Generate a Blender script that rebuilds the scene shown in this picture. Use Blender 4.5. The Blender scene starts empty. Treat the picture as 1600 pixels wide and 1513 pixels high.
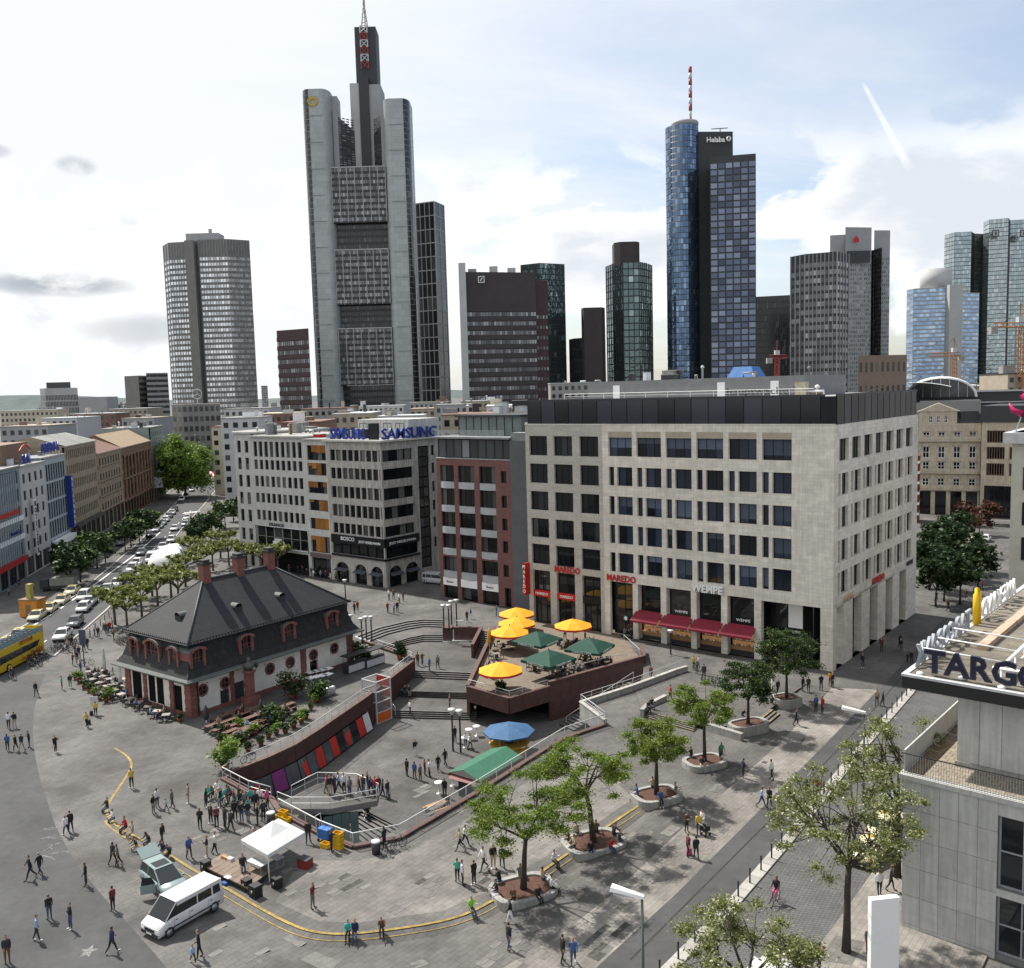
import bpy, bmesh, math, random
import numpy as np
from mathutils import Vector, Matrix
from mathutils.geometry import delaunay_2d_cdt, tessellate_polygon
from mathutils.bvhtree import BVHTree
random.seed(7); RNG = np.random.default_rng(7)
S = bpy.context.scene; COL = S.collection; RAD = math.radians

# ------------------------------------------------------------------ camera
CAM_H, FPX = 34.0, 1450.0                    # height above the street (m), focal length in photo pixels
_p, _r = math.atan(.1), math.atan(.0277)     # pitch down, roll
FW = Vector((0, math.cos(_p), -math.sin(_p))); _R0 = Vector((1, 0, 0)); _U0 = Vector((0, math.sin(_p), math.cos(_p)))
RT = _R0*math.cos(_r) - _U0*math.sin(_r); UP = _R0*math.sin(_r) + _U0*math.cos(_r)
CAMP = Vector((0, 0, CAM_H))
cd = bpy.data.cameras.new('camera'); cam = bpy.data.objects.new('camera', cd); COL.objects.link(cam)
cd.sensor_fit = 'HORIZONTAL'; cd.sensor_width = 36; cd.lens = 36*FPX/1600; cd.clip_end = 20000; cd.clip_start = .5
cam.matrix_world = Matrix(((RT.x, UP.x, -FW.x, 0), (RT.y, UP.y, -FW.y, 0), (RT.z, UP.z, -FW.z, CAM_H), (0, 0, 0, 1)))
S.camera = cam
# ------------------------------------------------------------------ light
SUN_EL, SUN_AZ = 53.0, math.atan2(-.73, .68)           # sun stands ahead and to the left
sv = Vector((-.73, .68, 0)).normalized()*math.cos(RAD(SUN_EL)) + Vector((0, 0, math.sin(RAD(SUN_EL))))
sl = bpy.data.lights.new('sun', 'SUN'); so = bpy.data.objects.new('sun', sl); COL.objects.link(so)
sl.energy = 5.0; sl.angle = RAD(1.2); sl.color = (1, .95, .88)
so.rotation_euler = sv.to_track_quat('Z', 'Y').to_euler()
S.view_settings.view_transform = 'Standard'; S.view_settings.look = 'None'
S.view_settings.exposure = 0.55; S.view_settings.gamma = 1.0
wd = bpy.data.worlds.new('World'); S.world = wd; wd.use_nodes = True
def build_sky():
 nt = wd.node_tree; N = nt.nodes; L = nt.links; N.clear()
 def nd(t, **k):
  n = N.new(t)
  for a, b in k.items(): setattr(n, a, b)
  return n
 def mth(op, a, b=None, c=None):
  n = nd('ShaderNodeMath', operation=op)
  for i, v in enumerate((a, b, c)):
   if v is None: continue
   if isinstance(v, (int, float)): n.inputs[i].default_value = v
   else: L.new(v, n.inputs[i])
  return n.outputs[0]
 def ss(v, lo, hi):
  n = nd('ShaderNodeMapRange', interpolation_type='SMOOTHSTEP'); L.new(v, n.inputs[0])
  n.inputs[1].default_value = lo; n.inputs[2].default_value = hi; return n.outputs[0]
 out = nd('ShaderNodeOutputWorld'); bg = nd('ShaderNodeBackground'); bg.inputs[1].default_value = .11
 sky = nd('ShaderNodeTexSky', sky_type='NISHITA', sun_disc=False)
 sky.sun_elevation = RAD(SUN_EL); sky.sun_rotation = SUN_AZ % (2*math.pi); sky.altitude = 100; sky.dust_density = 1.5
 tc = nd('ShaderNodeTexCoord'); sx = nd('ShaderNodeSeparateXYZ'); L.new(tc.outputs['Generated'], sx.inputs[0])
 x, y, z = sx.outputs
 zz = mth('ADD', mth('MAXIMUM', z, 0), .13)
 cb = nd('ShaderNodeCombineXYZ'); L.new(mth('DIVIDE', x, zz), cb.inputs[0]); L.new(mth('DIVIDE', y, zz), cb.inputs[1])
 def noise(vec, sc, det, rough, dist=0, scl=None):
  mp = nd('ShaderNodeMapping'); L.new(vec, mp.inputs[0])
  if scl: mp.inputs['Scale'].default_value = scl[:3]; mp.inputs['Rotation'].default_value = (0, 0, scl[3])
  n = nd('ShaderNodeTexNoise'); L.new(mp.outputs[0], n.inputs['Vector'])
  n.inputs['Scale'].default_value = sc; n.inputs['Detail'].default_value = det; n.inputs['Roughness'].default_value = rough
  n.inputs['Distortion'].default_value = dist
  return n.outputs[0]
 # thin high veil, thicker towards the sun; streaky
 veil = noise(cb.outputs[0], .55, 7, .62, .6, (.55, 1.5, 1, .35))
 tosun = mth('ADD', mth('MULTIPLY', x, sv.x/.55), mth('MULTIPLY', z, .35))
 vf = ss(mth('ADD', veil, mth('MULTIPLY', tosun, .8)), .24, .74); vf = mth('ADD', .24, mth('MULTIPLY', vf, .76))
 # heaped clouds low above the skyline
 az = mth('ARCTAN2', x, y); el = mth('ARCSINE', z)
 c2 = nd('ShaderNodeCombineXYZ'); L.new(az, c2.inputs[0]); L.new(mth('MULTIPLY', el, 1.9), c2.inputs[1]); c2.inputs[2].default_value = 3.1
 cum = noise(c2.outputs[0], 5.2, 9, .55, .25)
 lowb = mth('MULTIPLY', mth('SUBTRACT', 1, ss(el, .16, .34)), .085)
 def blob(a0, e0, ra, re, amp):
  da = mth('DIVIDE', mth('SUBTRACT', az, a0), ra); de = mth('DIVIDE', mth('SUBTRACT', el, e0), re)
  d = mth('ADD', mth('MULTIPLY', da, da), mth('MULTIPLY', de, de))
  return mth('MULTIPLY', mth('SUBTRACT', 1, ss(d, 0, 1)), amp)
 bl = mth('ADD', blob(.46, .15, .22, .10, .2), blob(.10, .13, .12, .07, .12))
 bl = mth('ADD', bl, blob(-.40, .10, .2, .05, .08))
 cdn = mth('ADD', mth('ADD', cum, lowb), bl)
 cf = mth('MULTIPLY', ss(cdn, .55, .615), mth('SUBTRACT', 1, ss(el, .185, .275)))
 shade = noise(c2.outputs[0], 9.0, 6, .6, .3)
 cden = ss(mth('ADD', cdn, mth('MULTIPLY', mth('SUBTRACT', shade, .5), .5)), .62, .86)
 # contrail: a faint straight streak in the upper right
 A0, E0, A1, E1 = .362, .277, .396, .213
 ux, uy = A1-A0, E1-E0; ln = math.hypot(ux, uy); ux /= ln; uy /= ln
 da = mth('SUBTRACT', az, A0); de = mth('SUBTRACT', el, E0)
 tt = mth('ADD', mth('MULTIPLY', da, ux), mth('MULTIPLY', de, uy)); dd = mth('ABSOLUTE', mth('SUBTRACT', mth('MULTIPLY', da, uy), mth('MULTIPLY', de, ux)))
 wdt = mth('ADD', .0025, mth('MULTIPLY', tt, .035))
 cl = mth('MULTIPLY', mth('SUBTRACT', 1, ss(mth('DIVIDE', dd, wdt), .3, 1)), mth('MULTIPLY', ss(tt, -.008, .004), mth('SUBTRACT', 1, ss(tt, ln, ln+.02))))
 m1 = nd('ShaderNodeMix', data_type='RGBA'); L.new(vf, m1.inputs[0]); L.new(sky.outputs[0], m1.inputs[6]); m1.inputs[7].default_value = (5.95, 6.15, 6.35, 1)
 cc = nd('ShaderNodeMix', data_type='RGBA'); L.new(cden, cc.inputs[0]); cc.inputs[6].default_value = (6.9, 6.95, 7.0, 1); cc.inputs[7].default_value = (4.9, 5.2, 5.6, 1)
 m2 = nd('ShaderNodeMix', data_type='RGBA'); L.new(cf, m2.inputs[0]); L.new(m1.outputs[2], m2.inputs[6]); L.new(cc.outputs[2], m2.inputs[7])
 m3 = nd('ShaderNodeMix', data_type='RGBA'); L.new(mth('MULTIPLY', cl, mth('MULTIPLY', ss(shade, .25, .62), .6)), m3.inputs[0]); L.new(m2.outputs[2], m3.inputs[6]); m3.inputs[7].default_value = (7, 7, 7, 1)
 # a few small grey shreds low on the left
 gs = mth('ADD', mth('ADD', blob(-.445, .113, .085, .014, 1), blob(-.42, .222, .022, .011, .8)), mth('ADD', blob(-.49, .23, .02, .008, .6), blob(-.36, .07, .09, .02, .6)))
 gs = mth('MULTIPLY', gs, ss(shade, .36, .56)); m4 = nd('ShaderNodeMix', data_type='RGBA'); L.new(gs, m4.inputs[0]); L.new(m3.outputs[2], m4.inputs[6]); m4.inputs[7].default_value = (3.0, 3.3, 3.6, 1); m3 = m4
 L.new(m3.outputs[2], bg.inputs[0]); L.new(bg.outputs[0], out.inputs[0])
build_sky()

# ------------------------------------------------------------------ rays from the photograph onto real surfaces
def ray(px, py): return FW*FPX + RT*(px-800) + UP*(756.5-py)
def G(px, py, z=0.0):
 d = ray(px, py); return CAMP + d*((z-CAM_H)/d.z)
def at(px, py, Y):
 d = ray(px, py); return CAMP + d*(Y/d.y)
WALK_V, WALK_F = [], []; _bvh = [None]
def walk(mesh_obj):
 n = len(WALK_V); mw = mesh_obj.matrix_world
 WALK_V.extend(mw @ v.co for v in mesh_obj.data.vertices); WALK_F.extend([[n+i for i in p.vertices] for p in mesh_obj.data.polygons]); _bvh[0] = None
def W(px, py):
 """where the sight line through a photo pixel meets the walkable ground"""
 if _bvh[0] is None: _bvh[0] = BVHTree.FromPolygons(WALK_V, WALK_F)
 d = ray(px, py).normalized(); h = _bvh[0].ray_cast(CAMP, d)
 return Vector(h[0]) if h[0] else G(px, py)

# ------------------------------------------------------------------ materials
MATS = {}
def mat(name, col, rough=.8, var=.18, scale=1.5, bump=0., metal=0., spec=.4, isl=0., obr=0., brick=None, fine=0., streak=0., emit=0., alpha=1., stain=0., transl=0.):
 """procedural material: base colour broken up by noise; brick=(w,h,mortar,darkness); isl / obr = tone change per piece"""
 if name in MATS: return MATS[name]
 m = bpy.data.materials.new(name); m.use_nodes = True; MATS[name] = m
 nt = m.node_tree; N, L = nt.nodes, nt.links; b = N['Principled BSDF']
 b.inputs['Roughness'].default_value = rough; b.inputs['Metallic'].default_value = metal
 b.inputs['Specular IOR Level'].default_value = spec
 if alpha < 1: b.inputs['Alpha'].default_value = alpha
 m.diffuse_color = (*col, 1)
 tc = N.new('ShaderNodeTexCoord'); fac = None
 def mul(a, c):
  n = N.new('ShaderNodeMath'); n.operation = 'MULTIPLY'
  for i, v in enumerate((a, c)):
   if isinstance(v, (int, float)): n.inputs[i].default_value = v
   else: L.new(v, n.inputs[i])
  return n.outputs[0]
 def rng(v, lo, hi, a=0, c=1):
  n = N.new('ShaderNodeMapRange'); L.new(v, n.inputs[0]); n.inputs[1].default_value = a; n.inputs[2].default_value = c
  n.inputs[3].default_value = lo; n.inputs[4].default_value = hi; return n.outputs[0]
 hs = None
 if var:
  n = N.new('ShaderNodeTexNoise'); L.new(tc.outputs['Object'], n.inputs['Vector'])
  n.inputs['Scale'].default_value = scale; n.inputs['Detail'].default_value = 6; n.inputs['Roughness'].default_value = .62
  fac = rng(n.outputs[0], 1-var, 1+var, .3, .7); hs = n.outputs[0]
 if fine:
  n = N.new('ShaderNodeTexNoise'); L.new(tc.outputs['Object'], n.inputs['Vector']); n.inputs['Scale'].default_value = scale*.13; n.inputs['Detail'].default_value = 4
  f2 = rng(n.outputs[0], 1-fine, 1+fine, .3, .7); fac = mul(fac, f2) if fac else f2
 if streak:
  mp = N.new('ShaderNodeMapping'); L.new(tc.outputs['Object'], mp.inputs[0]); mp.inputs['Scale'].default_value = (3.5, 3.5, .22)
  n = N.new('ShaderNodeTexNoise'); L.new(mp.outputs[0], n.inputs['Vector']); n.inputs['Scale'].default_value = 1.2; n.inputs['Detail'].default_value = 5
  f2 = rng(n.outputs[0], 1-streak, 1+streak, .3, .7); fac = mul(fac, f2) if fac else f2
 if isl:
  g = N.new('ShaderNodeNewGeometry'); f2 = rng(g.outputs['Random Per Island'], 1-isl, 1+isl); fac = mul(fac, f2) if fac else f2
 if obr:
  g = N.new('ShaderNodeObjectInfo'); f2 = rng(g.outputs['Random'], 1-obr, 1+obr); fac = mul(fac, f2) if fac else f2
 if brick:
  bw, bh, mo, dk = brick[:4]
  # lay the courses on whichever plane the face lies in (wall or floor)
  g = N.new('ShaderNodeNewGeometry'); sx = N.new('ShaderNodeSeparateXYZ'); L.new(tc.outputs['Object'], sx.inputs[0])
  cb = N.new('ShaderNodeCombineXYZ')
  if len(brick) > 4:      # floor
   mp = N.new('ShaderNodeMapping'); L.new(tc.outputs['Object'], mp.inputs[0]); mp.inputs['Rotation'].default_value = (0, 0, brick[4]); vec = mp.outputs[0]
  else:
   ad = N.new('ShaderNodeMath'); L.new(sx.outputs[0], ad.inputs[0]); L.new(sx.outputs[1], ad.inputs[1])
   L.new(ad.outputs[0], cb.inputs[0]); L.new(sx.outputs[2], cb.inputs[1]); vec = cb.outputs[0]
  t = N.new('ShaderNodeTexBrick'); L.new(vec, t.inputs['Vector']); t.inputs['Scale'].default_value = 1
  t.inputs['Brick Width'].default_value = bw; t.inputs['Row Height'].default_value = bh; t.inputs['Mortar Size'].default_value = mo; t.inputs['Mortar Smooth'].default_value = .3
  t.inputs['Color1'].default_value = (.9, .9, .9, 1); t.inputs['Color2'].default_value = (1.06, 1.06, 1.06, 1); t.inputs['Mortar'].default_value = (dk, dk, dk, 1)
  f2 = t.outputs['Color']; fac = mul(fac, f2) if fac else f2
 if stain:
  for sc_, lo, hi, am in ((.22, .5, .68, stain), (2.6, .62, .7, stain*.8)):
   n = N.new('ShaderNodeTexNoise'); L.new(tc.outputs['Object'], n.inputs['Vector']); n.inputs['Scale'].default_value = sc_; n.inputs['Detail'].default_value = 7
   fac = mul(fac, rng(n.outputs[0], 1, 1-am, lo, hi))
 if fac:
  mx = N.new('ShaderNodeMix'); mx.data_type = 'RGBA'; mx.blend_type = 'MULTIPLY'; mx.inputs[0].default_value = 1
  mx.inputs[6].default_value = (*col, 1); L.new(fac, mx.inputs[7]); L.new(mx.outputs[2], b.inputs['Base Color'])
 else: b.inputs['Base Color'].default_value = (*col, 1)
 if bump and hs:
  bp = N.new('ShaderNodeBump'); bp.inputs['Strength'].default_value = bump; bp.inputs['Distance'].default_value = .05
  L.new(hs, bp.inputs['Height']); L.new(bp.outputs[0], b.inputs['Normal'])
 if emit: b.inputs['Emission Color'].default_value = (*col, 1); b.inputs['Emission Strength'].default_value = emit
 return m
def glass(name, col, blind=(.3, .3, .3), amount=.3, rough=.06, isl=True, spec=.6, tilt=.0, metal=0, vr=(.55, 1.5)):
 """window glass: dark, glossy; behind some panes a pale blind or curtain"""
 if name in MATS: return MATS[name]
 m = bpy.data.materials.new(name); m.use_nodes = True; MATS[name] = m
 N, L = m.node_tree.nodes, m.node_tree.links; b = N['Principled BSDF']
 b.inputs['Roughness'].default_value = rough; b.inputs['Specular IOR Level'].default_value = spec; b.inputs['Metallic'].default_value = metal
 if isl: g = N.new('ShaderNodeNewGeometry'); rv = g.outputs['Random Per Island']
 else: g = N.new('ShaderNodeObjectInfo'); rv = g.outputs['Random']
 r = N.new('ShaderNodeMapRange'); L.new(rv, r.inputs[0]); r.inputs[1].default_value = 1-amount; r.inputs[2].default_value = min(1, 1-amount*.2)
 r2 = N.new('ShaderNodeMath'); r2.operation = 'MULTIPLY_ADD'; L.new(rv, r2.inputs[0]); r2.inputs[1].default_value = 7.31; r2.inputs[2].default_value = 0
 r3 = N.new('ShaderNodeMath'); r3.operation = 'FRACT'; L.new(r2.outputs[0], r3.inputs[0])
 mp = N.new('ShaderNodeMapRange'); L.new(r3.outputs[0], mp.inputs[0]); mp.inputs[3].default_value, mp.inputs[4].default_value = vr
 mx0 = N.new('ShaderNodeMix'); mx0.data_type = 'RGBA'; mx0.blend_type = 'MULTIPLY'; mx0.inputs[0].default_value = 1
 mx0.inputs[6].default_value = (*col, 1); L.new(mp.outputs[0], mx0.inputs[7])
 mx = N.new('ShaderNodeMix'); mx.data_type = 'RGBA'; L.new(r.outputs[0], mx.inputs[0]); L.new(mx0.outputs[2], mx.inputs[6]); mx.inputs[7].default_value = (*blind, 1)
 L.new(mx.outputs[2], b.inputs['Base Color'])
 if tilt:    # panes never lie perfectly flat: reflections break from pane to pane
  tc = N.new('ShaderNodeTexCoord'); n = N.new('ShaderNodeTexNoise'); L.new(tc.outputs['Object'], n.inputs['Vector']); n.inputs['Scale'].default_value = .35
  bp = N.new('ShaderNodeBump'); bp.inputs['Strength'].default_value = tilt; bp.inputs['Distance'].default_value = 1; L.new(n.outputs[0], bp.inputs['Height']); L.new(bp.outputs[0], b.inputs['Normal'])
 return m

# ------------------------------------------------------------------ mesh builder
class MB:
 def __init__(s, T=None): s.v = []; s.f = []; s.m = []; s.mats = []; s.T = T; s.sm = []
 def mi(s, m):
  if m not in s.mats: s.mats.append(m)
  return s.mats.index(m)
 def add(s, vs, fs, m, smooth=False):
  n = len(s.v)
  for q in vs:
   q = Vector(q); s.v.append(tuple(s.T @ q) if s.T else tuple(q))
  k = s.mi(m); seen = set()
  for f in fs:
   h = frozenset(f)
   if h in seen: continue
   seen.add(h); s.f.append([n+i for i in f]); s.m.append(k); s.sm.append(smooth)
  return s
 def box(s, x0, y0, z0, x1, y1, z1, m):
  return s.add([(x0,y0,z0),(x1,y0,z0),(x1,y1,z0),(x0,y1,z0),(x0,y0,z1),(x1,y0,z1),(x1,y1,z1),(x0,y1,z1)],
      [(0,3,2,1),(4,5,6,7),(0,1,5,4),(1,2,6,5),(2,3,7,6),(3,0,4,7)], m)
 def prism(s, poly, z0, z1, m, top=None, mtop=None):
  """poly counter-clockwise; top = other outline of the same length"""
  n = len(poly); tp = top or poly
  vs = [(p[0], p[1], z0) for p in poly] + [(p[0], p[1], z1) for p in tp]
  s.add(vs, [(i, (i+1) % n, n+(i+1) % n, n+i) for i in range(n)], m)
  tri = tessellate_polygon([[Vector((p[0], p[1], 0)) for p in tp]])
  s.add([(p[0], p[1], z1) for p in tp], [ccw(t, tp) for t in tri], mtop or m)
  return s
 def tube(s, pts, r, m, n=6, cap=True):
  pts = [Vector(p) for p in pts]; rs = r if isinstance(r, (list, tuple)) else [r]*len(pts); vs = []
  for i, p in enumerate(pts):
   t = (pts[min(i+1, len(pts)-1)] - pts[max(i-1, 0)]).normalized()
   a = t.cross(Vector((0, 0, 1)) if abs(t.z) < .9 else Vector((1, 0, 0))).normalized(); b = t.cross(a)
   vs += [p + a*(rs[i]*math.cos(6.2832*k/n)) + b*(rs[i]*math.sin(6.2832*k/n)) for k in range(n)]
  fs = [(i*n+k, i*n+(k+1) % n, (i+1)*n+(k+1) % n, (i+1)*n+k) for i in range(len(pts)-1) for k in range(n)]
  if cap: fs += [tuple(range(n))[::-1], tuple((len(pts)-1)*n+k for k in range(n))]
  return s.add(vs, fs, m, n > 5)
 def lathe(s, prof, m, n=10, c=(0, 0), smooth=True, ph=0):
  vs = [(c[0]+r*math.cos(6.2832*k/n+ph), c[1]+r*math.sin(6.2832*k/n+ph), z) for r, z in prof for k in range(n)]
  fs = [(i*n+k, i*n+(k+1) % n, (i+1)*n+(k+1) % n, (i+1)*n+k) for i in range(len(prof)-1) for k in range(n)]
  fs += [tuple(range(n))[::-1], tuple((len(prof)-1)*n+k for k in range(n))]
  return s.add(vs, fs, m, smooth)
 def mesh(s, name='mesh'):
  me = bpy.data.meshes.new(name); me.from_pydata(s.v, [], s.f)
  for m in s.mats: me.materials.append(m)
  me.polygons.foreach_set('material_index', s.m); me.polygons.foreach_set('use_smooth', s.sm); me.update()
  return me
 def obj(s, name, parent=None, loc=(0, 0, 0), rz=0, **k): return inst(s.mesh(name), name, parent, loc, rz, **k)
def ccw(t, poly):
 a, b, c = (poly[i] for i in t)
 return t if (b[0]-a[0])*(c[1]-a[1])-(b[1]-a[1])*(c[0]-a[0]) > 0 else (t[0], t[2], t[1])
def inst(me, name, parent=None, loc=(0, 0, 0), rz=0, sc=None, label=None, cat=None, group=None, kind=None, rot=None):
 o = bpy.data.objects.new(name, me); COL.objects.link(o)
 if parent: o.parent = parent
 o.location = loc; o.rotation_euler = rot or (0, 0, rz)
 if sc: o.scale = sc if isinstance(sc, (tuple, list)) else (sc,)*3
 if label: o['label'] = label
 if cat: o['category'] = cat
 if group: o['group'] = group
 if kind: o['kind'] = kind
 return o
def thing(name, label, cat, loc=(0, 0, 0), rz=0, group=None, sc=None): return inst(None, name, None, loc, rz, sc, label, cat, group)
def dup(root, loc=None, rz=None, label=None, group=None, sc=None, parent=None):
 c = root.copy(); COL.objects.link(c); c.parent = parent
 if loc is not None: c.location = loc
 if rz is not None: c.rotation_euler.z = rz
 if sc: c.scale = (sc,)*3
 if label: c['label'] = label
 if group: c['group'] = group
 for ch in KIDS.get(root.name, ()): dup(ch, parent=c)
 return c
KIDS = {}
def index_kids(root):
 """remember the parts of a finished thing so that it can be copied"""
 ks = [o for o in COL.objects if o.parent == root]; KIDS[root.name] = ks
 for k in ks: index_kids(k)
 return root
_txt = {}
def text_mesh(body, m, size=1, depth=.06, bold=0.0):
 k = (body, m.name, size, depth, bold)
 if k in _txt: return _txt[k]
 cu = bpy.data.curves.new('lettering', 'FONT'); cu.body = body; cu.size = size; cu.extrude = depth/2; cu.offset = bold; cu.align_x = 'CENTER'; cu.resolution_u = 2
 o = bpy.data.objects.new('lettering', cu); COL.objects.link(o); dg = bpy.context.evaluated_depsgraph_get(); dg.update()
 me = bpy.data.meshes.new_from_object(o.evaluated_get(dg)); bpy.data.objects.remove(o)
 me.materials.clear(); me.materials.append(m); _txt[k] = me; return me
def text(body, m, size, parent, loc, rz=0, name='lettering', depth=.08, bold=.0, width=None, rx=math.pi/2, **k):
 me = text_mesh(body, m, size, depth, bold); o = inst(me, name, parent, loc, rot=(rx, 0, rz), **k)
 if width:
  xs = [v.co.x for v in me.vertices]; w = max(xs)-min(xs)
  if w > 0: o.scale.x = width/w
 return o
def P2(pts): return [(p[0], p[1]) for p in pts]
def area2(poly): return sum(poly[i][0]*poly[(i+1) % len(poly)][1]-poly[(i+1) % len(poly)][0]*poly[i][1] for i in range(len(poly)))
def CCW(poly): return poly if area2(poly) > 0 else poly[::-1]
def sheet(name, poly, z, m, kind='structure', walkable=True, parent=None, zs=None, thick=0):
 """flat (or gently sloped, zs) piece of paving given by its outline"""
 if zs is None: poly = CCW(list(poly))
 elif area2(poly) < 0: poly = list(poly)[::-1]; zs = list(zs)[::-1]
 mb = MB(); tri = tessellate_polygon([[Vector((p[0], p[1], 0)) for p in poly]])
 mb.add([(p[0], p[1], zs[i] if zs else z) for i, p in enumerate(poly)], [ccw(t, poly) for t in tri], m)
 if thick:
  n = len(poly); mb.add([(p[0], p[1], (zs[i] if zs else z)-d) for d in (thick, 0) for i, p in enumerate(poly)], [(i, (i+1) % n, n+(i+1) % n, n+i) for i in range(n)], m)
 o = mb.obj(name, parent, kind=kind if not parent else None)
 if walkable: walk(o)
 return o
def offset(line, d):
 out = []
 for i, p in enumerate(line):
  a = Vector(line[max(i-1, 0)][:2]); b = Vector(line[min(i+1, len(line)-1)][:2]); t = (b-a).normalized()
  out.append((p[0]-t.y*d, p[1]+t.x*d))
 return out
def resample(line, step):
 out = [Vector(line[0][:2])]
 for a, b in zip(line, line[1:]):
  a, b = Vector(a[:2]), Vector(b[:2]); n = max(1, int((b-a).length/step)); out += [a.lerp(b, (i+1)/n) for i in range(n)]
 return [tuple(p) for p in out]
def smooth_line(line, it=2):
 for _ in range(it):
  n = [line[0]]
  for a, b in zip(line, line[1:]): n += [tuple(Vector(a[:2]).lerp(Vector(b[:2]), .25)), tuple(Vector(a[:2]).lerp(Vector(b[:2]), .75))]
  line = n+[line[-1]]
 return line
# ------------------------------------------------------------------ shared materials
GA = RAD(51.6)                               # the grid direction most of the square follows
m_pave = mat('paving_slabs', (.098, .093, .088), .85, .2, .9, .2, fine=.3, brick=(.9, .45, .02, .62, -GA), stain=.3)
m_pave2 = mat('paving_lower', (.088, .083, .079), .85, .25, .7, .2, fine=.3, brick=(.8, .4, .02, .64, -GA+.3), stain=.3)
m_paveL = mat('paving_light', (.2, .184, .165), .85, .2, .8, .2, fine=.28, brick=(.7, .35, .018, .64, -GA), stain=.25)
m_asph = mat('asphalt', (.058, .059, .06), .9, .14, 1.2, .2, fine=.18, stain=.2)
m_road = mat('road_asphalt', (.055, .056, .06), .9, .12, 1.5, .2, fine=.2, stain=.2)
m_cobble = mat('cobbles', (.10, .10, .098), .85, .18, 3, .2, fine=.2, brick=(.32, .2, .03, .5, -GA+.8))
m_kerb = mat('kerb_stone', (.30, .29, .27), .85, .15, 2, fine=.1, obr=.12)
m_paint = mat('road_paint', (.72, .72, .70), .7, .2, 3)
m_yel = mat('yellow_nosing', (.25, .175, .045), .8, .5, 3, fine=.3)
m_step = mat('step_stone', (.125, .12, .113), .85, .25, 1.5)
m_riser = mat('dark_riser', (.03, .029, .028), .9, .2, 1.5)  # colour darkened to stand in for shade under the nosings; drain line shares it
m_red = mat('red_stone', (.075, .034, .03), .7, .25, 1.2, brick=(1.4, .75, .015, .6))
m_redtop = mat('red_stone_coping', (.10, .055, .048), .7, .2, 2)
m_conc = mat('concrete', (.27, .265, .25), .85, .2, 1.2, .1, streak=.2)
m_white = mat('white_paint', (.75, .76, .76), .5, .08, 2)
m_steel = mat('galvanised_steel', (.5, .51, .52), .4, .12, 4, metal=.6)
m_dmetal = mat('dark_metal', (.03, .031, .034), .5, .15, 4)
m_black = mat('black', (.015, .015, .016), .6, 0)
m_dark = mat('interior_shade', (.008, .008, .008), .9, .3, .8, spec=.1)  # near-black colour stands in for the shade of interiors and recesses
m_wood = mat('wood', (.32, .18, .08), .6, .25, 3, obr=.2)
m_soil = mat('red_soil', (.085, .042, .03), .95, .3, 4)
m_rail = mat('railing_paint', (.52, .53, .52), .5, .1, 4, metal=.3)
m_railg = mat('railing_glass', (.42, .45, .45), .15, .1, 1, alpha=.28)

# ------------------------------------------------------------------ ground with the sunken court cut into it
D0 = 3.6                                     # depth of the court
pit_px = [(364,1205),(418,1184),(459,1165),(497,1141),(529,1119),(570,1091),(605,1064),(645,1033),(589,1012),(553,994),
    (589,980),(637,969),(662,967),(693,968),(693,984),(748,984),(772,985),(761,1013),(731,1079),(796,1098),(858,1079),(1006,1037),(1004,1060),(990,1075),
    (908,1105),(946,1134),(883,1155),(752,1237),(625,1312),(552,1326),(500,1305),(436,1270),(424,1250),(389,1240),(348,1218)]
pit = [tuple(G(*q).xy) for q in pit_px]
stepline_px = [(179,1169),(200,1182),(207,1196),(198,1213),(175,1246),(163,1268),(178,1288),(200,1302),(250,1327),(312,1366),(345,1383),(415,1425),(465,1450),(502,1459),(552,1460),(640,1449),(700,1438),(740,1424),(774,1405),
      (831,1373),(897,1327),(954,1288),(995,1261),(1020,1246)]
stepline = smooth_line([tuple(G(*q).xy) for q in stepline_px], 2)
SN = len(stepline)
def steph(i): return -.34*min(1, max(0, (i-24)/10))*min(1, (SN-1-i)/8)
s_out = offset(stepline, -.95) if True else None
# the outward side is the one nearer to the camera
if sum(p[1] for p in s_out) > sum(p[1] for p in stepline): s_out = offset(stepline, .95); sgn = 1
else: sgn = -1
s_ramp = [(p[0]*.965, p[1]-(3.2 if 25 < i < SN-12 else 2.2)) for i, p in enumerate(s_out)]
def build_ground():
 V = []; Z = []; E = []
 def chain(pts, zs, closed=False):
  n = len(V)
  V.extend(Vector(p) for p in pts); Z.extend(zs)
  E.extend((n+i, n+i+1) for i in range(len(pts)-1))
  if closed: E.append((n+len(pts)-1, n))
 B = 9000
 chain([(-B, -400), (B, -400), (B, B), (-B, B)], [0]*4, True)
 chain(pit, [0]*len(pit), True)
 chain(stepline, [0]*SN); chain(s_out, [steph(i) for i in range(SN)])
 r = CAMP.xy.to_3d()
 V.extend(Vector(p) for p in s_ramp[4:-6:2]); Z.extend([0]*len(s_ramp[4:-6:2]))
 res = delaunay_2d_cdt(V, E, [], 0, 1e-5)
 vs, fs, ov = res[0], res[2], res[3]
 zz = [sum(Z[j] for j in o)/len(o) if o else 0 for o in ov]
 def inside(x, y, poly):
  c = False; j = len(poly)-1
  for i in range(len(poly)):
   if (poly[i][1] > y) != (poly[j][1] > y) and x < (poly[j][0]-poly[i][0])*(y-poly[i][1])/(poly[j][1]-poly[i][1])+poly[i][0]: c = not c
   j = i
  return c
 keep = [f for f in fs if not inside(sum(vs[i].x for i in f)/3, sum(vs[i].y for i in f)/3, pit)]
 mb = MB(); mb.add([(v.x, v.y, z) for v, z in zip(vs, zz)], [ccw(tuple(f), vs) for f in keep], m_pave)
 o = mb.obj('ground', kind='structure'); walk(o); return o
GROUND = build_ground()
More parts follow.
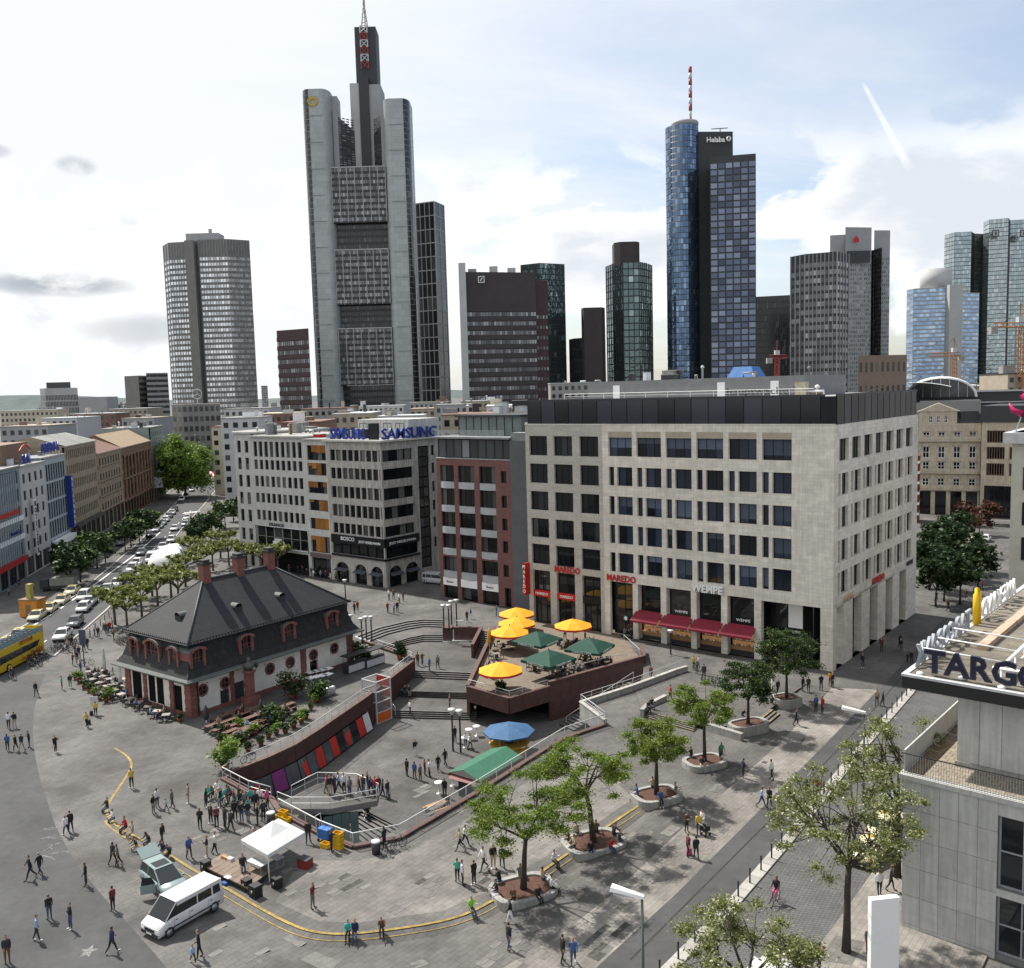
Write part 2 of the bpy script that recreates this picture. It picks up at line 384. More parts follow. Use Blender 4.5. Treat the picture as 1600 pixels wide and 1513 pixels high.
# kerb-like double steps with yellow edges round the near side of the square
def double_steps():
 t = thing('plaza_steps', 'two long curving steps with worn yellow edges round the paved square', 'steps', (0, 0, 0))
 ln, lo = stepline, s_out
 mid = [((a[0]*.52+b[0]*.48), (a[1]*.52+b[1]*.48)) for a, b in zip(ln, lo)]
 def strip(nm, a, b, f0, f1, m, dz):       # one tread: from line a (inner) to b
  mb = MB()
  for i in range(SN-1):
   if i in skip: continue
   z0, z1 = steph(i)*f0+dz, steph(i+1)*f0+dz; w0, w1 = steph(i)*f1-.02, steph(i+1)*f1-.02
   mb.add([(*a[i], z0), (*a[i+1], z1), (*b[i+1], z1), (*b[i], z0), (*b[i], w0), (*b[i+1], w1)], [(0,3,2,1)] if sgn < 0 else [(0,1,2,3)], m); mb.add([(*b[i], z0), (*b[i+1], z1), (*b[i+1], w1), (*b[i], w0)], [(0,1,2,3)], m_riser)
  return mb.obj(nm, t)
 skip = set()
 def late(): skip.update(range(24))
 e1 = offset(ln, sgn*.10); e2 = offset(mid, sgn*.05); e2a = offset(mid, -sgn*.16); e1a = offset(ln, -sgn*.12)
 strip('step_edge', e1a, e1, 0, .5, m_yel, .014)
 late(); strip('step', offset(ln, sgn*.08), e2, .5, 1, m_step, .004)
 strip('step_edge', offset(mid, -sgn*.2), offset(mid, sgn*.07), .5, 1, m_yel, .012)
double_steps()

# ------------------------------------------------------------------ roads and other coverings
def pxl(pts, z=0): return [tuple(G(*q, z).xy) for q in pts]
apx = [(-260,1062),(30,1056),(71,1053),(60,1080),(53,1111),(51,1145),(54,1178),(61,1212),(71,1244),(87,1292),(105,1326),(125,1357),(150,1388),(175,1417),(212,1457),(250,1500),(300,1560),(420,1700)]
sheet('asphalt_street', pxl(apx)+[(-14, 28), (-60, 28), (-90, 60)], .008, m_asph)
# the boulevard running away on the left
rl = [(-260,1062),(-150,1040),(0,1000),(60,966),(120,930),(180,880),(215,850),(252,812),(284,775),(298,752)]
rr = [(-60,1075),(40,1046),(85,1026),(125,990),(165,955),(215,905),(250,868),(285,826),(318,790),(338,765),(352,745)]
sheet('road', pxl(rl+rr[::-1]), .012, m_road)
def ribbon(name, line, w, z, m, h=0, kind='structure', parent=None, dash=None):
 """a narrow strip along a line: painted mark (h=0) or kerb (h>0)"""
 mb = MB(); a, b = offset(line, w/2), offset(line, -w/2); n = len(line)
 for i in range(n-1):
  if dash and i % dash[1] >= dash[0]: continue
  q = [(*a[i], z+h), (*a[i+1], z+h), (*b[i+1], z+h), (*b[i], z+h)]
  mb.add(q, [(3,2,1,0)] if True else [], m)
  if h: mb.add([(*a[i], z), (*a[i+1], z), (*a[i+1], z+h), (*a[i], z+h)], [(0,1,2,3)], m); mb.add([(*b[i], z), (*b[i+1], z), (*b[i+1], z+h), (*b[i], z+h)], [(3,2,1,0)], m)
 return mb.obj(name, parent, kind=kind if not parent else None)
ribbon('kerb', resample(pxl(rl[2:]), 4), .3, 0, m_kerb, .13)
ribbon('kerb', resample(pxl(rr[2:]), 4), .3, 0, m_kerb, .13)
ribbon('road_marking', resample(pxl([(40,985),(89,955),(150,912),(212,866),(250,832)]), 3), .3, .017, m_paint)
ribbon('road_marking', resample(pxl([(60,1010),(108,975),(160,932),(225,874),(270,827),(300,796)]), 1.5), .16, .017, m_paint, dash=(2, 6))
for k in range(7):
 c = G(289+k*3.4, 802-k*.4); sheet('road_marking', [(c.x+dx, c.y+dy) for dx, dy in ((-.35,-1.6),(.35,-1.6),(.2,1.6),(-.5,1.6))], .018, m_paint, walkable=False)
# street on the right: asphalt strip, kerb with bollards, cobbled lane, pavement
e0 = [(880,1560),(1060,1394),(1180,1274),(1296,1157),(1380,1072),(1440,1005),(1490,950)]
e1 = [(1000,1560),(1060,1501),(1144,1414),(1229,1316),(1330,1188),(1420,1085),(1470,1020),(1530,950)]
e2 = [(1215,1560),(1262,1505),(1330,1413),(1397,1316),(1450,1235),(1490,1170),(1560,1040),(1600,980)]
sheet('asphalt_strip', pxl(e0+e1[::-1]), .008, m_asph)
sheet('cobbled_lane', pxl(e1+e2[::-1]), .012, m_cobble)
lightp = [(560,1560),(760,1475),(880,1405),(960,1345),(1080,1240),(1200,1140),(1285,1068)]
sheet('light_paving', pxl([(700,1560),(870,1465),(960,1395),(1060,1300),(1130,1240),(1215,1165),(1300,1075)]+[(1372,1078),(1290,1162),(1178,1275),(1058,1395),(878,1562)]), .004, m_paveL)
sheet('light_paving', pxl([(470,1345),(560,1345),(640,1330),(760,1262),(860,1200),(905,1165),(990,1248),(895,1312),(770,1390),(690,1424),(560,1442),(500,1440),(430,1410)]), .004, mat('paving_inner', (.15, .141, .13), .85, .2, .9, .2, fine=.3, brick=(.9, .45, .02, .62, -GA), stain=.3))  # second, paler sheet added to brighten the middle of the square
ribbon('drain_line', resample(pxl([(985,1500),(1085,1400),(1200,1285),(1330,1150),(1420,1045)]), 6), .14, .016, m_riser)
pv = pxl(e2); pv2 = [(p[0]+9, p[1]-2) for p in pv]
sheet('pavement', pv+pv2[::-1], .13, m_paveL, thick=.13)
kl = resample(pxl(e1), 1.0); a_, b_ = offset(kl, .42), offset(kl, -.42)
kt = thing('kerb_row', 'row of pale kerb stones carrying black bollards beside the cobbled lane', 'kerb')
for i in range(0, len(kl)-1):
 mb = MB(); q = [a_[i], a_[i+1], b_[i+1], b_[i]]; q = CCW(q); c = Vector((sum(p[0] for p in q)/4, sum(p[1] for p in q)/4))
 q = [tuple(c+(Vector(p)-c)*.985) for p in q]; mb.prism(q, 0, .115+random.uniform(-.006, .006), m_kerb)
 if i < 300: mb.obj('kerb_stone', kt)
# patches of relaid and dirty slabs, manhole covers
m_patch = mat('dark_slabs', (.14, .135, .125), .9, .2, 1.5, brick=(.45, .45, .02, .7, -GA))
m_cover = mat('iron_cover', (.06, .055, .05), .7, .3, 5)
def quadpx(name, pts, z, m):
 q = [W(*p) for p in pts]; return sheet(name, [tuple(p.xy) for p in q], 0, m, walkable=False, zs=[p.z+.01 for p in q])
for q in [[(441,1466),(452,1459),(480,1473),(467,1481)],[(470,1500),(492,1487),(533,1503),(512,1520)],[(400,1502),(406,1499),(413,1503),(406,1507)],[(640,1506),(660,1499),(672,1506),(650,1514)],[(1085,1420),(1095,1412),(1106,1417),(1097,1425)]]:
 quadpx('slab_patch', q, .013, m_patch)
for q in [[(852,1385),(872,1377),(888,1387),(868,1397)],[(1186,1166),(1192,1160),(1206,1163),(1199,1169)],[(1189,1192),(1193,1189),(1200,1191),(1196,1194)],[(1313,1152),(1320,1148),(1329,1151),(1322,1156)],[(1247,1162),(1255,1153),(1259,1154),(1251,1163)],[(1135,1015),(1141,1011),(1149,1013),(1143,1018)],[(1020,1008),(1026,1005),(1031,1007),(1025,1010)],[(1044,1026),(1049,1024),(1053,1026),(1048,1028)]]:
 quadpx('manhole_cover', q, .02, m_cover)
quadpx('slab_patch', [(1372,1372),(1384,1348),(1400,1350),(1394,1374)], .136, m_patch); quadpx('slab_patch', [(1276,1500),(1306,1462),(1352,1472),(1330,1508)], .136, m_patch)
# single paving slabs of another shade, standing a few millimetres proud
m_slab = mat('replaced_slab', (.125, .118, .11), .85, .25, 2, obr=.3)
sm = MB().prism([(-.43,-.21),(.43,-.21),(.43,.21),(-.43,.21)], -.02, .012, m_slab).mesh('paving_slab')
rs = random.Random(3); cnt = 0
while cnt < 290:
 x, y = rs.uniform(300, 1230), rs.uniform(1215, 1510)
 p = W(x, y)
 if abs(p.z) > .006: continue
 if y < 1300 and x < 640: continue
 dl = min((Vector(q)-p.xy).length for q in stepline[::3])
 if dl < 1.9: continue
 u = Vector((math.cos(GA), math.sin(GA))); v = Vector((-u.y, u.x))
 a, b = round(p.xy.dot(u)/.9)*.9, round(p.xy.dot(v)/.45)*.45; q = u*a+v*b
 for k in range(rs.choice((1, 1, 2, 4))):
  qq = q+u*(.9*(k % 2))+v*(.45*(k//2)); inst(sm, 'slab', GROUND, (qq.x, qq.y, p.z), GA); cnt += 1

# ------------------------------------------------------------------ the sunken court
def line3(px, z): return [Vector((*G(*q, z).xy, z)) for q in px]
ctop = [(348,1218),(364,1205),(418,1184),(459,1165),(497,1141),(529,1119),(570,1091),(605,1064),(645,1033)]
fl_out = [tuple(G(*q).xy) for q in [(330,1225),(645,1020),(780,970),(1010,1025),(1015,1070),(960,1140),(752,1245),(560,1335),(420,1285)]]
notch = [tuple(G(*q, -D0).xy) for q in [(572,1268),(580,1275),(640,1302),(660,1322),(560,1365),(430,1320),(470,1270)]]
# floor = outline with the stair notch taken out of its near edge
fo = [tuple(G(*q, -D0).xy) for q in [(330,1260),(330,1180),(560,1080),(600,1095),(780,1080),(1020,1060),(1030,1110),(960,1190),(752,1285),(660,1324)]] + [notch[2], notch[1], notch[0], notch[6], notch[5]] + [tuple(G(395, 1290, -D0).xy)]
sheet('court_floor', fo, -D0, m_pave2)
sheet('lower_floor', [tuple(G(*q, -5.3).xy) for q in [(380,1260),(600,1230),(700,1330),(560,1420),(380,1360)]], -D0-1.63, m_pave2, walkable=False)
def flight(px0, px1, z0, n, rise, label, group='flights of broad stone stairs', yellow=False, zb=None):
 t = thing('staircase', label, 'stairs', (0, 0, 0), group=group)
 A, Bq = line3(px0, z0), line3(px1, z0-n*rise)
 for k in range(n):
  a = [p.lerp(q, k/n) for p, q in zip(A, Bq)]; b = [p.lerp(q, (k+1)/n) for p, q in zip(A, Bq)]; z = z0-k*rise
  mb = MB(); N_ = len(a)
  for i in range(N_-1):
   m1 = m_yel if yellow and k in (0, n-1) else m_step
   e0_, e1_ = a[i].lerp(b[i], .7), a[i+1].lerp(b[i+1], .7)
   mb.add([(*a[i].xy, z), (*a[i+1].xy, z), (*e1_.xy, z), (*e0_.xy, z), (*b[i+1].xy, z), (*b[i].xy, z), (*b[i+1].xy, z-rise), (*b[i].xy, z-rise)],
       [(0,3,2,1)], m_step); mb.add([(*e0_.xy, z+.001), (*e1_.xy, z+.001), (*b[i+1].xy, z+.001), (*b[i].xy, z+.001)], [(3,2,1,0)], m1)
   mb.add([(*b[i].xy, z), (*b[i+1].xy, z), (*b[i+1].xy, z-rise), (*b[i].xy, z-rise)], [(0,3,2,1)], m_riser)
  o = mb.obj('step', t)
  walk(o)
 return A, Bq
R_ = .18
a1, b1 = flight([(553,994),(589,980),(637,969),(662,967),(694,968)], [(578,1003),(606,992),(637,984),(662,980),(694,981)], 0, 4, R_, 'uppermost curved stairs leading down from the far street', None)
a2, b2 = flight([(587,1014),(612,1004),(637,996),(662,991),(692,991)], [(605,1021),(622,1013),(637,1008),(662,1003),(692,1003)], -.72, 4, R_, 'second curved stairs beside the lamp block', None)
a3, b3 = flight([(640,1047),(700,1049),(746,1051)], [(634,1059),(700,1062),(744,1064)], -1.44, 4, R_, 'upper straight stairs between the dark red walls', None)
a4, b4 = flight([(612,1079),(680,1081),(734,1082)], [(606,1088),(680,1091),(734,1093)], -2.16, 4, R_, 'middle straight stairs where a pair sits by the wall', None)
a5, b5 = flight([(604,1109),(680,1111),(745,1113)], [(604,1122),(680,1124),(745,1126)], -2.88, 4, R_, 'lowest straight stairs down to the sunken court floor', None)
def landing(poly, z): sheet('landing', [tuple(p.xy) for p in poly], z, m_pave2)
landing(b1+a2[::-1], -.72)
landing(b2+line3([(752,1000),(765,1010),(756,1053)], -1.44)+a3[::-1]+line3([(632,1047),(590,1020)], -1.44), -1.44)
landing(b3+line3([(744,1085)], -2.16)+a4[::-1], -2.16)
landing(b4+a5[::-1], -2.88)
# narrow stairs beside the terrace of parasols, stairs along its long wall, stairs under the deck, low steps on the right
flight([(752,985),(772,986)], [(742,1011),(763,1014)], 0, 8, R_, 'narrow stairs beside the yellow parasols', None)
flight([(984,1066),(1000,1074)], [(874,1133),(896,1143)], 0, 20, R_, 'long narrow stairs along the dark red terrace wall', None)
flight([(574,1268),(640,1302)], [(520,1297),(566,1340)], -D0, 9, R_, 'stairs going down beneath the footbridge deck', None)
def raised():
 zs = .45
 fr = [(1003,1110),(1020,1114),(1082,1130),(1110,1136),(1172,1132),(1203,1108),(1216,1098)]; bk = [(1262,1068),(1150,1050),(1040,1038),(1012,1060),(992,1078)]
 poly = [tuple(G(*q, zs).xy) for q in fr] + [tuple(G(*q).xy) for q in bk]
 sheet('raised_paving', poly, 0, m_pave, zs=[zs]*len(fr)+[.03]*len(bk))
raised()
flight([(1018,1113),(1050,1122),(1086,1131)], [(1003,1120),(1040,1131),(1084,1144)], .47, 4, .115, 'wide low stairs with yellow edges beside the little ledge', None, yellow=True)
flight([(1174,1131),(1203,1108)], [(1189,1142),(1219,1117)], .47, 3, .15, 'three low yellow-edged stairs between two round tree planters', None, yellow=True)

# ------------------------------------------------------------------ court walls: one thing for each stretch, panels as parts
def wall_run(name, label, pts, z0, z1, m, cap=None, th=.35, cat='wall', pan=None):
 """a masonry wall along world points; cap = coping material; pan = panel width (each panel its own part)"""
 t = thing(name, label, cat)
 for i in range(len(pts)-1):
  a, b = Vector(pts[i][:2]), Vector(pts[i+1][:2]); L_ = (b-a).length; n = max(1, round(L_/pan)) if pan else 1
  for k in range(n):
   p, q = a.lerp(b, k/n), a.lerp(b, (k+1)/n); mb = MB(); d = (q-p); l = d.length; mb.box(.012, -th/2, z0, l-.012, th/2, z1, m)
   mb.obj('panel', t, (p.x, p.y, 0), math.atan2(d.y, d.x))
  if cap:
   mb = MB(); d = b-a; mb.box(-.03, -th/2-.06, z1, L_+.03, th/2+.06, z1+.12+.002*i, cap); mb.obj('coping', t, (a.x, a.y, 0), math.atan2(d.y, d.x))
 return t
gp = lambda pts, z=0: [tuple(G(*q, z).xy) for q in pts]
wall_run('retaining_wall', 'dark red stone wall below the cafe terrace railing', gp(ctop), -1.55, .0, m_red, m_redtop, pan=2.4)
wall_run('retaining_wall', 'dark red wall end where the terrace corner juts towards the stairs', gp([(577,1088),(605,1064),(645,1033)]), -D0, -1.55, m_red, None, pan=1.6, th=.34)
wall_run('terrace_edge_wall', 'low dark coping of the terrace above the curved stairs', gp([(647,1032),(589,1012),(566,1003)]), -1.45, .22, m_red, m_redtop, th=.3)
wall_run('lamp_block', 'dark red stone block carrying a cluster of lamp posts', gp([(693,984),(707,984)]), -1.5, .35, m_red, m_redtop, th=1.5)
wall_run('retaining_wall', 'dark red wall of the small balcony between the stairs', gp([(709,984),(750,984)]), -1.5, .3, m_red, m_redtop, pan=1.5)
wall_run('stair_cheek', 'sloping red stone cheek beside the narrow stairs', gp([(752,984),(738,1012)]), -1.5, .35, m_red, m_redtop)
wall_run('terrace_wall', 'dark red stone front of the terrace with green parasols', gp([(858,1079),(1006,1037)]), -D0, .95, m_red, m_redtop, pan=1.5)
wall_run('terrace_wall', 'short right end of the dark red parasol terrace', gp([(1006,1037),(1003,1020)]), -.3, .95, m_red, m_redtop)
wall_run('terrace_wall', 'dark red parapet on the stair side of the parasol terrace', gp([(731,1079),(761,1013),(772,986)]), -3, .55, m_red, m_redtop, pan=2)
wall_run('terrace_wall', 'jutting nose of the terrace above the blue parasol bar', gp([(731,1079),(796,1098),(858,1079)]), -1.25, .45, m_red, m_redtop, pan=2.2)
# underside and back of the overhang, coloured near-black in place of shade
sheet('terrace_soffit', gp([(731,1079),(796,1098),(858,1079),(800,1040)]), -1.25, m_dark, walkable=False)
wall_run('bar_back_wall', 'back wall coloured dark for shade in the recess behind the blue parasol bar', gp([(745,1076),(858,1083)], -1.3), -D0, -1.25, m_dark)
m_terr = mat('terrace_floor', (.16, .125, .095), .8, .2, 1.5, brick=(.4, .4, .02, .7, -GA))
sheet('terrace_floor', gp([(731,1079),(796,1098),(858,1079),(1006,1037),(985,1008),(960,985),(800,955),(772,985),(761,1013)]), .03, m_terr)
nw = [(946,1134),(883,1155),(852,1173),(752,1237),(688,1275),(625,1312),(552,1326),(500,1305),(436,1270)]
wall_run('retaining_wall', 'low dark red kerb wall under the near glass railing', gp(nw), -D0-1.8, .12, m_red, m_redtop, pan=2.2)
wall_run('retaining_wall', 'left end wall of the court by the crowd', gp([(436,1270),(424,1250),(389,1240),(348,1218)]), -D0, .1, m_red, m_redtop, pan=2.2)
wall_run('ramp_wall', 'grey concrete parapet beside the long narrow stairs', gp([(946,1134),(908,1105),(989,1079),(1056,1054),(1073,1049)]), -1.2, .55, m_conc, m_kerb, pan=2.0)
wall_run('ledge_wall', 'short grey ledge where two people sit above the low stairs', gp([(1003,1121),(1012,1112),(1040,1098)]), -.1, .75, m_conc, m_kerb)
# ------------------------------------------------------------------ facades with real openings
def fac_mesh(mb, W_, z0, z1, ops, m, dep=.35, mrev=None):
 """wall in the plane y=0 facing -y, x 0..W_, with openings (x0,z0,x1,z1) that have reveals dep deep"""
 xs = sorted({0, W_} | {o[i] for o in ops for i in (0, 2)}); zs = sorted({z0, z1} | {o[i] for o in ops for i in (1, 3)})
 def hit(x, z): return any(o[0] < x < o[2] and o[1] < z < o[3] for o in ops)
 for j in range(len(zs)-1):
  run = None
  for i in range(len(xs)):
   solid = i < len(xs)-1 and not hit((xs[i]+xs[i+1])/2, (zs[j]+zs[j+1])/2)
   if solid and run is None: run = xs[i]
   if not solid and run is not None:
    e = xs[i]; mb.add([(run,0,zs[j]),(e,0,zs[j]),(e,0,zs[j+1]),(run,0,zs[j+1])], [(0,1,2,3)], m); run = None
 r = mrev or m
 for x0, a, x1, b in ops:
  mb.add([(x0,0,a),(x1,0,a),(x1,0,b),(x0,0,b),(x0,dep,a),(x1,dep,a),(x1,dep,b),(x0,dep,b)], [(0,4,5,1),(3,2,6,7),(0,3,7,4),(1,5,6,2)], r)
 return mb
_win = {}
def window(parent, F, x0, z0, x1, z1, mf, mg, n=1, rows=1, fr=.07, dep=.3, name='window', panes=True, sill=None, hs=None):
 """a window as frame + panes; F = facade matrix (facade frame -> building frame)"""
 w, h = round(x1-x0, 2), round(z1-z0, 2); k = (w, h, n, rows, mf.name, mg.name, fr, panes, sill.name if sill else 0)
 if k not in _win:
  mb = MB(); mb.box(0, -.04, 0, fr, .06, h, mf); mb.box(w-fr, -.04, 0, w, .06, h, mf); mb.box(fr, -.04, 0, w-fr, .06, fr, mf); mb.box(fr, -.04, h-fr, w-fr, .06, h, mf)
  for i in range(1, n): x = w*i/n; mb.box(x-fr*.4, -.035, fr, x+fr*.4, .055, h-fr, mf)
  for j in range(1, rows): z = h*j/rows; mb.box(fr, -.03, z-fr*.4, w-fr, .05, z+fr*.4, mf)
  if sill: mb.box(-.1, -dep-.1, -.08, w+.1, -.045, -.005, sill)
  pm = []
  for i in range(n):
   for j in range(rows):
    q = MB() if panes else mb; q.add([(w*i/n, .02, h*j/rows), (w*(i+1)/n, .02, h*j/rows), (w*(i+1)/n, .02, h*(j+1)/rows), (w*i/n, .02, h*(j+1)/rows)], [(0,1,2,3)], mg)
    if panes: pm.append(q.mesh('pane'))
  _win[k] = (mb.mesh('window'), pm)
 me, pm = _win[k]; p = F @ Vector((x0, dep-.06, z0)); rz = math.atan2(F[1][0], F[0][0])
 o = inst(me, name, parent, p, rz)
 for q in pm: inst(q, 'pane', o)
 return o
def FM(x=0, y=0, rot=0): return Matrix.Translation((x, y, 0)) @ Matrix.Rotation(rot, 4, 'Z')
Q = math.pi/2
def roof_kit(t, x0, y0, x1, y1, z, n, seed, mats, big=1.0):
 """vents, hatches and ducts on a flat roof, each its own part"""
 rr_ = random.Random(seed)
 for k in range(n):
  x, y = rr_.uniform(x0, x1), rr_.uniform(y0, y1); w, d, h = rr_.uniform(.6, 3.2)*big, rr_.uniform(.6, 2.4)*big, rr_.uniform(.4, 1.9)*big
  kind = rr_.random(); mb = MB(); mm = rr_.choice(mats)
  if kind < .6: mb.box(-w/2, -d/2, 0, w/2, d/2, h, mm); mb.box(-w/2-.06, -d/2-.06, h, w/2+.06, d/2+.06, h+.1, m_kerb); mb.obj('roof_unit', t, (x, y, z), rr_.choice((0, .0, .1)))
  elif kind < .8: mb.lathe([(.18*big, 0), (.18*big, h), (.34*big, h), (.3*big, h+.25), (.05, h+.4)], mm, 8); mb.obj('roof_vent', t, (x, y, z))
  else: mb.tube([(0, 0, 0), (0, 0, .6), (w, 0, .6), (w, 0, 0)], .16*big, mm, 7); mb.obj('duct', t, (x, y, z), rr_.uniform(0, 3))
m_lime = mat('limestone_cladding', (.62, .58, .51), .8, .12, .8, .08, fine=.1, brick=(1.35, .44, .014, .74), streak=.1)
m_lime2 = mat('speckled_stone', (.42, .40, .36), .8, .32, 5, .05, brick=(1.6, .6, .012, .8))
m_frame = mat('dark_window_frame', (.010, .011, .014), .5, 0, spec=.25)
g_blue = glass('blue_blind_glass', (.009, .013, .02), (.04, .055, .09), .7, isl=False, rough=.08, spec=.4)
g_dark = glass('dark_glass', (.008, .010, .012), (.055, .06, .065), .2, isl=False, rough=.05, spec=.4)
g_attic = glass('attic_glass', (.010, .012, .018), (.03, .034, .048), .5, isl=False, rough=.08, spec=.4)
m_gravel = mat('roof_gravel', (.30, .295, .28), .95, .25, 3, .2, fine=.2)
m_rgrey = mat('roof_grey', (.22, .225, .23), .85, .2, 1)
m_lgrey = mat('light_grey_metal', (.45, .46, .47), .6, .15, 1.5)
m_cream = mat('cream_box', (.48, .43, .33), .8, .2, 2)
m_brn = mat('brown_box', (.2, .13, .09), .8, .2, 2)
RK = [m_rgrey, m_lgrey, m_conc, m_white, m_cream, m_dmetal]
m_sred = mat('sign_red', (.42, .012, .015), .45, .08, 3)
m_sblue = mat('sign_blue', (.012, .035, .23), .4, .08, 3)
m_swhite = mat('sign_white', (.8, .8, .78), .5, .03, 3)
m_awn = mat('burgundy_awning', (.19, .012, .028), .75, .12, 4)
m_warm = mat('warm_display', (.42, .22, .09), .6, .6, 3, emit=.25)  # display boards glow faintly in place of shop lighting
m_ochre = mat('ochre_interior', (.30, .15, .04), .7, .8, .8)

# ------------------------------------------------------------------ big limestone corner block
def corner_block():
 c = G(1301, 1050); rz = RAD(141.3-180); W_, D_ = 45.0, 34.2
 o = c.xy + Vector((-math.cos(rz), -math.sin(rz)))*W_
 t = thing('corner_office_block', 'large pale limestone office block with arcaded ground floor and dark glass attic', 'building', (o.x, o.y, 0), rz)
 X = lambda s: W_-s
 rows = [(24.85, 27.4), (20.85, 23.4), (16.9, 19.4), (12.9, 15.45), (8.95, 11.65)]
 ops = []; wins = []
 for k in range(6):
  s0 = 5.05+4.4*k
  for j, (a, b) in enumerate(rows):
   if j == 0: ops.append((X(s0+3.7), a, X(s0), b)); wins.append((X(s0+3.7), a, X(s0), b, 3)); continue
   ops += [(X(s0+2.4), a, X(s0), b), (X(s0+3.7), a, X(s0+2.86), b)]; wins += [(X(s0+2.4), a, X(s0), b, 2), (X(s0+3.7), a, X(s0+2.86), b, 1)]
 opsA, winA = [], []
 for s0, s1 in ((32.4, 35.5), (36.75, 39.95), (41.1, 44.3)):
  for a, b in rows: opsA.append((X(s1), a-.15, X(s0), b+.1)); winA.append((X(s1), a-.15, X(s0), b+.1, 3))
 gops = [(X(8.9), 0, X(1.5), 7.5)] + [(X(a), 0, X(b), 7.6) for a, b in ((13.4, 9.8), (17.7, 14.25), (22.1, 18.5), (26.45, 22.95), (30.9, 27.25))]
 gopsA = [(X(b), 0, X(a), 7.9) for a, b in ((32.4, 35.5), (36.75, 39.95), (41.1, 44.3))]
 F = FM(); mb = MB(); xs = X(31.75)
 fac_mesh(mb, W_, 0, 29.1, [q for q in ops+gops]+[(0, 0, xs, 29.1)], m_lime, .5); mb.obj('front_wall', t)
 mb = MB(); mb.T = None; fac_mesh(mb, xs, 0, 29.1, opsA+gopsA, m_lime2, .42); mb.obj('front_wall', t, label='speckled darker stone front of the left bay')
 m_bd = mat('window_blind', (.085, .11, .16), .7, .1, 1, brick=(40, .12, .03, .7), obr=.4); rb = random.Random(17)
 for w in wins:
  o_ = window(t, F, *w[:4], m_frame, g_blue, n=w[4], fr=.1, dep=.5)
  if 20 < w[1] < 22 or rb.random() < .35: continue
  h = w[3]-w[1]; k = rb.choice((.3, .55, .8, .93)); mb = MB(); mb.box(.1, .0, h-.1-h*k*.92, w[2]-w[0]-.1, .012, h-.1, m_bd); mb.obj('blind', o_)
 for w in winA: window(t, F, *w[:4], m_frame, g_dark, n=3, fr=.14, dep=.42)
 # side
 Fs = FM(W_, 0, Q); so, sw = [], []
 for j, (a, b) in enumerate(rows):
  for k in range(7):
   y0 = 1.5+4.42*k
   if j == 0: so.append((y0+.25, a-.1, y0+3.4, b)); sw.append((y0+.25, a-.1, y0+3.4, b, 3))
   else: so += [(y0, a-.15, y0+.75, b-.1), (y0+1.2, a-.15, y0+3.45, b-.1)]; sw += [(y0, a-.15, y0+.75, b-.1, 1), (y0+1.2, a-.15, y0+3.45, b-.1, 2)]
 sg = [(a, 0, b, 7.6) for a, b in ((1.2, 3.6), (6.9, 10.2), (13.4, 16.6), (19.9, 23.0), (26.1, 29.3))]
 mb = MB(Fs); fac_mesh(mb, D_, 0, 29.1, so+sg, m_lime, .55); mb.obj('side_wall', t)
 for w in sw: window(t, Fs, *w[:4], m_frame, g_dark, n=w[4], fr=.09, dep=.5)
 # arcade: inner shop line and deep pillars
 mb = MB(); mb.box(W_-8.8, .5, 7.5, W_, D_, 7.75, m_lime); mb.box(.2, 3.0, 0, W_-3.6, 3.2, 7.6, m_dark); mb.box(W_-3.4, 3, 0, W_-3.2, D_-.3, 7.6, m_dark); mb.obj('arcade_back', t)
 for a, b in ((3.6, 6.9), (10.2, 13.4), (16.6, 19.9), (23.0, 26.1), (29.3, D_)):
  mb = MB(); mb.box(W_-.95, a+.02, 0, W_-.003, b-.02 if b < D_ else D_, 7.49, m_lime); mb.obj('pillar', t)
 mb = MB(); mb.box(W_-1.45, .003, 0, W_-.003, 1.18, 7.49, m_lime); mb.obj('pillar', t)
 for s in (9.35, 13.82, 18.1, 22.5, 26.85, 31.6, 36.1, 40.5, 44.6):
  mb = MB(); mb.box(X(s)-.38, .003, 0, X(s)+.38, 1.0, 7.58, m_lime if s < 31 else m_lime2); mb.obj('pillar', t)
 # shop fronts
 gshop = glass('shop_glass', (.015, .016, .018), (.05, .045, .04), .4, isl=False, rough=.03)
 for i, (a, b) in enumerate(((13.4, 9.8), (17.7, 14.25), (22.1, 18.5), (26.45, 22.95), (30.9, 27.25))):
  x0, x1 = X(a)+.02, X(b)-.02
  if i < 4:
   mb = MB(Matrix.Translation((0, 0, 1.0)))
   for sgn_ in (0, .035): mb.add([(x0-.35, .25, 3.05-sgn_), (x1+.25, .25, 3.05-sgn_), (x1+.25, -1.6, 2.0-sgn_), (x0-.35, -1.6, 2.0-sgn_)], [(0,3,2,1)] if not sgn_ else [(0,1,2,3)], m_awn)
   mb.box(x0-.35, -1.63, 1.75, x1+.25, -1.6, 2.0, m_awn); mb.obj('awning', t)
   mb = MB(); mb.box(x0, 1.02, .5, x1, 1.6, 1.0, m_wood); mb.box(x0, 1.5, 1.0, x1, 1.55, 2.7, m_warm); mb.box(x0, 1.0, 0, x1, 1.1, .5, m_dmetal)
   for z in (1.0, 1.7): mb.box(x0+.1, 1.1, z, x1-.1, 1.45, z+.06, m_wood)
   rr_ = random.Random(i)
   for k in range(14):
    xx = x0+.3+k*(x1-x0-.6)/13; zz = 1.06 if k % 2 else 1.76; mb.box(xx-.08, 1.12, zz, xx+.08, 1.3, zz+rr_.uniform(.12, .35), m_swhite if k % 3 else m_ochre)
   mb.obj('shop_display', t)
   window(t, F, x0+.05, 3.2, x1-.05, 7.4, m_frame, gshop, n=1, fr=.1, dep=1.1, name='shop_window')
  else: window(t, F, x0+.05, .1, x1-.05, 7.4, m_frame, gshop, n=2, rows=3, fr=.12, dep=1.1, name='shop_window')
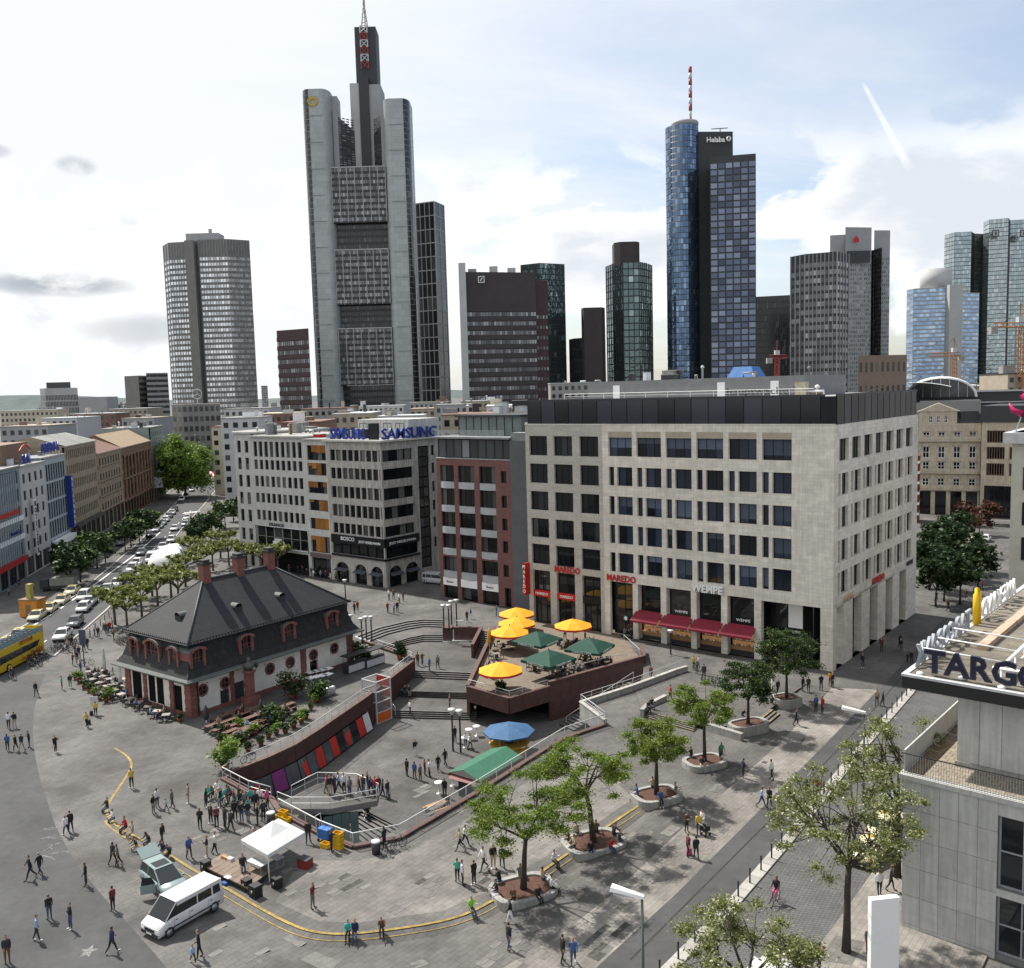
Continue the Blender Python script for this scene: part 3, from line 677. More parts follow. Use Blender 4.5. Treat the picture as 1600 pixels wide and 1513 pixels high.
  if i >= 3:
   mb = MB(); mb.box(x0, 2.4, 4.4, x1, 2.5, 7.2, m_ochre); mb.obj('painted_interior_glow', t)  # ochre board whose colour stands in for a lit shop interior
 for a, b in ((32.4, 35.5), (36.75, 39.95), (41.1, 44.3)):
  window(t, F, X(b)+.05, 4.9, X(a)-.05, 7.8, m_frame, gshop, n=2, fr=.14, dep=.5, name='shop_window')
  window(t, F, X(b)+.05, .05, X(a)-.05, 4.0, m_frame, gshop, n=3, fr=.12, dep=.6, name='shop_window')
  mb = MB(); mb.box(X(b)+.05, .05, 4.0, X(a)-.05, .4, 4.9, m_sred if a > 36 else m_frame); mb.obj('fascia_board', t)
 # wide corner opening: glazed shop set back
 window(t, F, X(8.8), 3.6, X(4.6), 7.4, m_frame, gshop, n=2, fr=.1, dep=3.0, name='shop_window'); window(t, F, X(8.8), .1, X(3.4), 3.1, m_frame, gshop, n=4, fr=.1, dep=3.0, name='shop_window')
 mb = MB(); mb.box(X(6.5), 2.7, 3.9, X(4.7), 2.85, 7.2, m_swhite); mb.obj('advert_panel', t, label='pale poster in the corner shop window')
 # lettering
 text('MAREDO', m_sred, 1.25, t, (X(38.0), -.12, 8.0), bold=.03, width=4.4); text('MAREDO', m_sred, 1.25, t, (X(29.0), -.12, 7.72), bold=.03, width=4.6)
 text('MAREDO', m_swhite, .55, t, (X(42.7), .02, 4.25)); text('MAREDO', m_swhite, .55, t, (X(38.3), .02, 4.25))
 text('STARBUCKS', m_swhite, .5, t, (X(33.95), .3, 4.45), width=2.5); text('COFFEE', m_swhite, .5, t, (X(33.95), .3, 4.02))
 text('WEMPE', m_swhite, 1.35, t, (X(16.0), -.3, 7.72), bold=.03, width=4.3, depth=.35)
 for s in (20.2, 11.5): text('WEMPE', m_swhite, .5, t, (X(s), .55, 4.35), width=1.9)
 text('WEMPE', m_swhite, .5, t, (X(5.9), 2.6, 3.25), width=2)
 text('WEMPE', mat('warm_letter', (.6, .42, .25), .5, 0), 1.0, t, (W_+.12, 5.2, 7.72), rz=Q, width=3.6); text('MAREDO', m_sred, 1.15, t, (W_+.12, 16.5, 7.9), rz=Q, bold=.03, width=4.8); text('WEMPE', m_dmetal, .9, t, (W_+.12, 30.6, 7.8), rz=Q, width=3.2)
 mb = MB(); mb.box(-.05, -1.25, 4.2, .25, -.05, 8.9, m_sred); mb.obj('blade_sign', t)
 for i, ch in enumerate('MAREDO'): text(ch, m_swhite, .72, t, (.1, -1.28, 8.15-i*.72), depth=.05)
 # green round emblem of the coffee shop
 mb = MB(); n = 20; mb.add([(.45*math.cos(6.2832*k/n), 0, .45*math.sin(6.2832*k/n)) for k in range(n)], [tuple(range(n))[::-1]], mat('emblem_green', (.01, .10, .05), .5, 0)); mb.add([(.26*math.cos(6.2832*k/n), -.01, .26*math.sin(6.2832*k/n)) for k in range(n)], [tuple(range(n))[::-1]], m_swhite)
 mb.obj('round_emblem', t, (X(29.0), .95, 2.4), rot=None)
 # stone blind boxes above the top row
 for k in range(6):
  s0 = 5.05+4.4*k; mb = MB(); mb.box(X(s0+3.7)+.02, -.02, 27.45, X(s0)-.02, .01, 28.2, mat('tan_stone', (.36, .31, .24), .8, .15, 1)); mb.obj('blind_box', t)
 # dark glass attic: panels along front and side, roof, plant storey
 mb = MB(); mb.prism([(.3, .3), (W_-1.2, .3), (W_+.0-.25, 1.2), (W_-.25, D_-.2), (.3, D_-.2)], 29.1, 32.4, m_frame, mtop=m_gravel); mb.obj('attic', t)
 pm = MB().box(.02, -.06, 0, 2.28, 0, 3.25, g_attic).mesh('attic_panel')
 for k in range(18): inst(pm, 'attic_panel', t, (.5+k*2.38, .29, 29.15))
 for k in range(13): inst(pm, 'attic_panel', t, (W_-.24, 1.4+k*2.48, 29.15), Q)
 mb = MB(); mb.box(0, 0, 29.1, .3, D_, 29.4, m_lime); mb.box(-.05, -.05, 29.1, W_+.05, .26, 29.22, m_lime); mb.box(.25, .2, 32.4, W_-1.2, .32, 32.65, m_dmetal); mb.box(W_-.3, 1.2, 32.4, W_-.2, D_, 32.65, m_dmetal); mb.obj('parapet', t)
 mb = MB(); mb.box(5, 9, 32.4, W_-7, 24, 35.0, mat('plant_cladding', (.2, .205, .21), .7, .1, 1, brick=(60, .3, .02, .8))); mb.obj('plant_room', t)
 for x in (9.5, 26, 33.5): mb = MB(); mb.box(x, 8.93, 32.4, x+1.1, 9, 34.4, m_white); mb.obj('door', t)
 text('hauptwache 7', m_dmetal, 1.25, t, (W_-10.6, 4.2, 32.75), depth=.15, width=9.5)
 for z in (33.0, 33.35): mb = MB(); mb.tube([(6, 1.6, z), (W_-3, 1.6, z)], .03, m_swhite, 5); mb.obj('rail', t)
 for k in range(12): mb = MB(); mb.tube([(6+k*3.3, 1.6, 32.4), (6+k*3.3, 1.6, 33.4)], .03, m_swhite, 5); mb.obj('rail_post', t)
 roof_kit(t, 6, 10, W_-9, 22, 35.0, 12, 5, RK, .8); roof_kit(t, W_-6, 3, W_-2, 8, 32.4, 4, 8, [m_cream, m_white, m_brn])
 mb = MB(); mb.prism([(-2, -2), (2, -2), (2, 2), (-2, 2)], 0, 1.5, mat('blue_roof_cover', (.05, .16, .40), .6, .2, 2), [(-1.3, -1.3), (1.3, -1.3), (1.3, 1.3), (-1.3, 1.3)], m_dmetal); mb.obj('cooling_unit', t, (27, 16, 35.0))
corner_block()

# ------------------------------------------------------------------ red sandstone house and the grey party wall next to it
def red_house():
 c = G(804, 950); rz = RAD(141.3-180); W_, D_ = 15.8, 22.
 o = c.xy - Vector((math.cos(rz), math.sin(rz)))*W_
 t = thing('red_shop_house', 'narrow red sandstone house with grey balcony bands and glazed attic', 'building', (o.x, o.y, 0), rz)
 m_rs = mat('red_sandstone', (.165, .078, .07), .8, .18, 1.5, brick=(.8, .3, .012, .75)); m_band = mat('grey_band', (.36, .38, .39), .6, .12, 1)
 g = glass('red_house_glass', (.009, .010, .010), (.1, .1, .095), .3, isl=False, spec=.4)
 F = FM(); ops = []; cols = [(.8, 3.85), (4.75, 8.2), (9.3, 12.65)]; zs = [(19.5, 22.2), (15.6, 18.4), (12.0, 14.5), (8.4, 10.8), (4.6, 7.0)]
 for x0, x1 in cols:
  for a, b in zs: ops.append((x0, a-1.1, x1, b))
  ops.append((x0, 0, x1, 3.3))
 sm_ = [(13.75, a+.2, 14.85, a+2.1) for a, b in zs]
 mb = MB(); fac_mesh(mb, W_, 0, 23.4, ops+sm_+[(13.9, 0, 15.2, 3)], m_rs, .5); mb.obj('front_wall', t)
 for x0, x1 in cols:
  for a, b in zs:
   window(t, F, x0, a, x1, b, m_frame, g, n=3, fr=.07, dep=.45)
   mb = MB(); n = 7
   for k in range(n):
    u0, u1 = k/n, (k+1)/n; f = lambda u: .02-.35*math.sin(math.pi*u); xa, xb = x0+.03+(x1-x0-.06)*u0, x0+.03+(x1-x0-.06)*u1
    mb.add([(xa, f(u0), a-1.08), (xb, f(u1), a-1.08), (xb, f(u1), a-.02), (xa, f(u0), a-.02), (xa, .4, a-.02), (xb, .4, a-.02)], [(0,1,2,3), (3,2,5,4)], m_band)
   mb.obj('balcony_band', t)
  mb = MB(); mb.box(x0+.02, .1, 1.9+1.45, x1-.02, .15, 3.45, m_band); mb.box(x0-.02, -.12, 2.15, x1+.02, -.02, 3.45, m_swhite); mb.obj('fascia_board', t)
  if x0 != 4.75: text('Bucher', mat('sign_black', (.02, .02, .02), .5, 0), .55, t, ((x0+x1)/2, -.15, 2.6), depth=.03)
  window(t, F, x0, .1, x1, 2.1, m_frame, g, n=2, fr=.07, dep=.5, name='shop_window')
 for w in sm_: window(t, F, *w, m_frame, g_dark, n=1, fr=.08, dep=.4)
 window(t, F, 13.9, 0, 15.2, 3, m_frame, g_dark, dep=.5, name='door')
 mb = MB(); mb.box(.02, .5, 0, W_-.02, D_, 23.4, m_dark); mb.obj('core', t)
 mb = MB(); mb.box(0, .52, 23.4, W_, 8, 26.6, m_frame); mb.box(-.1, -.1, 23.3, W_+.1, .55, 23.42, m_band); mb.obj('attic', t)
 for k in range(9): window(t, F, .2+k*1.72, 23.5, 1.85+k*1.72, 26.4, m_dmetal, glass('attic_glass2', (.05, .06, .065), (.3, .31, .32), .35, isl=False), n=1, fr=.08, dep=.55)
 mb = MB(); mb.box(-.4, -.6, 26.6, W_+.3, D_, 26.9, m_rgrey); mb.box(2.5, 3, 26.9, W_, 14, 30, mat('green_grey_glass', (.13, .16, .16), .3, .15, .8)); mb.box(2.2, 2.4, 30, W_+.3, 14.4, 30.3, m_dmetal); mb.obj('roof', t)
 for k in range(11): mb = MB(); mb.box(.2+k*1.35, -.35, 27, 1.45+k*1.35, -.32, 28, m_railg); mb.obj('glass_railing', t)
 for k in range(8): mb = MB(); mb.box(2.6+k*1.62, 2.9, 27.0, 2.7+k*1.62, 2.98, 30, m_dmetal); mb.obj('mullion', t)
 roof_kit(t, 2, 4, 14, 20, 30.3, 8, 21, RK)
 # party wall strip towards the limestone block
 e = Vector((math.cos(rz), math.sin(rz))); q = o + e*(W_+.05)
 t2 = thing('party_wall_block', 'windowless dark grey wall strip between the red house and the limestone block', 'building', (q.x, q.y, 0), rz)
 mb = MB(); mb.box(0, -.2, 0, 3.5, 20, 26.4, mat('slate_cladding', (.105, .11, .12), .75, .08, 1, brick=(3, 1.2, .01, .85))); mb.obj('wall', t2)
 mb = MB(); mb.box(.1, 0, 26.4, 3.4, 19, 27.6, m_rgrey); mb.obj('roof_parapet', t2)
red_house()

# ------------------------------------------------------------------ corner shop building with roof lettering
def sign_house():
 c = G(604, 919); rz = RAD(141.3-180); e = Vector((math.cos(rz), math.sin(rz)))
 g = glass('shop_house_glass', (.010, .012, .014), (.15, .15, .14), .35, isl=False, spec=.4)
 m_trav = mat('stained_travertine', (.37, .35, .315), .85, .18, 1.2, .1, streak=.38); m_wht = mat('white_render', (.47, .46, .435), .85, .1, 1, streak=.2)
 m_or = mat('orange_blind', (.26, .105, .02), .8, .15, 2, obr=.3)
 W_ = 14.4; o = c.xy - e*W_; D_ = 15.
 t = thing('corner_shop_building', 'stained grey travertine corner building with window bands and arched ground floor', 'building', (o.x, o.y, 0), rz)
 F, Fs = FM(), FM(W_, 0, Q); rows = [(22.3, 24.3), (19.0, 21.0), (15.5, 17.6), (12.1, 14.3), (8.95, 10.85)]
 ops = [(.9, a, W_-.35, b) for a, b in rows] + [(.5, 5.1, W_-.05, 7.2)]
 arch = [(1.2, 4.6), (6.3, 9.4), (10.6, 13.6)]
 mb = MB(); fac_mesh(mb, W_, 0, 25.8, ops+[(a, 0, b, 3.6) for a, b in arch], m_trav, .35); mb.obj('front_wall', t)
 sops = [(.3, a, 7.7, b) for a, b in rows] + [(.05, 5.1, 8.4, 7.2)]; sar = [(.9, 4.0), (5.0, 8.2)]
 mb = MB(Fs); fac_mesh(mb, D_, 0, 25.8, sops+[(a, 0, b, 3.6) for a, b in sar]+[(9.1, 2, 12.0, 24.5)]+[(12.6, z, 13.4, z+1.9) for z in (5.5, 9.2, 12.4, 15.9, 19.3, 22.6)], m_trav, .35); mb.obj('side_wall', t)
 for a, b in rows:
  for k in range(8): window(t, F, .95+k*1.6, a+.02, .95+k*1.6+1.3, b-.02, m_frame, g, n=1, fr=.06, dep=.33)
  for k in range(9): mb = MB(); mb.box(.62+k*1.6, .02, a, .92+k*1.6, .34, b, m_trav); mb.obj('pier', t)
  for k in range(4): window(t, Fs, .35+k*1.84, a+.02, .35+k*1.84+1.65, b-.02, m_frame, g, n=1, fr=.07, dep=.33)
 for k in range(6): window(t, F, .6+k*2.3, 5.15, .6+k*2.3+2.1, 7.15, m_frame, g_dark, n=1, fr=.1, dep=.3, name='shop_window')
 for k in range(4): window(t, Fs, .15+k*2.05, 5.15, .15+k*2.05+1.95, 7.15, m_frame, g_dark, n=1, fr=.1, dep=.3, name='shop_window')
 mb = MB(); mb.box(.4, -.25, 7.2, W_+.25, -.02, 8.7, m_frame); mb.box(W_+.02, -.25, 7.2, W_+.25, 8.5, 8.7, m_frame); mb.box(.4, -.3, 4.75, W_+.3, -.02, 5.1, m_frame); mb.box(W_+.02, -.3, 4.75, W_+.3, 8.5, 5.1, m_frame); mb.obj('fascia_board', t)
 text('BOSCO', m_swhite, 1.0, t, (5.0, -.3, 7.75), width=3.6); text('JOST HESSELMANN', m_swhite, .62, t, (10.8, -.3, 7.6), width=5.6); text('JOST HESSELMANN', m_swhite, .62, t, (W_+.3, 4.2, 7.6), rz=Q, width=6.6)
 for k in range(12): window(t, Fs, 9.15, 2.1+k*1.86, 11.95, 2.1+k*1.86+1.75, m_frame, g_dark, n=2, fr=.07, dep=.3, name='stair_window')
 for z in (5.5, 9.2, 12.4, 15.9, 19.3, 22.6): window(t, Fs, 12.6, z, 13.4, z+1.9, m_frame, g_dark, dep=.3)
 def arch_head(Fm, a, b):
  mb = MB(Fm); n = 8; r = (b-a)/2; cx = (a+b)/2; z0 = 2.4
  for k in range(n):
   t0, t1 = math.pi*k/n, math.pi*(k+1)/n
   p, q_ = (cx-r*math.cos(t0), z0+1.2*math.sin(t0)), (cx-r*math.cos(t1), z0+1.2*math.sin(t1))
   mb.add([(p[0], .01, p[1]), (q_[0], .01, q_[1]), (q_[0], .01, 3.6), (p[0], .01, 3.6), (p[0], .3, p[1]), (q_[0], .3, q_[1])], [(0,1,2,3), (0,4,5,1)], m_trav)
  mb.obj('arch', t)
  window(t, Fm, a+.02, 0, b-.02, 3.5, m_frame, g_dark, n=2, rows=2, dep=.6, name='shop_window')
  mb = MB(Fm); mb.add([(a, .2, 2.5), (b, .2, 2.5), (b, -.8, 2.05), (a, -.8, 2.05)], [(0,3,2,1), (0,1,2,3)], mat('shop_awning', (.05, .055, .075), .8, .1, 2)); mb.obj('awning', t)
 for a, b in arch: arch_head(F, a, b)
 for a, b in sar: arch_head(Fs, a, b)
 mb = MB(); mb.box(.05, .7, 0, W_-.7, D_, 25.7, m_dark); mb.prism([(-.5, -.7), (W_+.7, -.7), (W_+.7, D_), (-.5, D_)], 25.8, 26.1, m_wht, mtop=m_gravel); mb.obj('roof', t)
 # second roof storey and the two big blue words
 mb = MB(); mb.box(1, 7, 26.1, W_, 15, 29.5, m_wht); mb.obj('roof_storey', t)
 for k in range(4): window(t, FM(0, 7, 0), 1.5+k*3.2, 27, 3.6+k*3.2, 28.8, m_frame, g_dark, n=2, dep=.05)
 text('SAMSUNG', m_sblue, 2.7, t, (4.6, 1.2, 26.2), depth=.3, bold=.05, width=9.4); text('SAMSUNG', m_sblue, 2.7, t, (W_+.1, 7.2, 26.2), rz=Q*.92, depth=.3, bold=.05, width=12.5)
 mb = MB(); mb.box(9.8, 1.5, 26.1, 12.2, 1.8, 29.0, m_frame); mb.obj('sign_frame', t)
 roof_kit(t, 1, 2, W_-1, 14, 26.1, 6, 3, RK)
 # middle slice with orange sun blinds
 W2 = 6.2; o2 = o - e*W2
 t2 = thing('blind_house', 'slim white building slice with orange sun blinds beside the stained corner building', 'building', (o2.x, o2.y, 0), rz)
 r2 = [(22.2, 25.0), (19.4, 21.7), (16.0, 18.2), (12.7, 14.8), (9.2, 11.3), (4.8, 7.9)]
 mb = MB(); fac_mesh(mb, W2, 0, 26.0, [(.5, a, W2-.3, b) for a, b in r2]+[(.4, 0, W2-.3, 3.8)], m_wht, .4); mb.obj('front_wall', t2)
 for i, (a, b) in enumerate(r2):
  for k in range(4):
   x0 = .52+k*1.34; window(t2, F, x0, a, x0+1.32, b, m_frame, g, fr=.05, dep=.4)
   hb = (b-a)*random.choice((.25, .45, .5, .95)) if (i+k) % 4 else .3
   if hb > .35: mb = MB(); mb.box(x0+.02, -.05 if i < 2 else .1, b-hb, x0+1.3, .14, b-.02, m_or); mb.obj('sun_blind', t2)
 window(t2, F, .4, 0, W2-.3, 3.8, m_frame, g_dark, n=3, dep=.5, name='shop_window')
 mb = MB(); mb.box(.3, -.2, 3.9, W2-.1, -.02, 4.7, mat('brown_fascia', (.13, .09, .09), .6, .1, 2)); mb.obj('fascia_board', t2); mb = MB(); mb.box(0, .6, 0, W2, 15, 26, m_dark); mb.prism([(-.2, -.5), (W2, -.5), (W2, 15), (-.2, 15)], 26.0, 26.25, m_wht, mtop=m_gravel); mb.obj('roof', t2)
 roof_kit(t2, .5, 2, 5.5, 13, 26.25, 4, 31, [m_sred, m_rgrey, m_conc])
 # white grid front with a big display window
 W3 = 16.6; o3 = o2 - e*W3
 t3 = thing('white_grid_house', 'white building with rows of narrow windows above a big picture window', 'building', (o3.x, o3.y, 0), rz)
 r3 = [(22.5, 25.5), (20.0, 21.9), (16.6, 18.7), (13.4, 15.3), (9.9, 11.9)]
 mb = MB(); fac_mesh(mb, W3, 0, 26.4, [(.7+k*1.72, a, 1.85+k*1.72, b) for k in range(9) for a, b in r3]+[(.4, 4.6, W3-.3, 8.7), (.5, 0, W3-.5, 4.0)], m_wht, .35); mb.obj('front_wall', t3)
 for a, b in r3:
  for k in range(9): window(t3, F, .7+k*1.72, a, 1.85+k*1.72, b, m_frame, g, fr=.06, dep=.33)
 for k in range(6): window(t3, F, .4+k*2.65, 4.6, 3.05+k*2.65, 8.7, m_steel, g_dark, fr=.09, rows=2, dep=.3, name='shop_window')
 for k in range(5): window(t3, F, .5+k*3.1, 0, 3.6+k*3.1, 3.9, m_frame, g_dark, fr=.09, n=2, dep=1.2, name='shop_window')
 mb = MB(); mb.tube([(.3, -.15, 4.55), (W3-.2, -.15, 4.55), (W3-.2, -.15, 8.75), (.3, -.15, 8.75), (.3, -.15, 4.55)], .12, m_steel, 6); mb.obj('display_frame', t3)
 mb = MB(); mb.box(5.2, .15, 5.3, 8.8, .2, 5.9, m_swhite); mb.box(5.8, .15, 5.9, 8.0, .2, 6.4, m_swhite); mb.obj('display_poster', t3)
 text('PRANGE', m_dmetal, 1.0, t3, (7.0, -.15, 8.85), width=4.6)
 mb = MB(); mb.box(0, .6, 0, W3, 15, 26.3, m_dark); mb.prism([(-.3, -.6), (W3, -.6), (W3, 15), (-.3, 15)], 26.4, 26.7, m_wht, mtop=m_gravel); mb.obj('roof', t3)
 roof_kit(t3, 1, 2, 15, 14, 26.7, 9, 41, RK+[m_brn], 1.3)
 # rounded end towards the boulevard
 W4 = 8.2; o4 = o3 - e*W4
 t4 = thing('rounded_end_house', 'pale rounded end building with tall single windows by the boulevard', 'building', (o4.x, o4.y, 0), rz)
 F4 = [(FM(2.6, 0, 0), 5.6), (FM(0, 1.9, RAD(-36)), 3.2)]
 for Fm, ww in F4:
  n = 2 if ww > 4 else 1; op = [(.9+k*2.5, z, 2.1+k*2.5, z+2.4) for k in range(n) for z in (5.5, 9.3, 12.8, 16.3, 19.8, 23.2)]+[(.9+k*2.5, .2, 2.2+k*2.5, 4) for k in range(n)]
  mb = MB(Fm); fac_mesh(mb, ww, 0, 27, op, m_wht, .35); mb.obj('front_wall', t4)
  for q in op: window(t4, Fm, *q, m_frame, g, fr=.07, dep=.33, rows=2)
 mb = MB(); mb.prism([(2.6, .6), (8.2, .6), (8.2, 20), (-3, 20), (-3, 8), (.3, 2.3)], 0, 26.9, m_wht); mb.prism([(2.5, -.4), (8.3, -.4), (8.3, 20), (-3.4, 20), (-3.4, 8), (-.3, 1.6)], 27, 27.35, m_wht, mtop=m_gravel); mb.obj('roof', t4)
 roof_kit(t4, 0, 4, 7, 18, 27.35, 4, 51, RK)
sign_house()
def PH(P, ang, px, py):
 """sight line meets the vertical plane through P running at angle ang: (distance along, height)"""
 v = Vector((math.cos(ang), math.sin(ang), 0)); n = Vector((-v.y, v.x, 0)); d = ray(px, py); P = Vector((P[0], P[1], 0))
 t = (P-CAMP).dot(n)/d.dot(n); q = CAMP+d*t; return (q-P).dot(v), q.z
# ------------------------------------------------------------------ the old guard house, now a cafe
def guard_house():
 k = G(300, 1122); rz = RAD(53.3); L_, D_ = 23.6, 12.3; v = Vector((-math.sin(rz), math.cos(rz)))
 t = thing('guard_house_cafe', 'old baroque guard house cafe with steep slate mansard roof and red sandstone trim', 'building', (k.x, k.y, 0), rz)
 m_pl = mat('cream_plaster', (.66, .625, .56), .85, .1, 1, fine=.06); m_rs = mat('red_sandstone_trim', (.20, .08, .065), .8, .25, 2.5, brick=(.9, .45, .015, .75))
 m_sl = mat('slate_roof', (.021, .0225, .026), .75, .22, 2, .2, fine=.2, brick=(.42, .26, .02, .66)); m_sl2 = mat('slate_mansard', (.018, .019, .02), .75, .3, 1.4, .2, brick=(.42, .26, .02, .7), streak=.4)
 m_lead = mat('lead_green', (.075, .085, .082), .6, .25, 2); g = g_dark
 F, Fl = FM(), FM(0, D_, -Q)
 ocs = [1.5, 4.4, 7.5, 10.6, 13.6, 17.2, 20.6]; R = .72
 dops = [(3.7, 0, 5.0, 2.0), (5.5, 0, 7.0, 2.3), (16.6, 0, 17.9, 2.0)]
 mb = MB(); fac_mesh(mb, L_, 0, 4.3, dops+[(c-R, 2.65-R, c+R, 2.65+R) for c in ocs if c != 7.5], m_pl, .3); mb.obj('wall', t)
 mb = MB(Fl); lo = [(4.4, .5, 5.7, 3.5), (6.0, .5, 7.3, 3.5), (9.3, 0, 10.7, 3.2), (1.2, 0, 3.0, 3.6)]; fac_mesh(mb, D_, 0, 4.3, lo, m_pl, .3); mb.obj('wall', t)
 mb = MB(); mb.box(.02, .35, 0, L_, D_-.02, 4.3, m_dark); mb.box(L_-.4, .02, 0, L_, D_, 4.3, m_pl); mb.box(.02, D_-.3, 0, L_, D_, 4.29, m_pl); mb.obj('core', t)
 for c in ocs:
  if c == 7.5: continue
  mb = MB(); n = 20
  for i in range(n):
   a0, a1 = 6.2832*i/n, 6.2832*(i+1)/n
   pt = lambda a, r: (c+r*math.cos(a), 2.65+r*math.sin(a))
   def sq(a):
    s_ = R/max(abs(math.cos(a)), abs(math.sin(a))); return (c+s_*math.cos(a), 2.65+s_*math.sin(a))
   p, q, r_, s_ = pt(a0, R*.97), pt(a1, R*.97), sq(a1), sq(a0); mb.add([(*[p[0]], .004, p[1]), (q[0], .004, q[1]), (r_[0], .004, r_[1]), (s_[0], .004, s_[1])], [(0,1,2,3), (3,2,1,0)], m_pl)
   p, q, r_, s_ = pt(a0, R*.74), pt(a1, R*.74), pt(a1, R), pt(a0, R); mb.add([(p[0], -.06, p[1]), (q[0], -.06, q[1]), (r_[0], -.06, r_[1]), (s_[0], -.06, s_[1]), (p[0], .1, p[1]), (q[0], .1, q[1]), (s_[0], .0, s_[1]), (r_[0], .0, r_[1])], [(0,1,2,3), (3,2,1,0), (0,4,5,1), (1,5,4,0), (3,2,7,6)], m_rs)
  w = mb.obj('round_window', t)
  mb = MB(); mb.add([(c+R*.76*math.cos(6.2832*i/n), .09, 2.65+R*.76*math.sin(6.2832*i/n)) for i in range(n)], [tuple(range(n))[::-1], tuple(range(n))], g); mb.obj('pane', w)
  mb = MB(); mb.box(c-.03, .03, 2.65-R*.72, c+.03, .07, 2.65+R*.72, m_rs); mb.box(c-R*.72, .032, 2.62, c+R*.72, .068, 2.68, m_rs); mb.obj('glazing_bar', w)
 for d in dops: window(t, F, *d, m_rs, g, fr=.12, dep=.28, name='door')
 for q in lo: window(t, Fl, *q, m_rs, g, n=2 if q[1] else 1, rows=3 if q[1] else 1, fr=.12, dep=.28, name='window' if q[1] else 'door')
 def pil(x0, y0, x1, y1, nm='pilaster'):
  mb = MB(); z = 0
  for i in range(9): h = .478; mb.box(x0-(.03 if i % 2 else 0), y0-(.03 if i % 2 else 0), z+.012, x1+(.03 if i % 2 else 0), y1, z+h-.012, m_rs); z += h
  mb.obj(nm, t)
 pil(-.12, -.12, .95, .1); pil(5.05, -.14, 5.5, .1); pil(7.0, -.14, 7.9, .1); pil(15.2, -.14, 15.95, .1); pil(L_-.9, -.12, L_+.1, .1)
 for y0, y1 in ((.1, .9), (3.0, 3.7), (8.2, 8.8), (D_-.9, D_+.1)):
  mb = MB(); z = 0
  for i in range(9): h = .478; e = .03 if i % 2 else 0; mb.box(-.12-e, y0-e, z+.012, .1, y1+e, z+h-.012, m_rs); z += h
  mb.obj('pilaster', t)
 mb = MB(); mb.box(-.06, -.06, 0, L_+.05, -.004, .45, m_rs); mb.box(-.06, .0, 0, -.004, D_, .45, m_rs); mb.obj('plinth', t)
 # roof: flared eaves, steep lower slope, upper hipped roof with its own small overhang
 prof = [(-1.15, 4.15), (-.75, 4.45), (-.2, 5.2), (.15, 6.3), (.45, 7.9)]
 rect = lambda d, z: [(d-0, d, z), (L_-d, d, z), (L_-d, D_-d, z), (d, D_-d, z)]
 mb = MB()
 for (d0, z0), (d1, z1) in zip(prof, prof[1:]):
  a, b = rect(d0, z0), rect(d1, z1)
  mb.add(a+b, [(0,1,5,4), (1,2,6,5), (2,3,7,6), (3,0,4,7)], m_sl2 if z0 > 4.4 else m_lead)
 mb.add(rect(-1.15, 4.15)+rect(-.0, 4.12), [(0,4,5,1), (1,5,6,2), (2,6,7,3), (3,7,4,0)], m_dmetal); lower = mb.obj('mansard', t)
 mb = MB(); a = rect(-.12, 7.95); b = [(6.6, D_/2, 13.3), (L_-7.2, D_/2, 13.3)]
 mb.add(a+b, [(0,1,5,4), (1,2,5), (2,3,4,5), (3,0,4)], m_sl); mb.add(rect(-.12, 7.95)+rect(.5, 7.8), [(0,4,5,1), (1,5,6,2), (2,6,7,3), (3,7,4,0)], m_dmetal); up = mb.obj('roof', t)
 mb = MB(); mb.tube([(6.6, D_/2, 13.32), (L_-7.2, D_/2, 13.32)], .14, m_lead, 6)
 for p in rect(-.12, 7.97): mb.tube([p, (6.6 if p[0] < L_/2 else L_-7.2, D_/2, 13.32)], .09, m_lead, 6)
 mb.obj('ridge_cap', up)
 # snow guard: little hooks along the edge
 mb = MB()
 for i in range(60): mb.box(i*.4, -.02, 8.05, i*.4+.1, .05, 8.28, m_dmetal)
 for i in range(32): mb.box(-.02, i*.4, 8.05, .05, i*.4+.1, 8.28, m_dmetal)
 mb.tube([(0, 0, 8.2), (L_, 0, 8.2)], .03, m_dmetal, 5); mb.tube([(0, 0, 8.2), (0, D_, 8.2)], .03, m_dmetal, 5); mb.obj('snow_guard', up, kind='stuff')
 for x in (6.9, 11.6, L_-7.4):
  mb = MB(); mb.box(x-.5, D_/2-.5, 12.4, x+.5, D_/2+.5, 15.0, m_rs); mb.box(x-.62, D_/2-.62, 15, x+.62, D_/2+.62, 15.3, m_dmetal); mb.box(x-.45, D_/2-.45, 15.3, x+.45, D_/2+.45, 15.6, m_dmetal); mb.obj('chimney', up)
 dm = {}
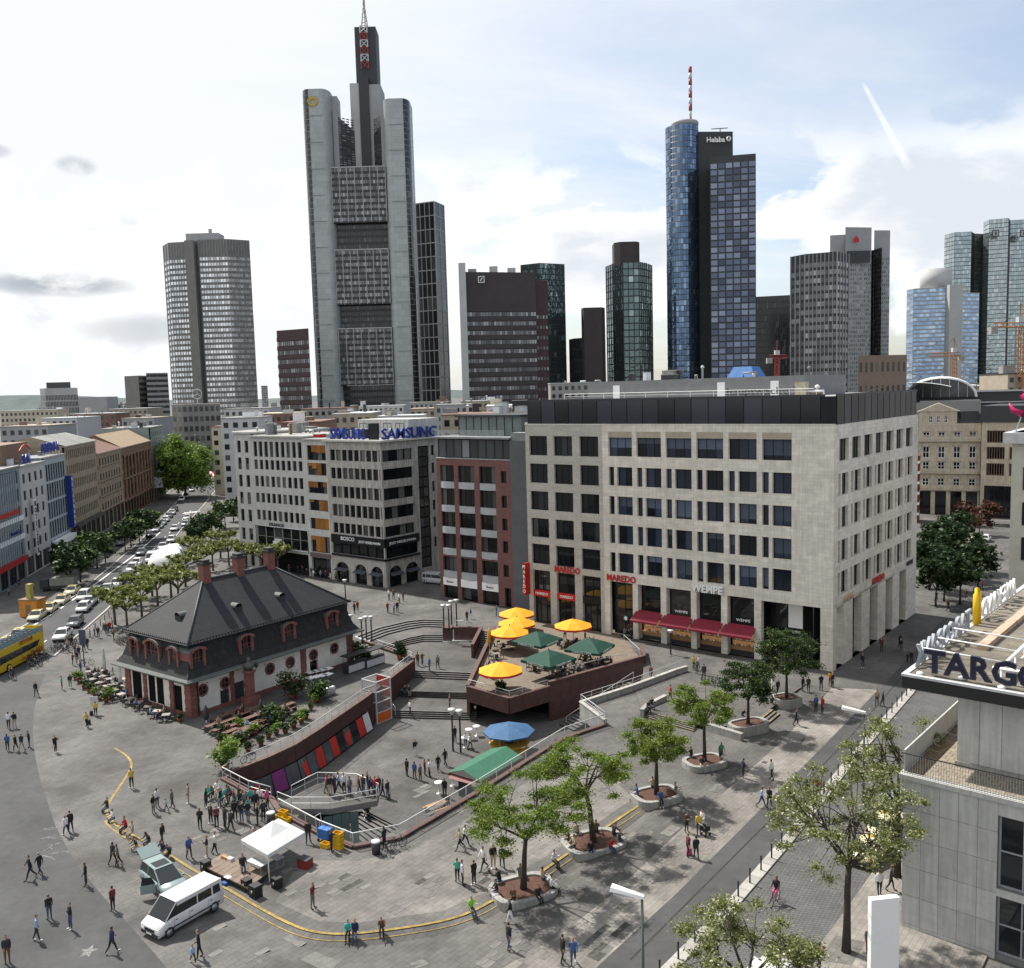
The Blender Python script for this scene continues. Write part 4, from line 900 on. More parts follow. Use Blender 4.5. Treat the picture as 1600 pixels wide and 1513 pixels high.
 def dormer(Fm, x, wide, z=4.95):
  if wide not in dm:
   b = MB(); w, h, dp = wide/2, 2.8, 1.9; fr = .34
   b.box(-w, 0, 0, -w+fr, dp, h*.78, m_rs); b.box(w-fr, 0, 0, w, dp, h*.78, m_rs); b.box(-w-.1, -.12, -.22, w+.1, dp, 0, m_rs); b.box(-w+fr, .05, 0, w-fr, dp, .25, m_rs)
   n = 8
   for i in range(n):
    a0, a1 = math.pi*i/n, math.pi*(i+1)/n; f = lambda a, r, q: (-r*math.cos(a), q, h*.74+r*.5*math.sin(a))
    b.add([f(a0, w+.15, -.15), f(a1, w+.15, -.15), f(a1, w-fr, -.15), f(a0, w-fr, -.15), f(a0, w+.15, dp+.6), f(a1, w+.15, dp+.6), f(a0, w-fr, .2), f(a1, w-fr, .2)], [(0,3,2,1), (3,6,7,2)], m_rs); b.add([f(a0, w+.15, -.16), f(a1, w+.15, -.16), f(a1, w+.15, dp+.6), f(a0, w+.15, dp+.6)], [(0,1,2,3)], m_lead)
   p = MB(); p.box(-w+fr, .22, .25, w-fr, .3, h*.95, g)
   for q in range(1, 3 if wide < 2 else 4): n2 = 2 if wide < 2 else 3; p.box(-w+fr+(2*w-2*fr)*q/(n2+.0)-.04 if q < n2 else -.01, .16, .25, -w+fr+(2*w-2*fr)*q/n2+.04 if q < n2 else .01, .23, h*.9, m_rs)
   p.box(-w+fr, .17, h*.5-.03, w-fr, .225, h*.5+.03, m_rs); dm[wide] = (b.mesh('dormer'), p.mesh('dormer_window'))
  pos = Fm @ Vector((x, -.15, z)); rr_ = math.atan2(Fm[1][0], Fm[0][0])
  o = inst(dm[wide][0], 'dormer', t, pos, rr_); inst(dm[wide][1], 'dormer_window', o)
 for px, py in ((308, 1027), (384, 1008), (451, 988), (518, 968)):
  s, z = PH(k, rz, px, py); dormer(F, s, 2.0)
 dormer(Fl, D_-10.2, 1.9); dormer(Fl, D_-6.6, 2.9); dormer(Fl, D_-2.6, 1.9)
 # small eyebrow vents on the upper roof
 def eyebrow(x, y, z, r_):
  b = MB(); n = 6
  b.add([q for i in range(n+1) for q in ((-.5*math.cos(math.pi*i/n), -.5, .42*math.sin(math.pi*i/n)+.25), (-.5*math.cos(math.pi*i/n), .9, .42*math.sin(math.pi*i/n)+.25))], [(2*i, 2*i+1, 2*i+3, 2*i+2) for i in range(n)], m_lead); b.box(-.5, -.45, -.3, .5, .9, .27, m_dmetal); b.add([(-.5*math.cos(math.pi*i/n), -.46, .42*math.sin(math.pi*i/n)+.25) for i in range(n+1)], [tuple(range(n+1))], m_dark)
  b.obj('roof_vent', up, (x, y, z), r_)
 eyebrow(8.2, 2.4, 10.0, 0); eyebrow(14.5, 2.4, 10.0, 0); eyebrow(2.5, D_/2-1.5, 9.9, -Q)
 mb = MB(); mb.tube([(.75, -.2, .1), (.75, -.2, 4.0), (.75, -.9, 4.2)], .06, m_dmetal, 6); mb.obj('downpipe', t); mb = MB(); mb.tube([(-1.15, -1.17, 4.2), (L_+1.1, -1.17, 4.2)], .1, m_lead, 6); mb.tube([(-1.17, -1.17, 4.2), (-1.17, D_+1.1, 4.2)], .1, m_lead, 6); mb.obj('gutter', t)
 # red fountain column with lamp heads before the long wall
 q = W(392, 1100)
 c = thing('fountain_column', 'red sandstone column with urn and small lamps before the cafe wall', 'column', (q.x, q.y, 0), rz)
 mb = MB(); mb.box(-.75, -.75, 0, .75, .75, .9, m_rs); mb.obj('base', c); mb = MB(); mb.box(-.38, -.38, .9, .38, .38, 3.6, m_rs); mb.box(-.5, -.5, 3.6, .5, .5, 3.85, m_rs); mb.obj('shaft', c)
 mb = MB(); mb.lathe([(.2, 3.85), (.55, 4.2), (.62, 4.5), (.3, 4.75), (.2, 4.95), (.3, 5.1), (.05, 5.4)], m_lead, 10); mb.obj('urn', c)
 mb = MB(); mb.tube([(.4, 0, 3.3), (.9, 0, 3.5), (1.0, 0, 3.9)], .04, m_dmetal, 5); mb.lathe([(.1, 3.9), (.2, 4.1), (.2, 4.4), (.05, 4.6)], m_dmetal, 8, (1.0, 0)); mb.obj('lamp', c)
guard_house()

# ------------------------------------------------------------------ concrete bank building with roof lettering, right foreground
def bank_corner():
 T = at(1412, 1208, 55); rz = RAD(139-180); W_ = 26.; D_ = 55.; zt = T.z
 t = thing('bank_building', 'grey concrete slab bank building with terrace and big roof letters at right edge', 'building', (T.x, T.y, 0), rz)
 m_cp = mat('cast_concrete_panel', (.42, .42, .40), .85, .1, 1.4, .08, streak=.13, obr=.07); m_cj = mat('joint', (.16, .16, .155), .9, .1, 2)
 m_al = mat('aluminium', (.42, .43, .45), .4, .08, 3, metal=.5); g = glass('bank_glass', (.012, .016, .02), (.06, .075, .085), .5, isl=False, rough=.04); F = FM()
 # x runs to the right along the front (towards the camera), y inward
 xo = 5.35
 mb = MB(); fac_mesh(mb, W_, 0, zt-.25, [(xo+6.2*k, zz, xo+6.2*k+4.8, zz+4.45) for k in range(3) for zz in (-.35+.6, 4.35)][:0]+[(xo, .3, xo+5.2, 3.85), (xo, 4.4, xo+5.2, 8.75), (xo+7, .3, xo+12.2, 3.85), (xo+7, 4.4, xo+12.2, 8.75)], m_cj, .5); mb.box(-.0, .5, 0, .3, D_, zt-.25, m_cj); mb.obj('wall_core', t)
 ph = 1.86; nz = 6
 for j in range(nz):
  z1 = zt-.32-j*ph; z0 = max(z1-ph+.025, 0)
  for i in range(5): mb = MB(); x0 = .02+i*1.065; mb.box(x0, -.07+random.uniform(-.006, .006), z0, x0+1.045, .0, z1, m_cp); mb.obj('panel', t)
 for z0, z1 in ((8.8, zt-.3), (3.9, 4.35)): mb = MB(); mb.box(xo-.02, -.04, z0, W_, 0, z1, m_cp); mb.obj('panel', t)
 mb = MB(); mb.box(xo+5.22, -.05, 0, xo+6.98, -.001, 8.78, m_cp); mb.obj('pier', t)
 for x in (xo, xo+7):
  for z0, z1 in ((4.4, 8.75), (.3, 3.85)): window(t, F, x, z0, x+5.2, z1, m_al, g, n=4, rows=2, fr=.11, dep=.35)
 mb = MB(); mb.box(-.22, -.25, zt-.3, W_, .3, zt, m_cp); mb.box(-.22, .3, zt-.3, .1, D_, zt, m_cp); mb.obj('terrace_edge', t)
 m_tt = mat('terrace_tiles', (.25, .21, .16), .9, .25, 1.5, brick=(.5, .5, .03, .45, 0)); mb = MB(); mb.box(.1, .3, zt-.25, W_, 6, zt-.05, m_tt); mb.box(.1, 6, zt-.25, 2.4, D_, zt-.05, m_tt); mb.obj('terrace_floor', t)
 # parapet along the street, thin bar railing along the front
 for k in range(13):
  mb = MB(); mb.box(-.12, .35+k*4.1, zt, -.02, .35+k*4.1+4.06, zt+1.35, m_cp); mb.obj('parapet_panel', t)
 r = inst(None, 'railing', t); mb = MB(); mb.box(-.1, -.13, zt+1.28, W_, -.07, zt+1.34, m_dmetal); mb.box(-.1, -.115, zt+.1, W_, -.085, zt+.13, m_dmetal); mb.obj('rail', r)
 bm_ = MB().box(-.011, -.012, 0, .011, .012, 1.3, m_al).mesh('bar')
 for k in range(120): inst(bm_, 'bar', r, (-.05+k*.15, -.1, zt))
 mb = MB(); mb.box(.2, .5, zt-.05, .9, 6, zt+.12, mat('gutter_soil', (.17, .12, .08), .95, .3, 3)); mb.obj('gutter_tray', t)
 # set-back top storey
 px, py, z2 = 2.2, 3.2, zt+5.0
 mb = MB(); mb.box(px, py, zt-.06, W_, D_, z2, m_cj); mb.obj('top_storey', t); mb = MB(); mb.box(px-.12, py-.12, zt-.05, W_, py-.02, zt+.3, m_conc); mb.obj('plinth', t)
 for i in range(8):
  w = (W_-px)/8
  if i == 2: continue
  mb = MB(); mb.box(px+i*w*.42+.015 if i < 3 else px+i*w+.015, py-.05, zt+.32, px+(i+1)*w*.42-.015 if i < 3 else px+(i+1)*w-.015, py, z2-.05, m_cp)
  if i < 2: mb.obj('panel', t)
 mb = MB(); mb.box(px+2*w*.42+.01, py-.05, zt+.32, 6.55, py, z2-.05, m_cp); mb.obj('panel', t)
 window(t, FM(0, py, 0), 6.6, zt+1.5, 11, zt+4.4, m_frame, g, n=3, fr=.12, dep=.0)
 mb = MB(); mb.box(px-.02, py, zt, px, D_, z2, m_cp); mb.obj('panel', t)
 # roof slab with deep overhang, gravel, edge trim
 rx, ry = -.55, 1.15; mb = MB(); mb.box(rx, ry, z2, W_, D_, z2+.75, m_black); mb.box(rx-.05, ry-.05, z2+.75, W_, ry+.28, z2+.9, m_lgrey); mb.box(rx-.05, ry+.28, z2+.75, rx+.3, D_, z2+.9, m_lgrey); mb.obj('roof_slab', t)
 m_rg = mat('old_bitumen_roof', (.16, .14, .11), .95, .35, .8, .2, fine=.4, brick=(6, 1.1, .03, .6, 0)); mb = MB(); mb.box(rx+.3, ry+.28, z2+.75, W_, D_, z2+.84, m_rg); mb.obj('roof_felt', t)
 zr = z2+.84; m_let = mat('letter_navy', (.012, .014, .035), .4, 0); m_lw = mat('letter_casing', (.33, .355, .385), .5, .1, 3)
 x = rx+1.1
 for ch, w in zip('TARGOBANK', (1.2, 1.3, 1.27, 1.42, 1.5, 1.3, 1.3, 1.4, 1.3)):
  me = text_mesh(ch, m_let, 1.95, .22, .06); lt = inst(me, 'roof_letter', t, (x+w/2, ry+.75, zr+.25), rot=(Q, 0, 0)); mb = MB(); mb.tube([(-.0, 0, -.1), (0, -.25, -.1)], .05, m_lw, 5); mb.tube([(x+w/2, ry+.9, zr), (x+w/2, ry+.9, zr+1.3)], .05, m_lw, 5) if 0 else None
  inst(MB().box(-.5, -.02, -.05, .5, .02, .02, m_lw).mesh('letter_bracket'), 'letter_bracket', lt, (0, .1, -.14), rot=(0, 0, 0)); x += w
 y = ry+1.6
 for ch, w in zip('KNABOGRAT', (1.35,)*9):     # the word seen from behind along the street side
  me = text_mesh(ch, m_lw, 2.0, .18, .02); inst(me, 'roof_letter', t, (rx+.35, y+w/2, zr+.15), rot=(Q, 0, -Q)); y += w
 mb = MB(); mb.tube([(rx+.35, y+1.2, zr), (rx+.35, y+1.2, zr+2.3), (rx+.35, y+1.6, zr+2.6), (rx+.35, y+2.0, zr+2.3), (rx+.35, y+2.0, zr)], .2, mat('sign_yellow', (.72, .46, .01), .5, .05, 2), 8); mb.obj('yellow_sign', t)
 for k in range(7): me = text_mesh('DNIXEMA'[k], m_swhite, 2.0, .16, .02); inst(me, 'roof_letter', t, (rx+.4, y+3.4+k*1.5, zr+.2), rot=(Q, 0, -Q))
 # white steel stays on the roof
 mb = MB(); mb.tube([(4.6, 2.9, zr+.9), (4.6, 15, zr+.9)], .11, m_swhite, 7); mb.obj('steel_beam', t); mb = MB(); mb.tube([(4.2, 2.7, zr+.9), (W_, 2.7, zr+.9)], .1, m_swhite, 7); mb.obj('steel_beam', t)
 for y in (3.1, 6.5, 9, 14): mb = MB(); mb.lathe([(.26, 0), (.06, .2), (.06, .9)], m_swhite, 8, (4.6, y)); mb.T = None; mb.obj('stay_foot', t, (0, 0, zr))
 for y in (4.2, 7.2, 10.3): mb = MB(); mb.tube([(rx+.5, y-.6, zr+1.2), (4.6, y, zr+.9)], .05, m_swhite, 6); mb.obj('stay_rod', t)
 for k in range(9): mb = MB(); mb.tube([(5.2+.0*k, 11+k*4.2, zr+.35), (W_, 11+k*4.2, zr+.35)], .12, m_swhite, 6); mb.obj('roof_beam', t)
 mb = MB(); mb.box(1.6, 9.5, zr, 2.2, D_, zr+.35, mat('brick_kerb', (.42, .30, .22), .9, .3, 2)); mb.obj('roof_kerb', t)
 for i in range(6): mb = MB(); mb.lathe([(.2, 0), (.24, .12), (.05, .22)], m_swhite, 8, (rx+.9+i*2.3, ry+.55+(i % 2)*.5)); mb.obj('roof_light', t, (0, 0, zr))
 # tall white banner panel standing at the corner
 b = at(1381, 1402, 47); tb = thing('banner_panel', 'tall plain white advertising panel fixed beside the concrete corner', 'sign', (b.x, b.y, 0), RAD(8)); mb = MB(); mb.box(-.8, -.18, .2, .8, .18, b.z, m_swhite); mb.obj('panel', tb); mb = MB(); mb.box(-.2, -.1, 0, .2, .1, .2, m_dmetal); mb.obj('foot', tb)
bank_corner()

# ------------------------------------------------------------------ the row of facades along the boulevard on the left
def left_row():
 P0 = G(45, 901); ang = RAD(101); e = Vector((math.cos(ang), math.sin(ang))); rz = ang   # x along the street away from us; the front looks to the right
 # frame: x along -e so that the outside lies at -y
 def house(name, label, s0, s1, zt, m, rows, ww, wg, mf, gl, extra=None, roof=None, base=4.2, gap=.5, nb=0):
  W_ = s1-s0; p = P0.xy+e*s0
  t = thing(name, label, 'building', (p.x, p.y, 0), ang)
  F = FM(); n = max(1, int((W_-2*gap)/(ww+wg))); off = (W_-n*(ww+wg)+wg)/2
  ops = [(off+k*(ww+wg), a, off+k*(ww+wg)+ww, b) for k in range(n) for a, b in rows]; nb_ = max(2, int(W_/4.2))
  sh = [(.6+k*(W_-.8)/nb_, .1, .6+(k+1)*(W_-.8)/nb_-.6, base-.5) for k in range(nb_)]
  mb = MB(); fac_mesh(mb, W_, 0, zt, ops+sh, m, .3); mb.obj('front_wall', t)
  for q in ops: window(t, F, *q, mf, gl, n=1 if ww < 1.5 else 2, fr=.08, dep=.28, panes=False, rows=nb or 1)
  for q in sh: window(t, F, *q, m_frame, g_dark, n=2, fr=.08, dep=.3, panes=False, name='shop_window')
  mb = MB(); mb.box(0, .5, 0, W_, 16, zt-.05, m); mb.obj('core', t); mb = MB(); mb.box(-.05, -.35, zt, W_+.05, .4, zt+.28, m_kerb); mb.obj('cornice', t)
  if roof == 'flat':
   mb = MB(); mb.box(0, .4, zt, W_, 16, zt+.2, m_rgrey); mb.obj('roof', t); roof_kit(t, 1, 2, W_-1, 14, zt+.2, 7, int(s0)+90, RK)
  else:
   h, mr = roof; mb = MB(); mb.add([(0, -.3, zt+.28), (W_, -.3, zt+.28), (W_, 7, zt+h), (0, 7, zt+h), (0, 16, zt+.2), (W_, 16, zt+.2)], [(0,1,2,3), (3,2,5,4)], mr); mb.add([(0, -.3, zt), (0, 7, zt+h), (0, 16, zt)], [(0,1,2)], m); mb.add([(W_, -.3, zt), (W_, 7, zt+h), (W_, 16, zt)], [(2,1,0)], m); mb.obj('roof', t)
  if extra: extra(t, W_)
  return t
 gl = glass('row_glass', (.014, .016, .018), (.13, .135, .135), .22, isl=False, rough=.15, spec=.3); m_gg = mat('green_grey_front', (.2, .25, .26), .6, .2, 1); m_w2 = mat('white_front', (.47, .465, .45), .85, .1, 1, streak=.12)
 m_bl = mat('pale_blue_front', (.36, .41, .44), .6, .1, 1); m_bg = mat('beige_front', (.31, .255, .18), .85, .15, 1, streak=.12, brick=(1.2, .5, .015, .8)); m_or = mat('ornate_sandstone', (.27, .215, .15), .85, .25, 1.2, .3, streak=.25); m_br = mat('brown_sandstone', (.19, .12, .075), .85, .3, 1.2, .4, streak=.3); m_grn = mat('green_tile_front', (.22, .26, .25), .7, .12, 1)
 m_rt = mat('brown_tiles', (.16, .085, .06), .85, .2, 1, brick=(.6, .4, .03, .7)); m_rs2 = mat('grey_tiles', (.2, .2, .19), .85, .2, 1, fine=.2, brick=(.8, .5, .03, .8)); m_rt3 = mat('tan_tiles', (.27, .2, .13), .85, .2, 1)
 R6 = lambda top, n, pitch, h: [(top-h-k*pitch, top-k*pitch) for k in range(n)]
 def x1(t, W_):
  for z in (8.0, 11.6): mb = MB(); mb.box(0, -.25, z, W_, -.02, z+.9, m_swhite); mb.obj('balcony_band', t)
  mb = MB(); mb.box(.5, -.4, 13.2, W_-3, -.05, 14.0, m_sred); mb.obj('red_sign', t); mb = MB(); mb.box(0, -.5, 3.6, W_, -.05, 4.6, m_sred); mb.obj('red_fascia', t); text('Deutsche See', m_sblue, 1.1, t, (W_-5.5, -.35, 9.4), width=6)
  for k in range(14): mb = MB(); mb.box(.6+k*1.25, -.3, 4.8, .8+k*1.25, -.03, 21.2, m_bl); mb.obj('fin', t)
 house('green_glass_house', 'greenish glass-fronted building with red fascia at left picture edge', -21, -.9, 22., m_gg, R6(21.3, 5, 3.5, 2.5), 1.0, .3, m_frame, gl, x1, 'flat')
 def x2(t, W_):
  for i, ch in enumerate('HOTELZUR'): text(ch, m_dmetal, 1.5, t, (5.0, -1.0, 13.6-i*1.35), rz=0, bold=.03)
  mb = MB(); mb.box(4.3, -.95, 3.6, 5.7, -.85, 15.0, m_swhite); mb.obj('blade_sign', t); text('SKN', m_sblue, 2.6, t, (7, .6, 22.2), depth=.25, bold=.05)
  mb = MB(); mb.tube([(3.0+8*i/10, .7, 24.6+1.3*math.sin(math.pi*i/10)) for i in range(11)], .16, m_sred, 6); mb.obj('red_arc_sign', t); mb = MB(); mb.box(0, 3, 21.9, W_, 12, 26.2, m_brn); mb.obj('roof_storey', t)
 house('white_hotel_house', 'white rendered hotel building with vertical hotel lettering', -.8, 15.6, 21.8, m_w2, R6(20.3, 5, 3.35, 1.9), 1.6, 2.2, m_frame, gl, x2, 'flat')
 def x3(t, W_):
  text('REISEBANK', m_sblue, 2.9, t, (W_/2-.5, .6, 23.6), depth=.25, bold=.05, width=13)
  for k in range(6): mb = MB(); mb.tube([(2+k*2.4, .6, 22), (2+k*2.4, .6, 24)], .06, m_swhite, 5); mb.obj('sign_post', t)
  mb = MB(); mb.box(W_-1.2, -1.3, 5.5, W_+.2, -.1, 17.5, m_sblue); mb.obj('blade_sign', t)
  for i, ch in enumerate('REISEBANK'): text(ch, m_swhite, 1.3, t, (W_-.5, -1.36, 16.2-i*1.25))
  mb = MB(); mb.box(1, -1.6, 3.2, W_-1, -.05, 4.4, m_swhite); mb.obj('canopy', t)
 house('blue_bank_house', 'pale blue bank building with tall ribbon windows and vertical blue sign', 15.7, 31.6, 22.4, m_bl, R6(21.0, 4, 4.1, 3.6), 1.55, .3, m_frame, gl, x3, 'flat', base=5)
 def x4(t, W_):
  mb = MB(); mb.box(2, -1.4, 5.0, W_-1, -.05, 5.6, m_dmetal); mb.obj('canopy', t); mb = MB(); mb.box(3, -1.5, 1.5, 7, -.2, 3.2, mat('yellow_awning', (.62, .42, .02), .8, .1, 2)); mb.obj('awning', t) if 0 else None
 house('beige_office_house', 'long beige stone office front with dense narrow windows', 31.7, 60.8, 24.0, m_bg, R6(23.2, 5, 3.55, 2.15), .95, .75, m_frame, gl, x4, (2.6, m_rs2), base=6)
 house('ornate_beige_house', 'ornate sandstone house with brown tiled roof', 60.9, 90.2, 20.5, m_or, R6(19.3, 4, 4.0, 2.6), 1.5, 1.7, m_frame, gl, lambda t, W_: [MB().box(0, -.3, z, W_, -.02, z+.4, m_or).obj('string_course', t) for z in (5.2, 9.1, 13.1, 17.0)], (3.2, m_rt), base=5.5)
 def x6(t, W_):
  for k in range(9): mb = MB(); mb.lathe([(.55, 5), (.42, 6), (.4, 17.5), (.6, 18.2)], m_br, 8, (2+k*4.9, -.35)); mb.obj('half_column', t)
  for z in (5, 11.2, 18.2): mb = MB(); mb.box(0, -.6, z, W_, -.02, z+.5, m_br); mb.obj('string_course', t)
 house('ornate_brown_house', 'dark brown ornate house front with half columns', 90.3, 137, 20.5, m_br, R6(17.6, 3, 4.2, 3.0), 1.5, 1.2, m_frame, gl, x6, (4.2, m_rt3), base=5)
 house('green_grey_house', 'plain green-grey block beside the big street tree', 137.2, 160, 25.0, m_grn, R6(23.5, 5, 3.7, 1.6), 1.2, 2.2, m_frame, gl, lambda t, W_: MB().box(0, -3, 4.4, W_, -.05, 7.8, m_lgrey).obj('canopy', t), 'flat')
 # lettering must read from the street
left_row()
# ------------------------------------------------------------------ office towers and the far town
def tower(name, label, corners, ytop, back, wall, gl, floors, cols, fx=.8, fz=.6, roofm=None, proud=.12, z0=0, skiptop=0, vf=None, hf=None, cat='skyscraper', pane_kind='stuff', ret=False, ref=None, fin=.5, sills=True):
 """corners: front corners left to right as (photo x, distance); ytop: photo y of the roof at corner ref.
 Every visible side gets a real grid of panes; fins (vf) and floor bands (hf) stand proud of them."""
 ri = ref if ref is not None else 0
 zt = at(corners[ri][0], ytop, corners[ri][1]).z
 pts = []
 for px, Y in corners:
  # the photo x is taken at roof height
  q = at(px, ytop, Y)
  for _ in range(6):
   dz = zt-q.z; q = at(px, ytop-dz*FPX/Y, Y)
  pts.append(q.xy.copy())
 o = pts[0].copy(); rel = [p-o for p in pts]; bk = [r + Vector((o.x+r.x, o.y+r.y)).normalized()*back for r in rel[::-1]]
 poly = [tuple(p) for p in rel]+[tuple(p) for p in bk]
 t = thing(name, label, cat, (o.x, o.y, 0))
 mb = MB(); mb.prism(CCW(poly), z0, zt, wall, mtop=roofm or wall); mb.obj('shell', t)
 cols_ = cols if isinstance(cols, (list, tuple)) else [cols]*(len(rel)-1)
 pm, fm, bm_ = MB(), MB(), MB(); zb = z0; H_ = zt-zb; fh = H_/floors
 for i in range(len(rel)-1):
  a, b = rel[i], rel[i+1]; d = (b-a); l = d.length; d = d/l; n = Vector((d.y, -d.x)); c = cols_[i]
  if not c: continue
  cw = l/c
  for k in range(c):
   p0 = a+d*(cw*(k+.5-fx/2))+n*proud; p1 = a+d*(cw*(k+.5+fx/2))+n*proud
   for f in range(floors-skiptop):
    za = zb+fh*(f+.5-fz/2); zc = zb+fh*(f+.5+fz/2); pm.add([(*p0, za), (*p1, za), (*p1, zc), (*p0, zc)], [(0,1,2,3)], gl)
  if vf:
   for k in range(0, c+1):
    q = a+d*(cw*k); w = d*(cw*(1-fx)*.5*fin+.05); f = n*(proud+.35)
    fm.add([(*(q-w+n*.02), zb), (*(q-w+f), zb), (*(q+w+f), zb), (*(q+w+n*.02), zb), (*(q-w+n*.02), zt), (*(q-w+f), zt), (*(q+w+f), zt), (*(q+w+n*.02), zt)], [(0,1,5,4), (1,2,6,5), (2,3,7,6)], vf)
  if hf:
   for f in range(0, floors-skiptop+1):
    z = zb+fh*f; w = fh*(1-fz)*.35; f2 = n*(proud+.22); bm_.add([(*(a+f2), z-w), (*(b+f2), z-w), (*(b+f2), z+w), (*(a+f2), z+w), (*a, z+w), (*b, z+w)], [(0,1,2,3), (3,2,5,4)], hf)
 if pm.v: pm.obj('window_panes', t, kind='stuff')
 if fm.v: fm.obj('vertical_fins', t, kind='stuff')
 if bm_.v: bm_.obj('floor_bands', t, kind='stuff')
 return t, rel, zt
tg = glass('tower_glass', (.03, .04, .048), (.17, .19, .2), .22, rough=.12); tgm = glass('mirror_glass', (.33, .39, .40), (.5, .55, .56), .25, rough=.12, tilt=.3, metal=.75, vr=(.88, 1.12)); tgy = glass('sky_glass', (.26, .36, .52), (.5, .58, .68), .3, rough=.12, tilt=.3, metal=.75, vr=(.8, 1.2)); tgb = glass('tower_blue_glass', (.10, .155, .245), (.25, .34, .45), .25, rough=.12, tilt=.3, metal=.75, vr=(.75, 1.2)); tgg = glass('tower_green_glass', (.12, .165, .165), (.40, .48, .47), .15, rough=.12, tilt=.3, metal=.75, vr=(.85, 1.15))
tgs = glass('tower_silver_glass', (.52, .545, .56), (.86, .88, .89), .5, rough=.2, metal=.6, vr=(.7, 1.25)); tgd = glass('tower_black_glass', (.016, .018, .02), (.09, .095, .1), .15, rough=.12); tgk = glass('tower_dull_glass', (.11, .118, .125), (.3, .31, .32), .4, rough=.25, metal=.4)
m_tg = mat('tower_pale_panel', (.36, .385, .385), .5, .06, .05, brick=(4.5, 3.6, .12, .75)); m_tdk = mat('tower_dark', (.04, .043, .046), .6, .1, .1); m_tbr = mat('tower_brown', (.05, .042, .042), .7, .12, .2); m_tlt = mat('tower_light', (.40, .41, .41), .7, .08, .1); m_trb = mat('tower_red_brown', (.06, .036, .038), .7, .1, .2); m_tcon = mat('tower_concrete', (.19, .185, .175), .8, .12, .2, streak=.1); m_tgr = mat('tower_grey', (.3, .31, .32), .7, .08, .1)
m_rw1 = mat('mast_red', (.27, .05, .04), .6, .1, 1); m_rw2 = mat('mast_white', (.5, .5, .5), .6, .05, 1)

# silver bronze-banded tower on the left
t, rel, zt = tower('silver_tower', 'silver grey banded office tower with chamfered corners left of the tallest tower', [(255,700),(263,688),(302,684)], 384, 30, m_tcon, tgs, 38, [2, 9], .86, .55, skiptop=3, vf=m_tgr)
t2, r2, z2 = tower('silver_tower_wing', 'right wing of the silver banded tower with bright sky reflection', [(304,684),(310,681),(354,681),(389,690)], 376, 34, m_tcon, tgs, 38, [0, 10, 8], .86, .55, skiptop=3, vf=m_tgr)
mb = MB(); q = at(297, 380, 680); mb.box(-3.2, -3, 0, 3.2, 4, q.z+1.5, m_tcon); mb.obj('lift_core', t, (q.x-t.location.x, q.y-t.location.y, 0)); q = at(322, 371, 700); mb = MB(); mb.box(-13, -6, z2, 11, 8, q.z+2, m_tgr); mb.box(2, 0, q.z+2, 4, 2, q.z+6, m_tgr); mb.obj('plant_room', t2, (q.x-t2.location.x, q.y-t2.location.y, 0))
tower('red_brown_block', 'dark red-brown office block between the silver and the tallest tower', [(432,540),(482,528)], 517, 25, m_trb, tgk, 14, [15], .7, .45, skiptop=1, hf=m_trb)
